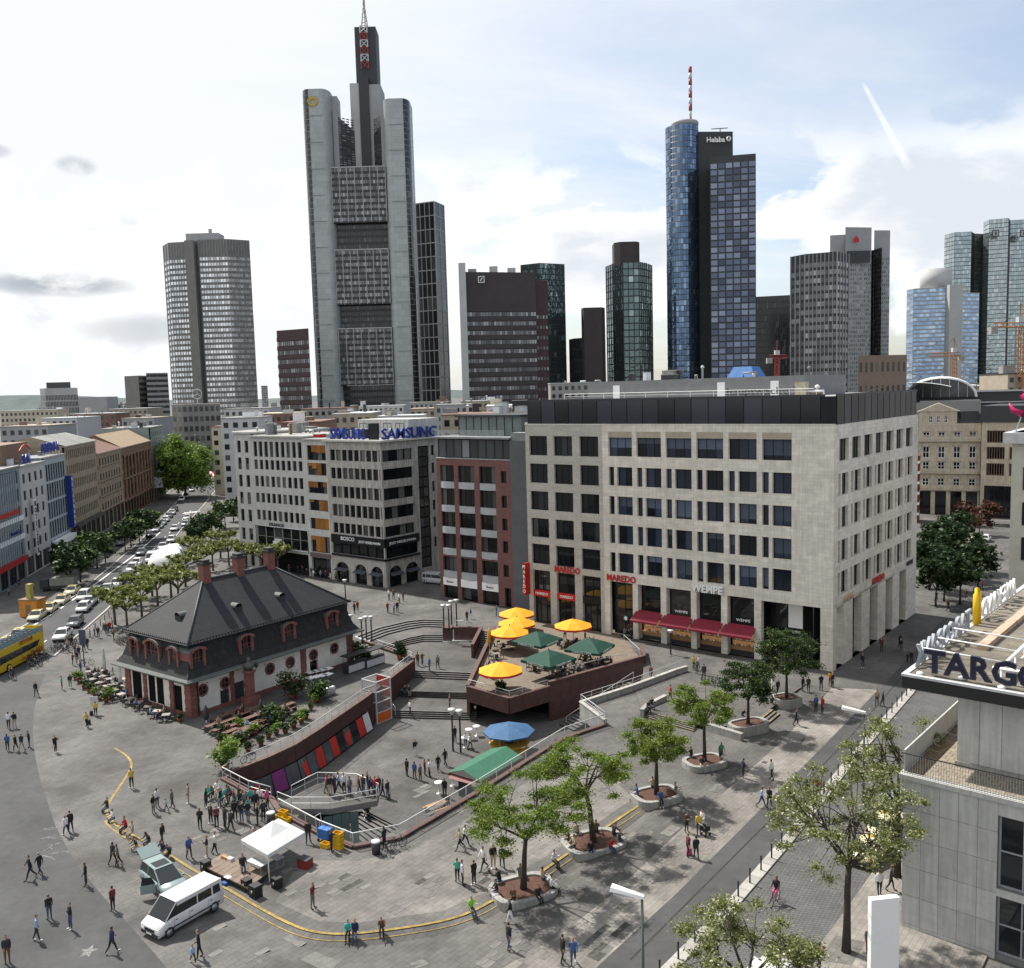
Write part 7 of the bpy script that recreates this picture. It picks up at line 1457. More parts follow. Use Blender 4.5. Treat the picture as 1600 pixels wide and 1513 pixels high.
for x, y, lab in ((1362, 1338, 'cream taxi under the locust tree on the cobbled lane'), (1385, 1300, 'second cream taxi behind the locust crown')): car('taxi', lab, G(x, y), gdir((x, y), (x+30, y-38)), 'sedan', paint('cream', COLS['cream']), 'taxi', taxi=True)
car('parked_car', 'green parked car half hidden by the locust leaves', G(1402, 1262), gdir((1385, 1290), (1415, 1250)), 'hatch', paint('green', COLS['green'])); car('parked_car', 'white car roof at the bottom edge under the small locust', G(1195, 1545), gdir((1180, 1560), (1240, 1490)), 'sedan', paint('white', COLS['white']))
for x, y, c in ((1530,858,'white'),(1520,850,'cream'),(1540,846,'white'),(1448,868,'blue')): car('lane_car', f'{c} car on the far little square behind the lane trees', G(x, y), rs.uniform(0, 3), 'hatch', paint(c, COLS[c]), detail=False, group='cars on the far little square')
# yellow open-top double-decker bus at the left edge
def bus():
 a, b = G(70, 1020), G(0, 1057); rz = math.atan2(b.y-a.y, b.x-a.x); L_, Wd = 11.5, 2.5; t = thing('sightseeing_bus', 'yellow open-top double-decker sightseeing bus at left edge', 'bus', (a.x, a.y, 0), rz); Y_ = mat('bus_yellow', (.60, .42, .02), .35, .06, 1); yb = -.0
 n = Vector((-math.sin(rz), math.cos(rz))); s = 1 if n.dot(Vector((0, 1))) > 0 else -1; y0, y1 = (0, Wd) if s > 0 else (-Wd, 0); near = y0 if s > 0 else y1; k = -1 if s > 0 else 1
 mb = MB(); mb.box(0, y0, .3, L_, y1, 2.55, Y_); mb.box(0, y0, 2.55, .12, y1, 3.9, Y_); mb.box(0, y0, 2.55, L_, y0+.1, 3.15, Y_); mb.box(0, y1-.1, 2.55, L_, y1, 3.15, Y_); mb.obj('body', t)
 mb = MB(); e = near+k*.02; f = lambda pts, m: mb.add([(x, e, z) for x, z in pts], [tuple(range(len(pts))), tuple(range(len(pts)))[::-1]], m); f([(1.0, 2.2), (1.6, 1.45), (L_, 1.3), (L_, 2.3)], g_car); mb.obj('window_band', t)
 mb = MB(); e = near+k*.005; mb.box(.1, min(e, e-k*.04), 3.15, L_, max(e, e-k*.04), 3.85, mat('bus_screen', (.25, .32, .34), .1, .1, 1, alpha=.5)); mb.box(.1, e-.03, 3.85, L_, e+.03, 3.93, m_dmetal); mb.obj('wind_screen', t)
 mb = MB(); mb.box(.12, y0+.1, 2.56, L_, y1-.1, 2.62, m_dmetal); mb.obj('upper_deck', t)
 seat = MB().box(-.25, -.5, 0, .2, .5, .45, mat('bus_seat', (.12, .16, .2), .8, .1, 2)).box(-.32, -.5, .1, -.2, .5, 1.0, mat('bus_seat', (0, 0, 0))).mesh('seat')
 for i in range(11):
  for sy in (.65, 1.85): inst(seat, 'seat', t, (1.0+i*.95, y0+sy, 2.6))
 for x in (2.3, 8.6): mb = MB(Matrix.Translation((x, near+k*.0, .5)) @ Matrix.Rotation(Q, 4, 'X')); mb.lathe([(.35, -.1), (.5, -.09), (.5, .09), (.35, .1)], m_tyre, 14); mb.lathe([(.3, -.12), (.3, .12)], Y_, 12); mb.obj('wheel', t)
 o = text('CITYTOUR', mat('bus_red', (.35, .03, .02), .5, 0), .72, t, (4.3, near+k*.04, 2.62 if 0 else 2.66), rz=0 if s > 0 else math.pi, width=3.2, depth=.02, bold=.02)
 m_sk = mat('bus_skyline_red', (.35, .05, .03), .5, 0); mb = MB(); rg = random.Random(5); e = near+k*.015
 for i in range(14): x = .4+i*.28; h = rg.uniform(.15, .85); mb.add([(x, e, .5), (x+.2, e, .5), (x+.2, e, .5+h), (x, e, .5+h)], [(0,1,2,3), (3,2,1,0)], m_sk)
 for i in range(8): x = 3.4+i*.3; h = rg.uniform(.1, .5); mb.add([(x, e, .5), (x+.22, e, .5), (x+.22, e, .5+h), (x, e, .5+h)], [(0,1,2,3), (3,2,1,0)], m_sk)
 mb.obj('skyline_print', t); mb = MB(); mb.box(-.03, y0+.2, 1.0, 0, y1-.2, 2.2, g_car); mb.obj('rear_window', t)
bus()
# orange waste skip and hut by the left pavement; dark parked pick-up
p = G(52, 962); t = thing('orange_booth', 'orange-yellow construction booth on the left pavement', 'booth', p, RAD(-10)); m_o = mat('booth_orange', (.52, .20, .02), .6, .15, 2); mb = MB(); mb.box(-1.6, -1.1, 0, 1.6, 1.1, 2.7, m_o); mb.box(-1.7, -1.2, 2.7, 1.7, 1.2, 2.85, m_brn); mb.obj('body', t); mb = MB(); mb.box(-.4, -1.14, .1, .4, -1.1, 2.0, m_brn); mb.obj('door', t); mb = MB(); mb.box(-.7, -.4, 2.85, .1, .4, 5.2, mat('booth_sign', (.35, .3, .08), .6, .3, 2)); mb.obj('sign_box', t)
p = G(92, 922); t = thing('parked_truck', 'dark flatbed truck parked under the boulevard trees', 'truck', p, RAD(100)); mb = MB(); mb.box(-1.1, -3, .5, 1.1, 1.2, 1.0, m_dmetal); mb.box(-1.1, -3, 1.0, 1.1, 1.2, 2.4, mat('truck_tarp', (.2, .2, .17), .8, .2, 1)); mb.obj('bed', t); mb = MB(); mb.box(-1.05, 1.4, .5, 1.05, 2.9, 2.2, m_dmetal); mb.obj('cab', t); mb = MB(); mb.box(-.9, 2.9, 1.3, .9, 2.93, 2.0, g_car); mb.obj('windscreen', t)
for x, y in ((-.95, -2), (.95, -2), (-.95, 2), (.95, 2)): mb = MB(Matrix.Translation((x, y, .45)) @ Matrix.Rotation(Q, 4, 'Y')); mb.lathe([(.3, -.12), (.45, -.1), (.45, .1), (.3, .12)], m_tyre, 12); mb.obj('wheel', t)
# white inflatable dome tent beside the boulevard, pavilion tents further on
p = G(274, 882); t = thing('dome_tent', 'white inflatable dome tent with blue print beside the boulevard', 'tent', p, RAD(20)); mb = MB(); n = 14; R = 5.4
mb.add([(R*math.cos(Q*j/6)*math.cos(6.2832*i/n), R*math.cos(Q*j/6)*math.sin(6.2832*i/n), 4.3*math.sin(Q*j/6)) for j in range(7) for i in range(n)], [(j*n+i, j*n+(i+1) % n, (j+1)*n+(i+1) % n, (j+1)*n+i) for j in range(6) for i in range(n)], m_swhite, True); mb.obj('shell', t); mb = MB()
for a in (-1.2, -.2, .8): mb.tube([(R*1.01*math.cos(Q*j/8)*math.cos(a), R*1.01*math.cos(Q*j/8)*math.sin(a), 4.35*math.sin(Q*j/8)) for j in range(8)], .12, mat('tent_blue', (.05, .1, .3), .5, 0), 5)
mb.obj('rib', t)
for x, y, lab in ((362, 805, 'white pavilion tent at the far end of the boulevard'), (375, 800, 'second white pavilion tent beside the rounded house'), (330, 752, 'small red market parasol far down the boulevard')):
 p = G(x, y); t = thing('market_tent', lab, 'tent', p); mm = m_swhite if 'white' in lab else m_sred; mb = MB(); mb.add([(-3, -3, 2.4), (3, -3, 2.4), (3, 3, 2.4), (-3, 3, 2.4), (0, 0, 4.2)], [(0,1,4), (1,2,4), (2,3,4), (3,0,4)], mm); mb.obj('canopy', t)
 for sx in (-2.9, 2.9):
  for sy in (-2.9, 2.9): mb = MB(); mb.tube([(sx, sy, 0), (sx, sy, 2.45)], .07, m_swhite, 5); mb.obj('pole', t)
# bicycles
def bike_meshes():
 fr = MB(); fr.tube([(-.5, 0, .34), (-.1, 0, .32), (.38, 0, .78), (-.22, 0, .78), (-.5, 0, .34)], .022, m_dmetal, 5); fr.tube([(-.1, 0, .32), (-.25, 0, .9)], .022, m_dmetal, 5); fr.tube([(.38, 0, .82), (.53, 0, .34)], .022, m_dmetal, 5)
 w = MB(); n = 18; w.tube([(.34*math.cos(6.2832*i/n), 0, .34*math.sin(6.2832*i/n)) for i in range(n+1)], .028, m_tyre, 5, cap=False)
 for i in range(5): a = 3.1416*i/5; w.tube([(.33*math.cos(a), 0, .33*math.sin(a)), (-.33*math.cos(a), 0, -.33*math.sin(a))], .006, m_steel, 3)
 h = MB(); h.tube([(.3, -.28, 1.02), (.4, -.1, 1.0), (.4, .1, 1.0), (.3, .28, 1.02)], .018, m_dmetal, 5); h.tube([(.38, 0, .8), (.4, 0, 1.0)], .018, m_dmetal, 5); s = MB(); s.box(-.38, -.08, .9, -.12, .08, .96, m_black)
 return fr.mesh('frame'), w.mesh('wheel'), h.mesh('handlebar'), s.mesh('saddle')
BK = bike_meshes()
def bike(px, py, rz, label, group=None, p=None):
 p = p or W(px, py); t = thing('bicycle', label, 'bicycle', p, rz, group); inst(BK[0], 'frame', t); inst(BK[1], 'wheel', t, (-.5, 0, .34)); inst(BK[1], 'wheel', t, (.54, 0, .34)); inst(BK[2], 'handlebar', t); inst(BK[3], 'saddle', t); return t
for k in range(26): u = rs.random(); bike(44+u*74+rs.uniform(-3, 3), 1042-u*36+rs.uniform(-7, 7), rs.uniform(-1, .6), 'parked bicycle in the crowded row beside the yellow bus', 'bicycles parked by the bus')
for k in range(5): bike(187+k*2.2, 1003+k*1.2, rs.uniform(.6, 1.2), 'parked bicycle by the cafe roof corner', 'bicycles beside the cafe')
bike(136, 1040, .5, 'bicycle leaning on the sign post'); bike(388, 1190, .9, 'bicycle leaning on the terrace railing'); bike(608, 1334, 1.0, 'bicycle leaning on the near court railing'); bike(620, 1326, .6, 'second bicycle at the near court railing corner'); bike(508, 1307, -.5, 'bicycle beside the blue cart')
for k in range(7): bike(1097+k*5.5, 1066+k*1.0, rs.uniform(.5, 1.6), 'parked bicycle in the row before the jewellery shop', 'bicycles parked before the shop')
# ------------------------------------------------------------------ railings, deck, shop glazing of the court
def railing(name, label, pts, h=1.0, post=1.6, m=m_rail, glass_=False, bars=2, thick=.035):
 """handrail with posts along 3-D points; optional glass or mesh infill panels, each its own part"""
 t = thing(name, label, 'railing'); pts = [Vector(p) for p in pts]
 mb = MB(); mb.tube([p+Vector((0, 0, h)) for p in pts], thick, m, 6); mb.obj('handrail', t)
 if bars > 1:
  for k in range(1, bars): mb = MB(); mb.tube([p+Vector((0, 0, h*k/bars)) for p in pts], thick*.55, m, 5); mb.obj('rail', t)
 pm = MB().tube([(0, 0, 0), (0, 0, h)], thick*.8, m, 5).mesh('post')
 for a, b in zip(pts, pts[1:]):
  d = b-a; n = max(1, round(d.length/post))
  for k in range(n):
   p = a.lerp(b, k/n); inst(pm, 'post', t, p)
   if glass_: q = a.lerp(b, (k+1)/n); mb = MB(); e = (q-p)*.03; mb.add([p+e+Vector((0, 0, .08)), q-e+Vector((0, 0, .08)), q-e+Vector((0, 0, h-.08)), p+e+Vector((0, 0, h-.08))], [(0,1,2,3)], m_railg); mb.obj('glass_panel', t)
 inst(pm, 'post', t, pts[-1]); return t
g3 = lambda pts, z=0, dz=0: [Vector((*G(*q, z).xy, z+dz)) for q in pts]
railing('terrace_railing', 'pale metal railing along the edge of the cafe terrace', g3([(348,1218)]+ctop[1:7], 0, .12), 1.0)
railing('terrace_railing', 'pale railing on the jutting corner of the cafe terrace', g3([(607,1063),(645,1033),(618,1022),(589,1012)], 0, .2), .9)
railing('court_railing', 'near glass railing of the sunken court', g3([(946,1134),(883,1155),(752,1237),(625,1312),(552,1326),(500,1305),(436,1270)], 0, .2), 1.0, 2.2, glass_=True, bars=1, thick=.05)
railing('court_railing', 'left railing of the court behind the crowd', g3([(424,1250),(389,1240),(348,1218)], 0, .15), 1.0, thick=.045)
railing('ramp_railing', 'railing on the grey parapet beside the long narrow stairs', g3([(946,1134),(908,1105),(989,1079),(1056,1054),(1073,1049)], 0, .65), .75)
railing('terrace_railing', 'white railing round the terrace with green parasols', g3([(826,1056),(866,1068),(1000,1034),(975,1010)], 0, 1.0), .55, 2.4, bars=1); railing('terrace_railing', 'thin railing on the terrace nose above the blue bar', g3([(733,1077),(796,1096),(856,1078)], 0, .5), .65, 2.0); railing('balcony_railing', 'railing of the small balcony behind the lamp block', g3([(709,982),(750,982)], 0, .35), .8); railing('stair_handrail', 'handrail beside the long narrow stairs', [G(990, 1064)+Vector((0, 0, .1)), Vector((*G(885, 1133, -D0).xy, -D0))], .95, 2.4, bars=1); railing('stair_handrail', 'short handrail at the foot of the lowest stairs', g3([(612,1109),(618,1117)], -2.88), .9)
def deck():
 px = [(434,1256),(456,1246),(497,1225),(557,1227),(592,1243),(589,1252),(516,1265),(456,1265)]; pl = gp(px); t = thing('footbridge_deck', 'angular footbridge deck over the court stairs full of people', 'footbridge'); mb = MB(); mb.prism(CCW(pl), -.45, .05, mat('deck_steel', (.16, .16, .155), .6, .2, 1), mtop=m_pave2); o = mb.obj('deck', t); walk(o); mb = MB(); c = G(530, 1250); mb.box(-.5, -.5, -6, .5, .5, -.46, m_conc); mb.obj('pier', t, (c.x, c.y, 0)); mb = MB(); a, b = G(505, 1268), G(560, 1258)
 for k in range(4): p, q = a.lerp(b, k/4), a.lerp(b, (k+.94)/4); mb = MB(); mb.add([(p.x, p.y, -6), (q.x, q.y, -6), (q.x, q.y, -.5), (p.x, p.y, -.5)], [(0,1,2,3), (3,2,1,0)], mat('teal_glass', (.1, .16, .16), .1, .1, 1)); mb.obj('glass_panel', t)
 railing('deck_railing', 'pale railing round the footbridge deck', [Vector((*p, .05)) for p in pl[1:]+pl[:0]]+[Vector((*pl[0], .05))], 1.0, 1.5)
deck()
def shopfront():
 t = thing('court_shop_window', 'long shop window with red and violet printed art below the cafe terrace', 'shop window'); ms = [mat('grey_shop_glass', (.09, .1, .11), .12, .2, 1, obr=.35), mat('art_red', (.45, .03, .025), .5, .3, 1), mat('art_violet', (.2, .03, .16), .5, .2, 1), mat('art_white', (.6, .6, .6), .4, .1, 1), mat('shop_black', (.015, .015, .017), .15, .1, 1)]
 ln = resample(gp(ctop[1:7]), 1.25); off = .34; rg = random.Random(4); seq = [0,0,0,2,0,0,0,1,0,1,4,0,4,1,3,4,4,3,1,3,4,4,3]
 o_ = offset(ln, off) if offset(ln, off)[3][1] < ln[3][1] else offset(ln, -off)
 for i in range(len(o_)-1):
  a, b = Vector(o_[i]), Vector(o_[i+1]); c = a.lerp(b, .04); e = a.lerp(b, .96); d = (b-a).normalized(); n = Vector((d.y, -d.x)); n = n if n.y < 0 else -n; lo = n*.55
  mb = MB(); m_ = ms[seq[i % len(seq)]]; mb.add([(*(c+lo), -D0+.15), (*(e+lo), -D0+.15), (*e, -1.55), (*c, -1.55)], [(0,1,2,3), (3,2,1,0)], m_); w = mb.obj('pane', t)
  if seq[i % len(seq)] == 0 and i % 2: mb = MB(); f = n*.05; k_ = rg.uniform(.1, .6); mb.add([(*(c.lerp(e, k_)+lo+f), -D0+.25), (*(c.lerp(e, min(1, k_+.45))+lo+f), -D0+.25), (*(e+f), -1.75), (*(c.lerp(e, k_*.5)+f), -1.8)], [(0,1,2,3), (3,2,1,0)], ms[rg.choice((1, 3, 2, 1))]); mb.obj('art_print', w)
  mb = MB(); mb.tube([(*(a+lo), -D0), (*a, -1.5)], .045, m_dmetal, 5); mb.obj('mullion', t)
 mb = MB()
 q = [Vector(p) for p in o_]
 for a, b in zip(q, q[1:]): d = (b-a).normalized(); n = Vector((d.y, -d.x)); n = n if n.y < 0 else -n; mb.add([(*(a+n*.6), -D0+.15), (*(b+n*.6), -D0+.15), (*(b+n*.6), -D0), (*(a+n*.6), -D0)], [(0,1,2,3), (3,2,1,0)], m_dmetal)
 mb.obj('plinth', t)
 # near-black sheet in place of the dark void behind the panes
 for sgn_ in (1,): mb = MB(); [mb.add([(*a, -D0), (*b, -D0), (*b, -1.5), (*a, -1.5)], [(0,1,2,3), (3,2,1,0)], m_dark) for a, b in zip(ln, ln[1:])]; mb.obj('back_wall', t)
shopfront()
c = G(590, 1124, -D0); t = thing('stair_tower', 'white framed glass lift tower with orange foot beside the court wall', 'lift tower', (c.x, c.y, -D0), GA); m_tf = mat('tower_frame', (.55, .56, .57), .5, .1, 2, metal=.2); w, h = 1.15, 4.9
for sx in (-w, w):
 for sy in (-w, w): mb = MB(); mb.box(sx-.06, sy-.06, 0, sx+.06, sy+.06, h, m_tf); mb.obj('post', t)
for k in range(5):
 z = k*h/4; mb = MB()
 for s in (-w, w): mb.box(-w, s-.05, z-.05, w, s+.05, z+.05, m_tf); mb.box(s-.05, -w, z-.05, s+.05, w, z+.05, m_tf)
 mb.obj('ring_beam', t)
for k in range(4):
 for rot in range(4): mb = MB(Matrix.Rotation(Q*rot, 4, 'Z')); mb.add([(-w, -w+.01, k*h/4+.06), (w, -w+.01, k*h/4+.06), (w, -w+.01, (k+1)*h/4-.06), (-w, -w+.01, (k+1)*h/4-.06)], [(0,1,2,3)], mat('pane_orange', (.55, .12, .02), .4, .1, 1) if k == 0 else (mat('art_red', (0, 0, 0)) if rot == 1 and k > 0 else m_railg)); mb.obj('pane', t)
# ------------------------------------------------------------------ parasols and terrace furniture
def parasol(px, py, m, label, R=2.5, h=2.55, rise=.95, n=8, z=None, group=None, val=None, sq=False, txt=None, rz=0, drop=.25):
 p = W(px, py) if z is None else Vector((*G(px, py, z).xy, z)); t = thing('parasol', label, 'parasol', p, rz, group); mb = MB()
 ang = [6.2832*(i+.5)/n for i in range(n)]; rr_ = R*(1.3 if sq else 1)
 rim = [(rr_*math.cos(a), rr_*math.sin(a), h) for a in ang]; mid = []
 for i in range(n): a, b = Vector(rim[i]), Vector(rim[(i+1) % n]); c_ = a.lerp(b, .5); c_.z -= .06; mid.append(tuple(c_*1.0))
 vs = rim+[(0, 0, h+rise)]+[(x*.5, y*.5, h+rise*.56) for x, y, _ in rim]
 for i in range(n):
  j = (i+1) % n; mb.add([rim[i], mid[i], rim[j], vs[n+1+j], vs[n+1+i]], [(0,1,4), (1,3,4), (1,2,3)], m); mb.add([vs[n+1+i], vs[n+1+j], vs[n]], [(0,1,2)], m)
 mb.obj('canopy', t); vm = val or m
 mb = MB()
 for i in range(n): j = (i+1) % n; a, b, c_ = rim[i], mid[i], rim[j]; f = lambda q: (q[0]*1.002, q[1]*1.002, q[2]-drop); mb.add([a, b, c_, f(c_), f(b), f(a)], [(0,5,4,1), (1,4,3,2), (0,1,4,5), (1,2,3,4)], vm)
 mb.obj('valance', t); mb = MB(); mb.tube([(0, 0, 0), (0, 0, h+rise)], .045, m_wood if not sq else m_steel, 6); mb.obj('pole', t); mb = MB()
 for i in range(n): mb.tube([(0, 0, h-.5), (rim[i][0]*.55, rim[i][1]*.55, h+rise*.4)], .02, m_wood, 4)
 mb.obj('strut', t); mb = MB(); mb.box(-.4, -.4, 0, .4, .4, .12, m_dmetal); mb.obj('base', t); mb = MB(); mb.lathe([(.06, h+rise-.02), (.08, h+rise+.08), (.02, h+rise+.16)], vm, 6); mb.obj('finial', t)
 if txt:
  for k in range(n): a, b = Vector(rim[k]), Vector(rim[(k+1) % n]); c_ = a.lerp(b, .5); an = math.atan2(b.y-a.y, b.x-a.x); nn = c_.xy.normalized()*.03; text(txt, m_swhite, .34, t, (c_.x*1.0+nn.x, c_.y+nn.y, h-.25), rz=an, depth=.01, width=2.6)
 return t
m_py = mat('parasol_yellow', (.6, .3, .008), .8, .12, 2.5, .35); m_pg = mat('parasol_green', (.004, .045, .029), .8, .2, 2.5, .35); m_pb = mat('parasol_blue', (.03, .09, .19), .75, .2, 2.5, .35); m_pr = mat('valance_red', (.5, .03, .015), .75, .08, 2)
for px, py, lab in ((808, 985, 'rearmost yellow parasol on the terrace'), (808, 1001, 'second yellow parasol of the rear cluster'), (797, 1016, 'front yellow parasol of the rear cluster'), (896, 1005, 'yellow parasol standing apart before the limestone shopfront'), (783, 1079, 'nearest yellow parasol on the terrace nose')): parasol(px, py, m_py, lab, 2.65, 2.4, .95, 8, val=m_pr, group='yellow parasols on the terrace')
for px, py, lab, rz in ((840, 1028, 'left rear green parasol', GA), (922, 1040, 'right green parasol with printed rim', GA+.15), (858, 1060, 'front green parasol', GA-.1)): parasol(px, py, m_pg, lab+' on the terrace', 2.55, 2.35, 1.15, 4, group='green parasols on the terrace', sq=True, txt='STARBUCKS COFFEE', rz=rz, drop=.3)
def closed(px, py, m, label, h=3.0, r=.28):
 p = W(px, py); t = thing('closed_parasol', label, 'parasol', p); mb = MB(); mb.lathe([(.05, 0), (.05, .8)], m_steel, 6); mb.obj('pole', t); mb = MB(); mb.lathe([(r*.6, .8), (r, 1.0), (r*.85, 1.9), (r*.55, h-.3), (.05, h)], m, 9); mb.obj('folded_canopy', t)
closed(765, 1015, m_py, 'folded yellow parasol at the terrace edge', 2.9, .3); m_pw = mat('folded_grey', (.42, .42, .41), .8, .3, 3); closed(164, 1056, m_pw, 'folded grey parasol left of the cafe', 3.6, .24); closed(189, 1077, m_pw, 'folded pale parasol close to the cafe door', 3.9, .24); closed(323, 1136, m_dmetal, 'folded black parasol by the cafe wall', 2.4, .3); closed(409, 1128, m_dmetal, 'folded dark parasol among the beer tables', 2.4, .28)
# round bar under the blue parasol
p = G(796, 1176, -D0); t = thing('parasol_bar', 'round wooden drinks bar under a wide blue parasol roof', 'bar', (p.x, p.y, -D0)); n = 10; mb = MB(); mb.lathe([(1.9, 0), (1.9, 1.05), (2.15, 1.05), (2.15, 1.13), (1.5, 1.13)], mat('bar_yellow', (.5, .3, .04), .6, .2, 2), n, smooth=False); mb.obj('counter', t); mb = MB(); mb.lathe([(2.75, 2.2), (2.75, 2.35), (1.4, 2.75), (.1, 3.05)], m_pb, 8, smooth=False); mb.obj('canopy', t); mb = MB(); mb.lathe([(.5, 0), (.5, 2.4)], m_dmetal, 8); mb.obj('core', t)
for k in range(6): a = 6.2832*k/6; mb = MB(); mb.tube([(1.9*math.cos(a), 1.9*math.sin(a), 1.1), (1.9*math.cos(a), 1.9*math.sin(a), 2.5)], .05, m_wood, 5); mb.obj('post', t)
# green-roofed kiosk
def kiosk():
 a, b = G(751, 1217, -1.1), G(808, 1184, -1.1); rz = math.atan2(b.y-a.y, b.x-a.x); L_ = (b-a).length; t = thing('kiosk', 'snack kiosk with green sheet-metal roof and red fascia', 'kiosk', (a.x, a.y, -D0), rz); m_g = mat('green_sheet_roof', (.035, .13, .08), .5, .15, 2, .1); m_rf2 = mat('kiosk_red', (.14, .035, .03), .6, .15, 2); Wd = 3.0
 mb = MB(); mb.box(.4, .3, 0, L_-.2, Wd, 2.3, m_dmetal); mb.obj('body', t); mb = MB(); mb.box(-.6, -.5, 2.25, L_+.4, Wd+.4, 2.5, m_rf2); mb.obj('fascia', t)
 n = 5; pr = [(-.45, 2.55), (1.45, 3.25), (Wd+.35, 2.6)]; mb = MB()
 for (y0, z0), (y1, z1) in zip(pr, pr[1:]): mb.add([(-.7, y0, z0), (L_+.3, y0, z0), (L_+.3, y1, z1), (-.7, y1, z1)], [(0,1,2,3)], m_g)
 mb.add([(-.65, y, z) for y, z in pr], [(2, 1, 0)], m_conc); mb.add([(L_+.25, y, z) for y, z in pr], [(0, 1, 2)], m_conc); mb.obj('roof', t)
 for k in range(3): mb = MB(); mb.box(.6+k*1.6, .26, 1.0, 2.0+k*1.6, .3, 2.1, m_swhite if k == 0 else g_car); mb.obj('hatch', t)
 mb = MB(); mb.add([(-1.0, -.2, 2.25), (-1.0, Wd, 2.25), (-.6, Wd, 2.5), (-.6, -.2, 2.5)], [(0,1,2,3), (3,2,1,0)], m_rf2); mb.obj('awning', t)
kiosk()
tabm = (MB().lathe([(.42, 1.08), (.42, 1.12)], m_swhite, 14).mesh('table_top'), MB().lathe([(.3, 0), (.28, .04), (.04, .06), (.04, 1.08)], m_steel, 8).mesh('leg'))
for px, py, lab in ((686,1240,'white bar table beside the kiosk'),(733,1155,'white bar table next to the twin court lamps'),(727,1168,'white bar table before the twin court lamps'),(745,1150,'white bar table nearest the blue parasol bar'),(815,1183,'tall white bar table right of the blue parasol bar'),(707,1228,'white bar table at the kiosk corner')): q = W(px, py); t = thing('bar_table', lab, 'table', q); inst(tabm[0], 'table_top', t); inst(tabm[1], 'leg', t)
def beerbench(px, py, rz, label, group=None, table=True):
 q = W(px, py); t = thing('bench_table', label, 'bench', q, rz, group); mb = MB(); mb.box(-1.1, -.3, .72, 1.1, .3, .77, m_wood); mb.obj('table_top', t)
 for y in (-.65, .65): mb = MB(); mb.box(-1.1, y-.13, .42, 1.1, y+.13, .46, m_wood); mb.obj('bench_seat', t)
 for x in (-.8, .8): mb = MB(); mb.box(x-.03, -.28, 0, x+.03, .28, .72, m_dmetal); mb.box(x-.03, -.75, 0, x+.03, -.55, .42, m_dmetal); mb.box(x-.03, .55, 0, x+.03, .75, .42, m_dmetal); mb.obj('leg_frame', t)
beerbench(683, 1268, .65, 'pale wooden beer bench by the near court railing'); m_dw = mat('dark_table_wood', (.10, .045, .03), .6, .25, 3)
def bench2(px, py, rz): 
 q = W(px, py); t = thing('beer_table', 'dark red-brown beer garden table with benches on the cafe terrace', 'table', q, rz, 'beer garden tables beside the cafe'); inst(BG[0], 'table_top', t); inst(BG[1], 'bench_seat', t, (0, -.65, 0)); inst(BG[1], 'bench_seat', t, (0, .65, 0)); inst(BG[2], 'leg_frame', t)
BG = (MB().box(-1.1, -.33, .72, 1.1, .33, .77, m_dw).mesh('table_top'), MB().box(-1.1, -.14, .42, 1.1, .14, .46, m_dw).mesh('bench_seat'), MB().box(-.83, -.7, 0, -.77, .7, .7, m_dmetal).box(.77, -.7, 0, .83, .7, .7, m_dmetal).mesh('leg_frame'))
BT_ = [(336,1142),(347,1148),(358,1154),(369,1158),(380,1152),(368,1142),(357,1136),(345,1131),(392,1145),(404,1139),(390,1132),(378,1126),(365,1121),(416,1134),(428,1128),(412,1122),(400,1116),(438,1120),(448,1112)]
for x, y in BT_: bench2(x, y, RAD(53)+Q*.02)
CH = MB().box(-.22, -.22, .42, .22, .22, .47, m_dmetal).box(-.22, -.22, .47, -.17, .22, .9, m_dmetal).tube([(-.2, -.2, 0), (-.2, -.2, .45)], .02, m_dmetal, 4).tube([(.2, -.2, 0), (.2, -.2, .45)], .02, m_dmetal, 4).tube([(-.2, .2, 0), (-.2, .2, .45)], .02, m_dmetal, 4).tube([(.2, .2, 0), (.2, .2, .45)], .02, m_dmetal, 4).mesh('cafe_chair')
CT = (MB().box(-.42, -.42, .72, .42, .42, .76, mat('pale_table', (.22, .19, .17), .5, .2, 3, obr=.6)).mesh('table_top'), MB().lathe([(.25, 0), (.04, .05), (.04, .72)], m_dmetal, 6).mesh('leg'))
SEATS = []
def cafe_table(px, py, where, grp, seats=4):
 q = W(px, py); rz = rs.uniform(0, 1.5); t = thing('cafe_table', f'small square cafe table {where}', 'table', q, rz, 'cafe tables '+grp); inst(CT[0], 'table_top', t); inst(CT[1], 'leg', t)
 for k in range(seats): a = rz+Q*k; c = q+Vector((math.cos(a), math.sin(a), 0))*.75; inst(CH, 'cafe_chair', None, c, a+math.pi, label=f'dark cafe chair {where}', cat='chair', group='cafe chairs '+grp); SEATS.append((c, a+math.pi, where))
for x, y in [(140,1058),(150,1062),(160,1066),(170,1070),(156,1076),(168,1081),(180,1078),(178,1088),(192,1070),(196,1080),(146,1070),(164,1056)]: cafe_table(x, y, 'in the plant-lined seating left of the cafe', 'left of the cafe')
for x, y in [(190,1094),(204,1101),(218,1107),(232,1114),(246,1121),(260,1127)]: cafe_table(x, y, 'in the single row along the cafe front', 'along the cafe front', 3)
for x, y in [(775,1030),(772,1045),(768,1058),(783,1014),(850,1045),(870,1054),(890,1046),(905,1052),(930,1046),(945,1040),(915,1036),(835,1048),(885,1060),(860,1036),(880,1012),(905,1010),(925,1012)]: cafe_table(x, y, 'under the parasols on the raised terrace', 'on the parasol terrace')
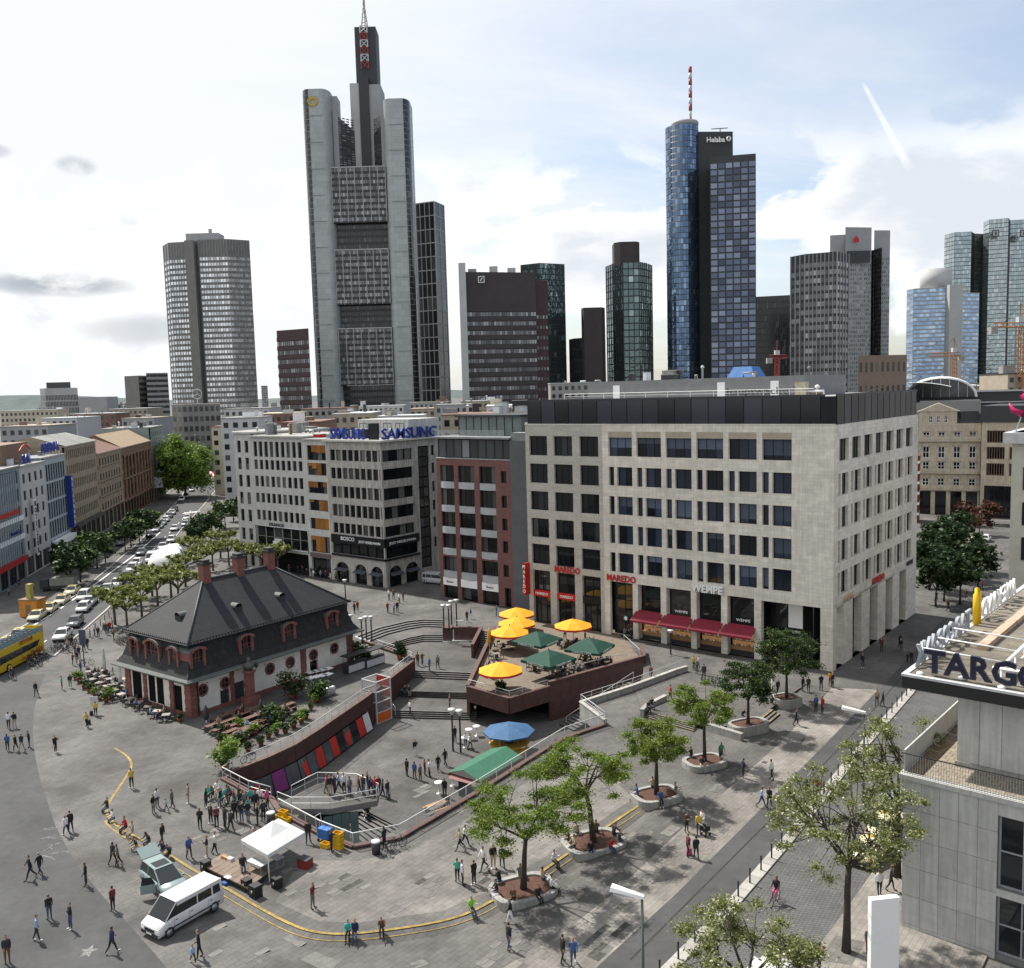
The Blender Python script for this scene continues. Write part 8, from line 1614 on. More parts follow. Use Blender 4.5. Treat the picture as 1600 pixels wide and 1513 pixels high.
# black serving counters, white tables, drink barrels behind the cafe
for px, py, lab in ((555,1048,'long black serving counter behind the cafe'),(583,1040,'shorter black serving counter next to the potted plant')): q = W(px, py); t = thing('counter', lab, 'counter', q, RAD(53)); mb = MB(); mb.box(-1.6, -.5, 0, 1.6, .5, 1.2, m_dmetal); mb.box(-1.8, -.7, 2.1, 1.8, .7, 2.2, m_black); mb.obj('body', t); mb = MB(); mb.box(-1.5, -.53, .15, 1.5, -.5, 1.0, m_lgrey); mb.obj('front_panel', t); mb = MB(); [mb.tube([(x, y, 1.2), (x, y, 2.1)], .03, m_dmetal, 4) for x in (-1.5, 1.5) for y in (-.45, .45)]; mb.obj('post', t)
for k in range(8): q = W(486+k % 4*9, 1062+k//4*9-k % 4*2); t = thing('white_table', 'white-topped standing table beside the cafe wall', 'table', q, RAD(53), 'white tables beside the cafe wall'); inst(MB().box(-.5, -.5, .9, .5, .5, .95, m_swhite).mesh('table_top'), 'table_top', t); inst(tabm[1], 'leg', t, sc=(1, 1, .8))
for k in range(6): q = W(500+k*4.2, 1092-k*1.5); inst(MB().lathe([(.2, 0), (.26, .1), (.26, .3), (.28, .45), (.26, .6), (.26, .85), (.2, .95)], m_steel, 10).mesh('steel_keg'), 'steel_keg', None, q, label='steel beer keg in the row beside the planters', cat='keg', group='steel kegs beside the planters')
# ------------------------------------------------------------------ lamps, bollards, bins
def torch(px, py, label, h=4.2, group=None):
 p = W(px, py); t = thing('torch_lamp', label, 'street lamp', p, 0, group); mb = MB(); mb.lathe([(.1, 0), (.09, h*.8), (.12, h*.82), (.12, h*.86)], m_dmetal, 8); mb.obj('post', t); mb = MB(); mb.lathe([(.1, h*.86), (.16, h*.88), (.42, h*.98), (.42, h)], m_rail, 10); mb.obj('lamp_bowl', t)
for k, (x, y) in enumerate([(566,1006),(573,1003),(581,1002)]): torch(x, y, 'bowl-topped lamp post in the group of three by the terrace edge', 3.6, 'three lamps by the terrace edge')
for k, (x, y) in enumerate([(694,988),(702,988),(706,981),(714,979)]): torch(x, y, 'bowl-topped lamp post in the cluster on the dark red block', 4.0, 'lamp cluster on the red block')
for k, (x, y) in enumerate([(708,1174),(720,1176)]): torch(x, y, 'slim bowl-topped lamp post of the pair in the court', 4.6, 'pair of lamps in the court')
torch(540, 937, 'single bowl lamp before the arched shopfront', 3.4); torch(549, 1000, 'bowl lamp behind the cafe roof end', 3.6); torch(1048, 1023, 'round-headed lamp before the jewellery awnings', 3.2)
def street_lamp(base, h, hd, label):
 t = thing('street_lamp', label, 'street lamp', base, hd); mb = MB(); mb.tube([(0, 0, 0), (0, 0, h)], [.1, .07], mat('lamp_post_green', (.1, .115, .11), .5, .1, 3), 8); mb.obj('post', t); mb = MB(); mb.add([(-.15, -.12, h), (-.15, .12, h), (1.7, .3, h+.25), (1.7, -.3, h+.25), (-.1, -.1, h+.16), (-.1, .1, h+.16), (1.65, .22, h+.46), (1.65, -.22, h+.46)], [(0,1,2,3), (4,7,6,5), (0,3,7,4), (3,2,6,7), (2,1,5,6), (1,0,4,5)], m_swhite); mb.obj('lamp_head', t); mb = MB(); mb.box(.4, -.2, h+.02, 1.5, .2, h+.1, m_lgrey); mb.obj('lens', t)
street_lamp(G(1006, 1600), 7.1, RAD(160), 'white-headed street lamp rising in the right foreground'); street_lamp(G(1349, 1258), 7.6, RAD(160), 'white-headed street lamp above the locust crown')
blm = MB().lathe([(.06, 0), (.055, .95), (.075, 1.0), (.03, 1.08)], m_black, 8).mesh('bollard')
for i in range(2, len(kl)-4, 2):
 p = kl[i]; inst(blm, 'bollard', None, (p[0], p[1], .115), label='slim black bollard on the pale kerb of the cobbled lane', cat='bollard', group='bollards along the cobbled lane')
for i, p in enumerate(resample(pxl([(150,985),(200,935),(240,897),(285,845)]), 2.6)): inst(blm, 'bollard', None, (p[0], p[1], 0), label='short bollard along the boulevard kerb', cat='bollard', group='bollards along the boulevard')
def bin_(px, py, label): q = W(px, py); t = thing('litter_bin', label, 'bin', q); mb = MB(); mb.lathe([(.32, 0), (.34, .9)], m_dmetal, 12); mb.obj('body', t); mb = MB(); mb.lathe([(.36, .9), (.36, 1.0), (.2, 1.02)], m_lgrey, 12); mb.obj('lid', t)
bin_(588, 1334, 'dark litter bin with pale lid at the near railing'); bin_(424, 1288, 'dark litter bin behind the white tent')
# street signs: underground station cube, post with panel
q = G(740, 1126, -D0); t = thing('station_sign', 'blue square underground station sign under the terrace nose', 'sign', (q.x, q.y, -D0+2.3)); mb = MB(); mb.box(-.4, -.1, 0, .4, .1, .8, mat('station_blue', (.02, .05, .3), .4, 0)); mb.obj('panel', t); text('U', m_swhite, .7, t, (0, -.12, .15), bold=.03, depth=.02)
q = W(132, 1042); t = thing('sign_post', 'tall dark advertising sign post before the cafe seating', 'sign', q); mb = MB(); mb.tube([(0, 0, 0), (0, 0, 4.8)], .06, m_dmetal, 6); mb.obj('post', t); mb = MB(); mb.box(-.4, -.1, 2.9, .4, .1, 4.9, mat('sign_panel', (.05, .07, .1), .5, .2, 2)); mb.obj('panel', t)
# ------------------------------------------------------------------ stage, tent and their clutter
def stage():
 c = [G(317, 1362), G(350, 1342), G(419, 1374), G(388, 1398)]; t = thing('stage', 'low wooden stage platform in front of the white tent', 'stage'); n = 9
 for k in range(n):
  a, b = c[0].lerp(c[3], k/n), c[0].lerp(c[3], (k+.95)/n); d_, e = c[1].lerp(c[2], (k+.95)/n), c[1].lerp(c[2], k/n); mb = MB(); mb.prism(CCW([tuple(q.xy) for q in (a, b, d_, e)]), .38, .46, mat('stage_boards', (.16, .12, .09), .8, .2, 2, obr=.2)); mb.obj('board', t)
 for q in c: mb = MB(); mb.tube([(q.x, q.y, -.3), (q.x, q.y, .4)], .06, m_dmetal, 5); mb.obj('leg', t)
 mb = MB(); pl = CCW([tuple(q.xy) for q in c]); mb.prism(pl, .3, .379, m_dmetal); o = mb.obj('frame', t); walk(o)
 P = lambda x, y: W(x, y)
 def speaker(x, y, s, lab, z=0): p = P(x, y); k = thing('loudspeaker', lab, 'loudspeaker', p+Vector((0, 0, z)), RAD(-40)); mb = MB(); mb.box(-.3*s, -.28*s, 0, .3*s, .28*s, .75*s, m_black); mb.obj('cabinet', k); mb = MB(Matrix.Translation((0, -.29*s, .3*s)) @ Matrix.Rotation(Q, 4, 'X')); mb.lathe([(.22*s, 0), (.1*s, -.02)], m_dmetal, 12); mb.obj('cone', k)
 speaker(386, 1391, 1.0, 'black floor speaker on the stage edge', .08); speaker(400, 1401, 1.15, 'black speaker on the ground below the stage corner'); speaker(433, 1387, 1.0, 'long black speaker beside the tent leg'); speaker(322, 1362, 1, 'black amplifier at the far stage corner', .08)
 p = P(477, 1355); k = thing('red_case', 'dark red equipment case beside the white tent', 'box', p, RAD(-30)); mb = MB(); mb.box(-.45, -.35, 0, .45, .35, .62, mat('case_red', (.2, .02, .02), .6, .1, 2)); mb.obj('body', k); mb = MB(); mb.box(-.47, -.37, .62, .47, .37, .7, m_dmetal); mb.obj('lid', k)
 for x, y, m_, lab, s in ((360, 1346, m_lgrey, 'grey sound mixer on the stage', (.6, .4, .2)), (352, 1344, m_wood, 'wooden instrument case on the stage', (.7, .25, .2)), (383, 1376, m_sred, 'crumpled red cloth on the stage boards', (.55, .3, .06)), (356, 1372, m_swhite, 'white paper sheets on the stage boards', (.5, .35, .02)), (351, 1383, mat('blue_bag', (.02, .08, .3), .7, .1, 3), 'blue bag under the stage edge', (.5, .3, .2))):
  p = P(x, y); mb = MB(); a, b, h = s; mb.prism([(-a/2, -b/2), (a/2, -b/2), (a/2, b/2), (-a/2, b/2)], 0, h, m_, [(-a*.42, -b*.4), (a*.42, -b*.42), (a*.4, b*.42), (-a*.42, b*.4)]); mb.obj(lab.split()[1]+'_item' if 0 else 'stage_item', None, p+Vector((0, 0, .08 if 'under' not in lab else 0)), RAD(-35), label=lab, cat='equipment')
 # pop-up tent
 f, l, r_ = G(421, 1378), G(381, 1354), G(477, 1342); bk = l+r_-f; ctr = (f+bk)/2; t = thing('popup_tent', 'white pop-up tent with pyramid roof beside the stage', 'tent'); q = [f, r_, bk, l]; zt = 2.05
 mb = MB(); ex = [ctr+(p_-ctr)*1.04 for p_ in q]; vs = [(p_.x, p_.y, zt) for p_ in ex]+[(ctr.x, ctr.y, zt+1.15)]+[(*(ctr+(p_-ctr)*.5).xy, zt+.5) for p_ in ex]
 mb.add(vs, [(0,1,6,5), (1,2,7,6), (2,3,8,7), (3,0,5,8), (5,6,4), (6,7,4), (7,8,4), (8,5,4)], mat('tent_canvas', (.62, .62, .61), .8, .06, 2.5, .3)); mb.obj('canopy', t); mb = MB()
 for i in range(4): a, b = ex[i], ex[(i+1) % 4]; mb.add([(a.x, a.y, zt), (b.x, b.y, zt), (b.x, b.y, zt-.28), (a.x, a.y, zt-.28)], [(0,1,2,3), (3,2,1,0)], mat('tent_canvas', (0, 0, 0)))
 mb.obj('valance', t)
 for p_ in q: mb = MB(); mb.tube([(p_.x, p_.y, 0), (p_.x, p_.y, zt)], .035, m_swhite, 5); mb.obj('leg', t)
 for x, y, lab in ((403, 1362, 'folding table in the tent shade'), (428, 1352, 'second folding table under the tent')): p = P(x, y); k = thing('folding_table', lab, 'table', p, RAD(-35)); mb = MB(); mb.box(-.8, -.35, .7, .8, .35, .74, m_lgrey); mb.obj('table_top', k); mb = MB(); [mb.tube([(sx, sy, 0), (sx, sy, .7)], .02, m_steel, 4) for sx in (-.7, .7) for sy in (-.3, .3)]; mb.obj('legs', k)
 m_yc = mat('yellow_crate', (.62, .36, .01), .6, .12, 3); cr = MB().box(-.3, -.2, 0, .3, .2, .05, m_yc).box(-.3, -.2, .05, .3, -.17, .3, m_yc).box(-.3, .17, .05, .3, .2, .3, m_yc).box(-.3, -.17, .05, -.27, .17, .3, m_yc).box(.27, -.17, .05, .3, .17, .3, m_yc).mesh('yellow_crate')
 for i, (x, y, z) in enumerate([(529,1326,0),(529,1326,.31),(529,1326,.62),(529,1326,.93),(509,1324,0),(438,1280,0),(448,1284,0),(443,1279,.31)]): inst(cr, 'yellow_crate', None, P(x, y)+Vector((0, 0, z)), RAD(-30), sc=1.2, label=['lowest yellow crate of the tall stack by the railing','second yellow crate from below in the tall stack','third yellow crate from below in the tall stack','topmost yellow crate of the tall stack by the railing','single yellow crate beside the blue cart','left yellow crate behind the tent','right yellow crate behind the tent','yellow crate on top of the pair behind the tent'][i], cat='crate')
 p = P(509, 1313); k = thing('blue_cart', 'blue hand cart loaded by the near court railing', 'cart', p, RAD(-30)); mb = MB(); mb.box(-.5, -.35, .25, .5, .35, 1.0, mat('cart_blue', (.04, .14, .42), .6, .15, 3)); mb.obj('box', k); mb = MB(); mb.tube([(-.55, -.3, .3), (-.7, -.3, 1.9), (-.7, .3, 1.9), (-.55, .3, .3)], .03, m_lgrey, 5); mb.obj('handle', k); mb = MB(); [mb.lathe([(.12, -.03), (.12, .03)], m_tyre, 8, (0, 0)) for _ in (0,)]; mb.obj('wheel', k, (-.4, -.38, .12), rot=(Q, 0, 0)); mb.mesh; o2 = COL.objects[-1].copy(); COL.objects.link(o2); o2.location = (.4, -.38, .12)
stage()
# chalk drawings on the ground
m_ch = mat('chalk', (.17, .17, .165), .95, .6, 8); st = [(math.cos(Q+6.2832*i/10)*(1 if i % 2 == 0 else .45), math.sin(Q+6.2832*i/10)*(1 if i % 2 == 0 else .45)) for i in range(10)]; c = G(138, 1487); sheet('chalk_star', [(c.x+x*.55, c.y+y*.75) for x, y in st], .014, m_ch, walkable=False)
rg = random.Random(9)
for k in range(26):
 if k < 12: x, y, z = 62+rg.uniform(0, 26), 1292+rg.uniform(0, 48), .014
 else: x, y, z = 540+rg.uniform(0, 100), 1165+rg.uniform(0, 60), -D0+.006
 c = G(x, y, z); l = rg.uniform(.3, 1.1); a = rg.choice((.2, .9, 1.3, -.4)); ribbon('chalk_mark', [(c.x, c.y), (c.x+l*math.cos(a), c.y+l*math.sin(a)), (c.x+l*math.cos(a)+.3, c.y+l*math.sin(a)+rg.uniform(-.4, .4))], .07, z, m_ch)
# ------------------------------------------------------------------ people
def body_mesh(name, lean=0., bulk=1., *,  legs=((.0, .0), (.0, .0)), arms=((.0, .1), (.0, .1)), sit=False, head_tilt=0., female=False, skirt=False):
 """one continuous figure grown with a Skin modifier from a posed skeleton; x forward, y left, z up.
 legs: (hip swing, knee bend) left/right; arms: (shoulder swing, elbow bend) in radians"""
 J, E, Rr, tagb = [], [], [], []
 def j(p, r): J.append(Vector(p)); Rr.append(r if isinstance(r, tuple) else (r, r)); return len(J)-1
 def e(a, b, t): E.append((a, b)); tagb.append(t)
 hz = .50 if sit else .93; sx, cx = math.sin(lean), math.cos(lean); up = lambda h, fx=0: (sx*h+fx, 0, hz+cx*h)
 pel = j(up(0), (.17*bulk, .135*bulk)); wai = j(up(.2), ((.145 if female else .165)*bulk, .12*bulk)); che = j(up(.42), (.185*bulk, .14*bulk)); nec = j(up(.56), .06); hd0 = j(up(.64, head_tilt*.05), (.075, .085)); hd = j(up(.735, head_tilt*.1), (.082, .1)); top = j(up(.82, head_tilt*.13), (.06, .075)); nose = None
 e(pel, wai, 'top'); e(wai, che, 'top'); e(che, nec, 'top'); e(nec, hd0, 'skin'); e(hd0, hd, 'head'); e(hd, top, 'head')
 for s, (a, b) in ((1, legs[0]), (-1, legs[1])):
  hip = j((0, s*.095, hz-.06), (.092, .1)); e(pel, hip, 'leg')
  d1 = Vector((math.sin(a), 0, -math.cos(a))); k = J[hip]+d1*.42+Vector((0, s*.01, 0)); d2 = Vector((math.sin(a-b), 0, -math.cos(a-b))); an = k+d2*.40
  kn = j(k, .062); cf = j(k.lerp(an, .35)-Vector((.015, 0, 0)), .058); ank = j(an, .04); ft = Vector((math.cos(a-b) if not sit else 1, s*.18, -math.sin(max(0, b-a))*.4)).normalized(); fo = j(an+ft*.10+Vector((0, 0, -.035)), .042); toe = j(an+ft*.19+Vector((0, 0, -.04)), .034)
  th = j(J[hip].lerp(k, .5), .08); e(hip, th, 'leg'); e(th, kn, 'leg'); e(kn, cf, 'leg'); e(cf, ank, 'leg'); e(ank, fo, 'shoe'); e(fo, toe, 'shoe')
 for s, (a, b) in ((1, arms[0]), (-1, arms[1])):
  sh = j(Vector(up(.47))+Vector((0, s*.185, 0)), .06); e(che, sh, 'top'); d1 = Vector((math.sin(a), s*.14, -math.cos(a))).normalized(); el = J[sh]+d1*.28; d2 = Vector((math.sin(a+b), -s*.05, -math.cos(a+b))).normalized(); wr = el+d2*.24
  k = j(el, .044); w = j(wr, .028); pa = j(wr+d2*.06, (.036, .022)); e(sh, k, 'top'); e(k, w, 'fore'); e(w, pa, 'skin')
  side = d2.cross(Vector((0, 1, 0))).normalized()
  for q, ln in ((-1.5, .07), (-.5, .085), (.5, .088), (1.5, .075)):
   f1 = j(wr+d2*(.1)+side*(q*.014), .0095); f2 = j(wr+d2*(.1+ln)+side*(q*.017)-Vector((0, s*.02, 0)), .008); e(pa, f1, 'skin'); e(f1, f2, 'skin')
  t1 = j(wr+d2*.06+side*.045, .0105); t2 = j(wr+d2*.105+side*.06, .009); e(pa, t1, 'skin'); e(t1, t2, 'skin')
 bm = bmesh.new(); L = bm.verts.layers.skin.verify(); vs = [bm.verts.new(p) for p in J]
 for v, r in zip(vs, Rr): v[L].radius = r
 vs[0][L].use_root = True
 for a, b in E: bm.edges.new((vs[a], vs[b]))
 me0 = bpy.data.meshes.new('skeleton'); bm.to_mesh(me0); bm.free(); o = bpy.data.objects.new('skeleton', me0); COL.objects.link(o); o.modifiers.new('s', 'SKIN').use_smooth_shade = True; sd = o.modifiers.new('d', 'SUBSURF'); sd.levels = sd.render_levels = 1
 dg = bpy.context.evaluated_depsgraph_get(); dg.update(); me = bpy.data.meshes.new_from_object(o.evaluated_get(dg)); bpy.data.objects.remove(o); me.name = name
 slots = ['skin', 'hair', 'top', 'leg', 'shoe']
 for _ in slots: me.materials.append(None)
 A = np.array([J[a] for a, b in E]); B = np.array([J[b] for a, b in E]); D = B-A; dd = (D*D).sum(1)
 headc = J[hd]
 for p in me.polygons:
  c = np.array(p.center); t_ = np.clip(((c-A)*D).sum(1)/dd, 0, 1); q = A+D*t_[:, None]; i = int(((c-q)**2).sum(1).argmin()); tg_ = tagb[i]
  if tg_ == 'head' or (tg_ == 'skin' and i == 3 and c[2] > headc.z-.06):
   tg_ = 'hair' if (c[2] > headc.z+.035 or c[0] < headc.x+head_tilt*.05-.015) else 'skin'
  p.material_index = {'skin': 0, 'hair': 1, 'top': 2, 'leg': 3, 'shoe': 4, 'fore': 2}[tg_]; p.use_smooth = True
 # drop the lowest point to the ground (standing figures)
 if not sit:
  zmin = min(v.co.z for v in me.vertices)
  for v in me.vertices: v.co.z -= zmin
 # a small nose and eye sockets so that the head has a front
 return me
BMk = lambda nm, lean, lg, ar, sit=False, ht=0., fem=False, bulk=1.: body_mesh(nm, lean, bulk, legs=lg, arms=ar, sit=sit, head_tilt=ht, female=fem)
PO = dict(stand=[BMk('p1', .02, ((.03, .03), (-.03, .03)), ((.06, .18), (-.04, .15))), BMk('p2', .04, ((.08, .06), (-.06, .05)), ((.12, 1.95), (.05, 1.8)), ht=.5), BMk('p3', 0, ((.02, 0), (.06, .08)), ((-.25, .7), (0, .2)), fem=True), BMk('p10', .03, ((.1, .1), (-.02, 0)), ((.1, .5), (-.35, .9)), bulk=1.16), BMk('p11', -.02, ((0, .02), (.12, .14)), ((.5, 2.1), (.02, .1)), fem=True, bulk=1.08)],
    walk=[BMk('p4', .07, ((.42, .12), (-.38, .35)), ((-.4, .25), (.4, .4))), BMk('p5', .06, ((-.34, .42), (.38, .08)), ((.35, .5), (-.35, .25)), fem=True), BMk('p6', .08, ((.28, .1), (-.25, .3)), ((-.2, .3), (.15, .9))), BMk('p12', .05, ((.2, .08), (-.16, .16)), ((.1, 1.2), (-.1, .2)), fem=True, bulk=1.12), BMk('p13', .1, ((-.2, .2), (.24, .05)), ((.05, .1), (.1, .15)), bulk=1.18)],
    sit=[BMk('p7', -.02, ((1.45, 1.5), (1.4, 1.4)), ((.6, .7), (.55, .8)), True), BMk('p8', .35, ((1.4, 1.45), (1.5, 1.6)), ((.8, .8), (.7, .9)), True, .5), BMk('p9', .12, ((1.3, 1.1), (1.35, 1.2)), ((.7, 1.3), (.3, .6)), True, fem=True, bulk=1.1)])
PC = {'black': (.018, .018, .02), 'dark': (.035, .034, .038), 'grey': (.13, .13, .135), 'white': (.62, .62, .61), 'blue': (.05, .10, .25), 'lightblue': (.28, .40, .55), 'red': (.33, .02, .02), 'maroon': (.13, .03, .04), 'yellow': (.5, .36, .08), 'green': (.05, .25, .15), 'teal': (.06, .32, .28), 'pink': (.5, .08, .2), 'beige': (.35, .29, .2), 'brown': (.12, .07, .04), 'orange': (.5, .2, .03), 'jeans': (.055, .075, .13), 'lime': (.25, .5, .08), 'purple': (.12, .05, .2), 'navy': (.02, .03, .07)}
cloth = {k: mat('cloth_'+k, c, .9, .15, 6) for k, c in PC.items()}
skins = [mat(f'skin_{i}', c, .55, .05, 6) for i, c in enumerate([(.48, .29, .2), (.40, .23, .15), (.16, .08, .05)])]; hairs = [mat(f'hair_{i}', c, .6, .15, 8) for i, c in enumerate([(.02, .014, .01), (.05, .03, .018), (.17, .10, .04), (.2, .19, .18)])]
LM = [('white minibus', 288, 1440), ('white tent', 430, 1345), ('stage', 350, 1385), ('nearest square tree', 818, 1400), ('leaning square tree', 930, 1322), ('small compact tree', 1026, 1248), ('yellow bus', 60, 1045), ('cafe front', 230, 1120), ('footbridge deck', 530, 1240), ('kiosk', 750, 1220), ('limestone corner pillar', 1300, 1062), ('front curved steps', 560, 1470), ('lowest stairs', 675, 1115), ('curved upper stairs', 640, 1000), ('arched shopfront', 550, 915), ('red house', 745, 950), ('jewellery awnings', 1110, 1030), ('locust trunk', 1322, 1480), ('left asphalt street', 60, 1380), ('left court end', 390, 1260), ('yellow curb bend', 190, 1240), ('thin open-crowned tree', 1100, 1200), ('far street lane', 1440, 1000), ('terrace walls', 690, 1050), ('right street paving', 1230, 1290), ('open car', 250, 1380), ('cafe seating', 140, 1080), ('boulevard kerb', 150, 995), ('bottom edge', 890, 1500), ('sunken court centre', 660, 1200)]
PEOPLE = []
def person(px, py, pose='stand', top=None, leg=None, face=None, sc=None, p=None, seat=.45, where=None, var=None, child=False):
 if p is None:
  p = W(px, py)
 top = top or rs.choice(['black', 'black', 'dark', 'grey', 'white', 'blue', 'navy', 'maroon', 'brown', 'dark', 'lightblue', 'red', 'beige', 'black']); leg = leg or rs.choice(['black', 'jeans', 'jeans', 'dark', 'navy', 'beige', 'black'])
 ms = PO[pose]; me = ms[rs.randrange(len(ms)) if var is None else var % len(ms)]; s = (sc or rs.uniform(.97, 1.08))*(.66 if child else 1)
 z = p.z + ((seat-.45) if pose == 'sit' else 0)
 o = inst(me, 'person', None, (p.x, p.y, z), face if face is not None else rs.uniform(0, 6.28), s)
 for i, m in enumerate((rs.choice(skins[:2]+skins), rs.choice(hairs[:3]+hairs), cloth[top], cloth[leg], cloth[rs.choice(['black', 'dark', 'white', 'brown'])])): o.material_slots[i].link = 'OBJECT'; o.material_slots[i].material = m
 near = where or min(LM, key=lambda q: (q[1]-px)**2+(q[2]-py)**2*2.2)[0]
 who = 'child' if child else 'person'; verb = {'stand': 'standing', 'walk': 'walking', 'sit': 'sitting'}[pose]
 o['label'] = f'{who} in {top.replace("lightblue","pale-blue")} and {leg.replace("jeans","denim")} {verb} by the {near}' if not where else f'{who} in {top.replace("lightblue","light blue")} top {verb} {where}'
 o['category'] = 'person'; o['group'] = 'people in the square'; PEOPLE.append((px, o)); return o
S_, W_k, T_ = 'stand', 'walk', 'sit'
PP = [(12,1505,S_,'dark','brown'),(58,1470,W_k,'lightblue','dark'),(48,1374,W_k,'black','black'),(63,1367,W_k,'black','dark'),(78,1437,S_,'black','jeans'),(111,1452,S_,'black','jeans'),(135,1384,S_,'black','dark'),(177,1423,S_,'maroon','black'),(176,1489,W_k,'navy','black'),(111,1300,W_k,'black','black'),(104,1306,W_k,'white','navy'),(87,1176,S_,'black','black'),(12,1173,W_k,'blue','black'),(25,1174,W_k,'black','dark'),(34,1174,W_k,'black','beige'),(46,1168,S_,'dark','black'),(14,1139,W_k,'white','black'),(23,1138,W_k,'black','beige'),(57,1088,W_k,'black','dark'),(97,1078,S_,'teal','black'),(110,1075,S_,'dark','green'),(136,1137,W_k,'yellow','black'),(150,1120,S_,'yellow','black'),(127,1053,W_k,'blue','navy'),(206,1232,S_,'yellow','black'),
 (177,1350,W_k,'dark','black'),(185,1353,W_k,'grey','black'),(254,1320,W_k,'black','dark'),(240,1272,S_,'black','grey'),(246,1262,S_,'white','dark'),(270,1263,W_k,'grey','dark'),(295,1256,S_,'beige','beige'),(313,1296,S_,'black','black'),(330,1287,S_,'dark','black'),(339,1293,S_,'maroon','black'),(352,1295,S_,'dark','dark'),(361,1299,W_k,'dark','black'),(368,1283,S_,'black','black'),(378,1286,S_,'black','jeans'),(322,1262,S_,'black','dark'),(345,1262,S_,'black','grey'),(356,1258,S_,'grey','jeans'),(366,1264,S_,'maroon','black'),(374,1258,S_,'black','black'),(384,1268,S_,'grey','black'),(392,1262,S_,'teal','dark'),(400,1270,S_,'black','dark'),(407,1262,S_,'white','jeans'),(412,1283,S_,'dark','black'),(403,1290,S_,'black','black'),(388,1285,S_,'black','grey'),(418,1264,S_,'pink','black'),
 (296,1342,W_k,'blue','dark'),(324,1340,S_,'black','beige'),(336,1335,W_k,'white','black'),(399,1325,S_,'maroon','black'),(489,1420,S_,'maroon','grey'),(482,1318,W_k,'black','dark'),(518,1331,S_,'navy','navy'),(601,1327,S_,'black','black'),(312,1497,W_k,'black','black'),(719,1328,W_k,'beige','black'),(727,1322,W_k,'white','black'),(715,1378,S_,'teal','black'),(723,1384,S_,'white','black'),(741,1383,S_,'black','black'),(756,1360,W_k,'white','black'),(771,1357,S_,'black','beige'),(785,1356,W_k,'navy','dark'),(795,1484,W_k,'black','jeans'),(798,1444,W_k,'black','white'),(879,1505,W_k,'black','dark'),(896,1509,W_k,'blue','jeans'),
 (1073,1301,S_,'brown','black'),(1092,1304,W_k,'yellow','dark'),(1098,1298,W_k,'white','white'),(1075,1338,W_k,'maroon','black'),(1088,1342,W_k,'black','dark'),(1127,1188,W_k,'green','black'),(1161,1216,S_,'navy','dark'),(1206,1219,W_k,'white','dark'),(1190,1262,W_k,'lightblue','jeans'),(1202,1261,W_k,'black','black'),(1262,1243,W_k,'dark','dark'),(1277,1243,W_k,'red','black'),(1244,1134,W_k,'black','black'),(1275,1113,S_,'blue','dark'),(1285,1115,S_,'red','dark'),(1254,1081,W_k,'black','dark'),(1263,1081,W_k,'dark','black'),(1283,1079,S_,'black','dark'),(1297,1073,S_,'orange','brown'),(1301,1075,S_,'black','black'),(1348,1044,S_,'black','dark'),(1370,1102,W_k,'beige','dark'),(1379,1104,W_k,'black','dark'),(1418,1035,S_,'grey','dark'),(1424,1038,S_,'black','black'),
 (1047,1095,W_k,'red','black'),(1017,1064,S_,'maroon','dark'),(1084,1047,S_,'yellow','black'),(1091,1046,W_k,'white','dark'),(1089,1053,S_,'grey','dark'),(1100,1062,S_,'dark','dark'),(1208,1083,W_k,'white','white'),(1215,1085,W_k,'dark','black'),
 (649,1181,S_,'black','white'),(636,1213,S_,'black','dark'),(648,1217,S_,'blue','jeans'),(657,1220,S_,'grey','brown'),(664,1212,S_,'maroon','dark'),(671,1214,S_,'white','black'),(685,1205,W_k,'black','black'),(696,1197,W_k,'black','dark'),(711,1160,S_,'black','dark'),(728,1169,S_,'white','jeans'),(735,1172,W_k,'white','black'),(695,1246,S_,'black','dark'),(641,1118,W_k,'white','dark'),(703,1108,S_,'brown','dark'),(653,1041,S_,'brown','black'),(660,1040,S_,'brown','jeans'),(671,1048,W_k,'blue','dark'),(684,1045,W_k,'grey','dark'),
 (533,957,S_,'black','dark'),(541,957,W_k,'dark','black'),(554,959,S_,'black','black'),(559,956,S_,'red','dark'),(606,958,S_,'red','black'),(616,960,S_,'lightblue','dark'),(621,957,S_,'black','black'),(608,938,S_,'white','black'),(615,937,S_,'brown','dark'),(624,943,S_,'white','black'),(630,940,S_,'black','black'),(730,972,W_k,'dark','black'),(736,968,W_k,'blue','white'),(776,963,S_,'blue','grey'),
 (1374,1400,W_k,'white','dark'),(1392,1392,W_k,'dark','dark'),(1357,1492,S_,'grey','dark'),(1280,1518,S_,'red','dark')]
for q in PP: person(q[0], q[1], q[2], q[3], q[4])
for x, y in ((260,1268),(302,1505),(609,1250)): person(x, y, W_k, 'lightblue', 'dark', child=True)
# on the footbridge deck, by the shops, at the bus stop, far down the street
for k, (x, c) in enumerate(zip((510,516,523,530,538,547,562,568,575,580,586,592,598,606), ('pink','black','dark','lightblue','white','grey','maroon','dark','black','navy','red','maroon','black','dark'))): person(x, 1240+[0,4,2,-2,-1,5,1,2,-2,3,4,1,6,8][k], S_ if k % 3 else W_k, c)
for k, x in enumerate((452,459,466,472,480,487,494,501,509,517,525,533,474,490)): person(x, 893+(x-450)*.19+rs.uniform(-2, 5), rs.choice((S_, W_k)))
for x, y in ((112,1012),(118,1026),(124,1030),(131,1018),(137,1014),(141,996),(148,994),(154,997),(162,990),(167,992),(172,989),(178,1000),(114,1040),(120,1038),(106,1018),(128,1008),(176,985),(164,985)): person(x, y, rs.choice((S_, S_, W_k)))
for k in range(14): u = rs.random(); person(322+u*44+rs.uniform(-4, 4), 765+u*95+rs.uniform(-8, 8), W_k, where='far down the boulevard pavement')
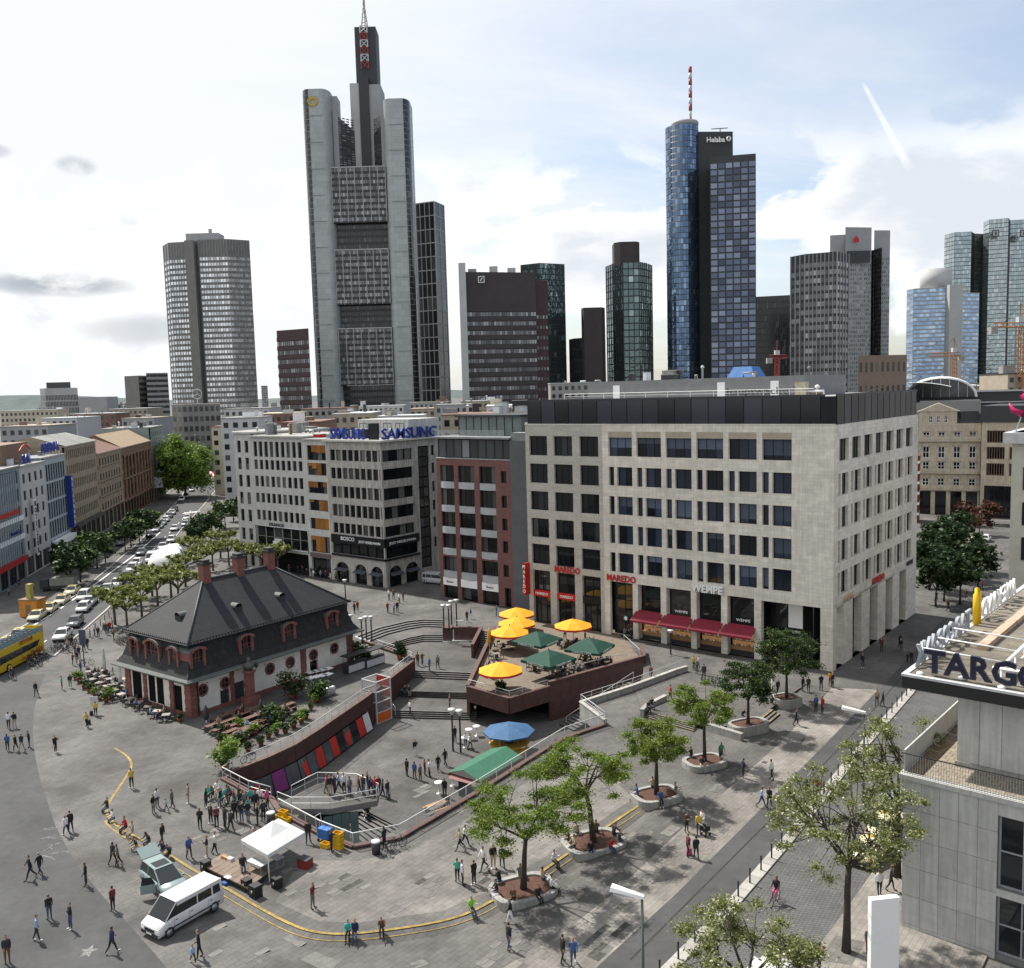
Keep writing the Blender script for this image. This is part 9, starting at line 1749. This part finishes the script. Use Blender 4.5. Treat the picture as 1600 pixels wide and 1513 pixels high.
for k in range(6): person(rs.uniform(14, 60), rs.uniform(908, 950), W_k, where='below the left fronts')
for k in range(8): person(rs.uniform(1452, 1560), rs.uniform(860, 960), W_k, where='in the lane beyond the arcade')
for k in range(5): person(rs.uniform(1325, 1420), rs.uniform(985, 1020), W_k, where='beside the arcade pillars')
for k in range(10): person(rs.uniform(840, 1000), rs.uniform(978, 1010), rs.choice((S_, W_k)), where='behind the parasol terrace')
# seated on steps and planters: facing outwards
for x, y, c, f in ((168,1268,'black',-2.2),(178,1284,'white',-2.4),(197,1299,'red',-2.3),(207,1306,'beige',-2.3),(214,1328,'dark',-2.2),(234,1321,'dark',-2.2),(256,1334,'navy',-2.0),(266,1339,'dark',-2.0),(545,1463,'teal',-1.6),(555,1464,'navy',-1.5),(597,1456,'brown',-1.5),(736,1427,'lime',-1.0),(865,1351,'white',-.7)): person(x, y, T_, c, None, f, where='on the yellow-edged steps', seat=.34)
for cx, cy, n, lab, rr_ in ((818,1398,7,'on the nearest trees planter',1.9),(928,1324,8,'on the leaning trees planter',1.9),(1026,1249,4,'on the compact trees planter',1.6),(1101,1196,3,'on the thin trees planter',1.5)):
 c = W(cx, cy)
 for k in range(n): a = 6.2832*(k+.3)/n-.4; person(cx, cy, T_, None, None, a, p=Vector((c.x+math.cos(a)*rr_, c.y+math.sin(a)*rr_*.78, c.z+.08)), where=lab, seat=.5)
for x, y in ((1012,1112),(1018,1108),(632,1086),(639,1086),(575,1277),(570,1274),(1160,1125),(1206,1106),(1212,1103),(700,1262),(380,1362)): person(x, y, T_, 'dark', None, -1.2, where={1012: 'on the low grey ledge', 1018: 'on the low grey ledge', 632: 'on the middle stairs against the wall', 639: 'on the middle stairs against the wall', 575: 'at the top of the stairs below the deck', 570: 'at the top of the stairs below the deck', 1160: 'on the ledge planter of the dark tree', 1206: 'beside the tall round planter', 1212: 'beside the tall round planter', 700: 'on the pale beer bench', 380: 'on the stage beside the mixer'}[x])
for k in range(10): person(326+k*7, 1250+k*2.2-(k % 3)*6, T_, rs.choice(['teal', 'white', 'grey', 'dark', 'teal']), None, -1.8, where='on the bench left of the court')
for k, (c, a, where) in enumerate(SEATS):
 if rs.random() < .33: q = c; person(0, 0, T_, None, None, a, p=Vector((q.x, q.y, q.z)), where={'in': 'at the plant-lined cafe tables', 'un': 'at the parasol terrace tables'}[where[:2]] if 'single' not in where else 'at the cafe front tables', sc=1.0)
for x, y in BT_:
 if rs.random() < .55:
  c = W(x, y); a = RAD(53)
  for s in (-1, 1):
   if rs.random() < .7: u = rs.uniform(-.8, .8); person(x, y, T_, None, None, a-s*Q, p=c+Vector((math.cos(a)*u-math.sin(a)*.65*s, math.sin(a)*u+math.cos(a)*.65*s, 0)), where='at a dark beer garden table')
# riders
b = bike(1211, 1412, gdir((1215, 1405), (1185, 1440)), 'bicycle ridden along the cobbled lane'); person(1211, 1412, T_, 'black', 'pink', b.rotation_euler.z, p=b.location+Vector((-.25*math.cos(b.rotation_euler.z), -.25*math.sin(b.rotation_euler.z), .42)), where='riding a bicycle on the cobbled lane')
b = bike(20, 1062, 2.6, 'bicycle ridden past the yellow bus'); person(20, 1062, T_, 'dark', 'dark', 2.6, p=b.location+Vector((.2, -.13, .42)), where='riding a bicycle past the yellow bus')
# things people carry or push
m_bag = mat('bag_black', (.02, .02, .022), .7, .2, 4)
for x, y, lab in ((139,1132,'black shopping bag beside the yellow-vested walker'),(143,1118,'black suitcase next to the sign bearer'),(1077,1336,'small pink bag beside the couple in the right street')): q = W(x, y); t = thing('carried_bag', lab, 'bag', q, .4); mb = MB(); mb.prism([(-.2, -.1), (.2, -.1), (.2, .1), (-.2, .1)], .05, .5, m_bag if 'pink' not in lab else cloth['pink'], [(-.17, -.07), (.17, -.07), (.17, .07), (-.17, .07)]); mb.obj('body', t); mb = MB(); mb.tube([(-.1, 0, .5), (-.08, 0, .68), (.08, 0, .68), (.1, 0, .5)], .012, m_bag, 5); mb.obj('handle', t)
q = W(148, 1117); t = thing('sandwich_board', 'pale sign board held up by the yellow-vested person', 'sign', q, .2); mb = MB(); mb.box(-.4, .15, 1.0, .4, .2, 2.0, m_lgrey); mb.obj('board', t); mb = MB(); mb.tube([(0, .18, .3), (0, .18, 1.0)], .02, m_wood, 5); mb.obj('stick', t)
q = W(1102, 1306); t = thing('pushchair', 'dark pushchair pushed across the right street paving', 'pushchair', q, .6); mb = MB(); mb.box(-.25, -.22, .4, .3, .22, .75, m_bag); mb.add([(-.25, -.22, .75), (-.25, .22, .75), (.1, .22, 1.05), (.1, -.22, 1.05)], [(0,1,2,3), (3,2,1,0)], m_bag); mb.obj('seat', t); mb = MB(); mb.tube([(-.25, -.2, .75), (-.5, -.2, 1.05), (-.5, .2, 1.05), (-.25, .2, .75)], .02, m_steel, 5); mb.obj('handle', t)
for sx, sy in ((-.2, -.22), (-.2, .22), (.28, -.2), (.28, .2)): mb = MB(Matrix.Translation((sx, sy, .13)) @ Matrix.Rotation(Q, 4, 'X')); mb.lathe([(.13, -.02), (.13, .02)], m_tyre, 8); mb.obj('wheel', t)
# look-alikes that share a label get their order from the left as seen from the camera
def order_labels():
 by = {}; bpy.context.view_layer.update()
 for o in COL.objects:
  if o.parent is None and o.get('label'):
   d = o.matrix_world.translation-CAMP; by.setdefault(o['label'], []).append((d.dot(RT)/d.dot(FW), o))
 for lb, l in by.items():
  if 1 < len(l) <= len(ORD):
   for i, (p, o) in enumerate(sorted(l, key=lambda q: q[0])):
    n = lb+', '+ORD[i]+' from the left'
    if len(n.split()) <= 16: o['label'] = n
order_labels()
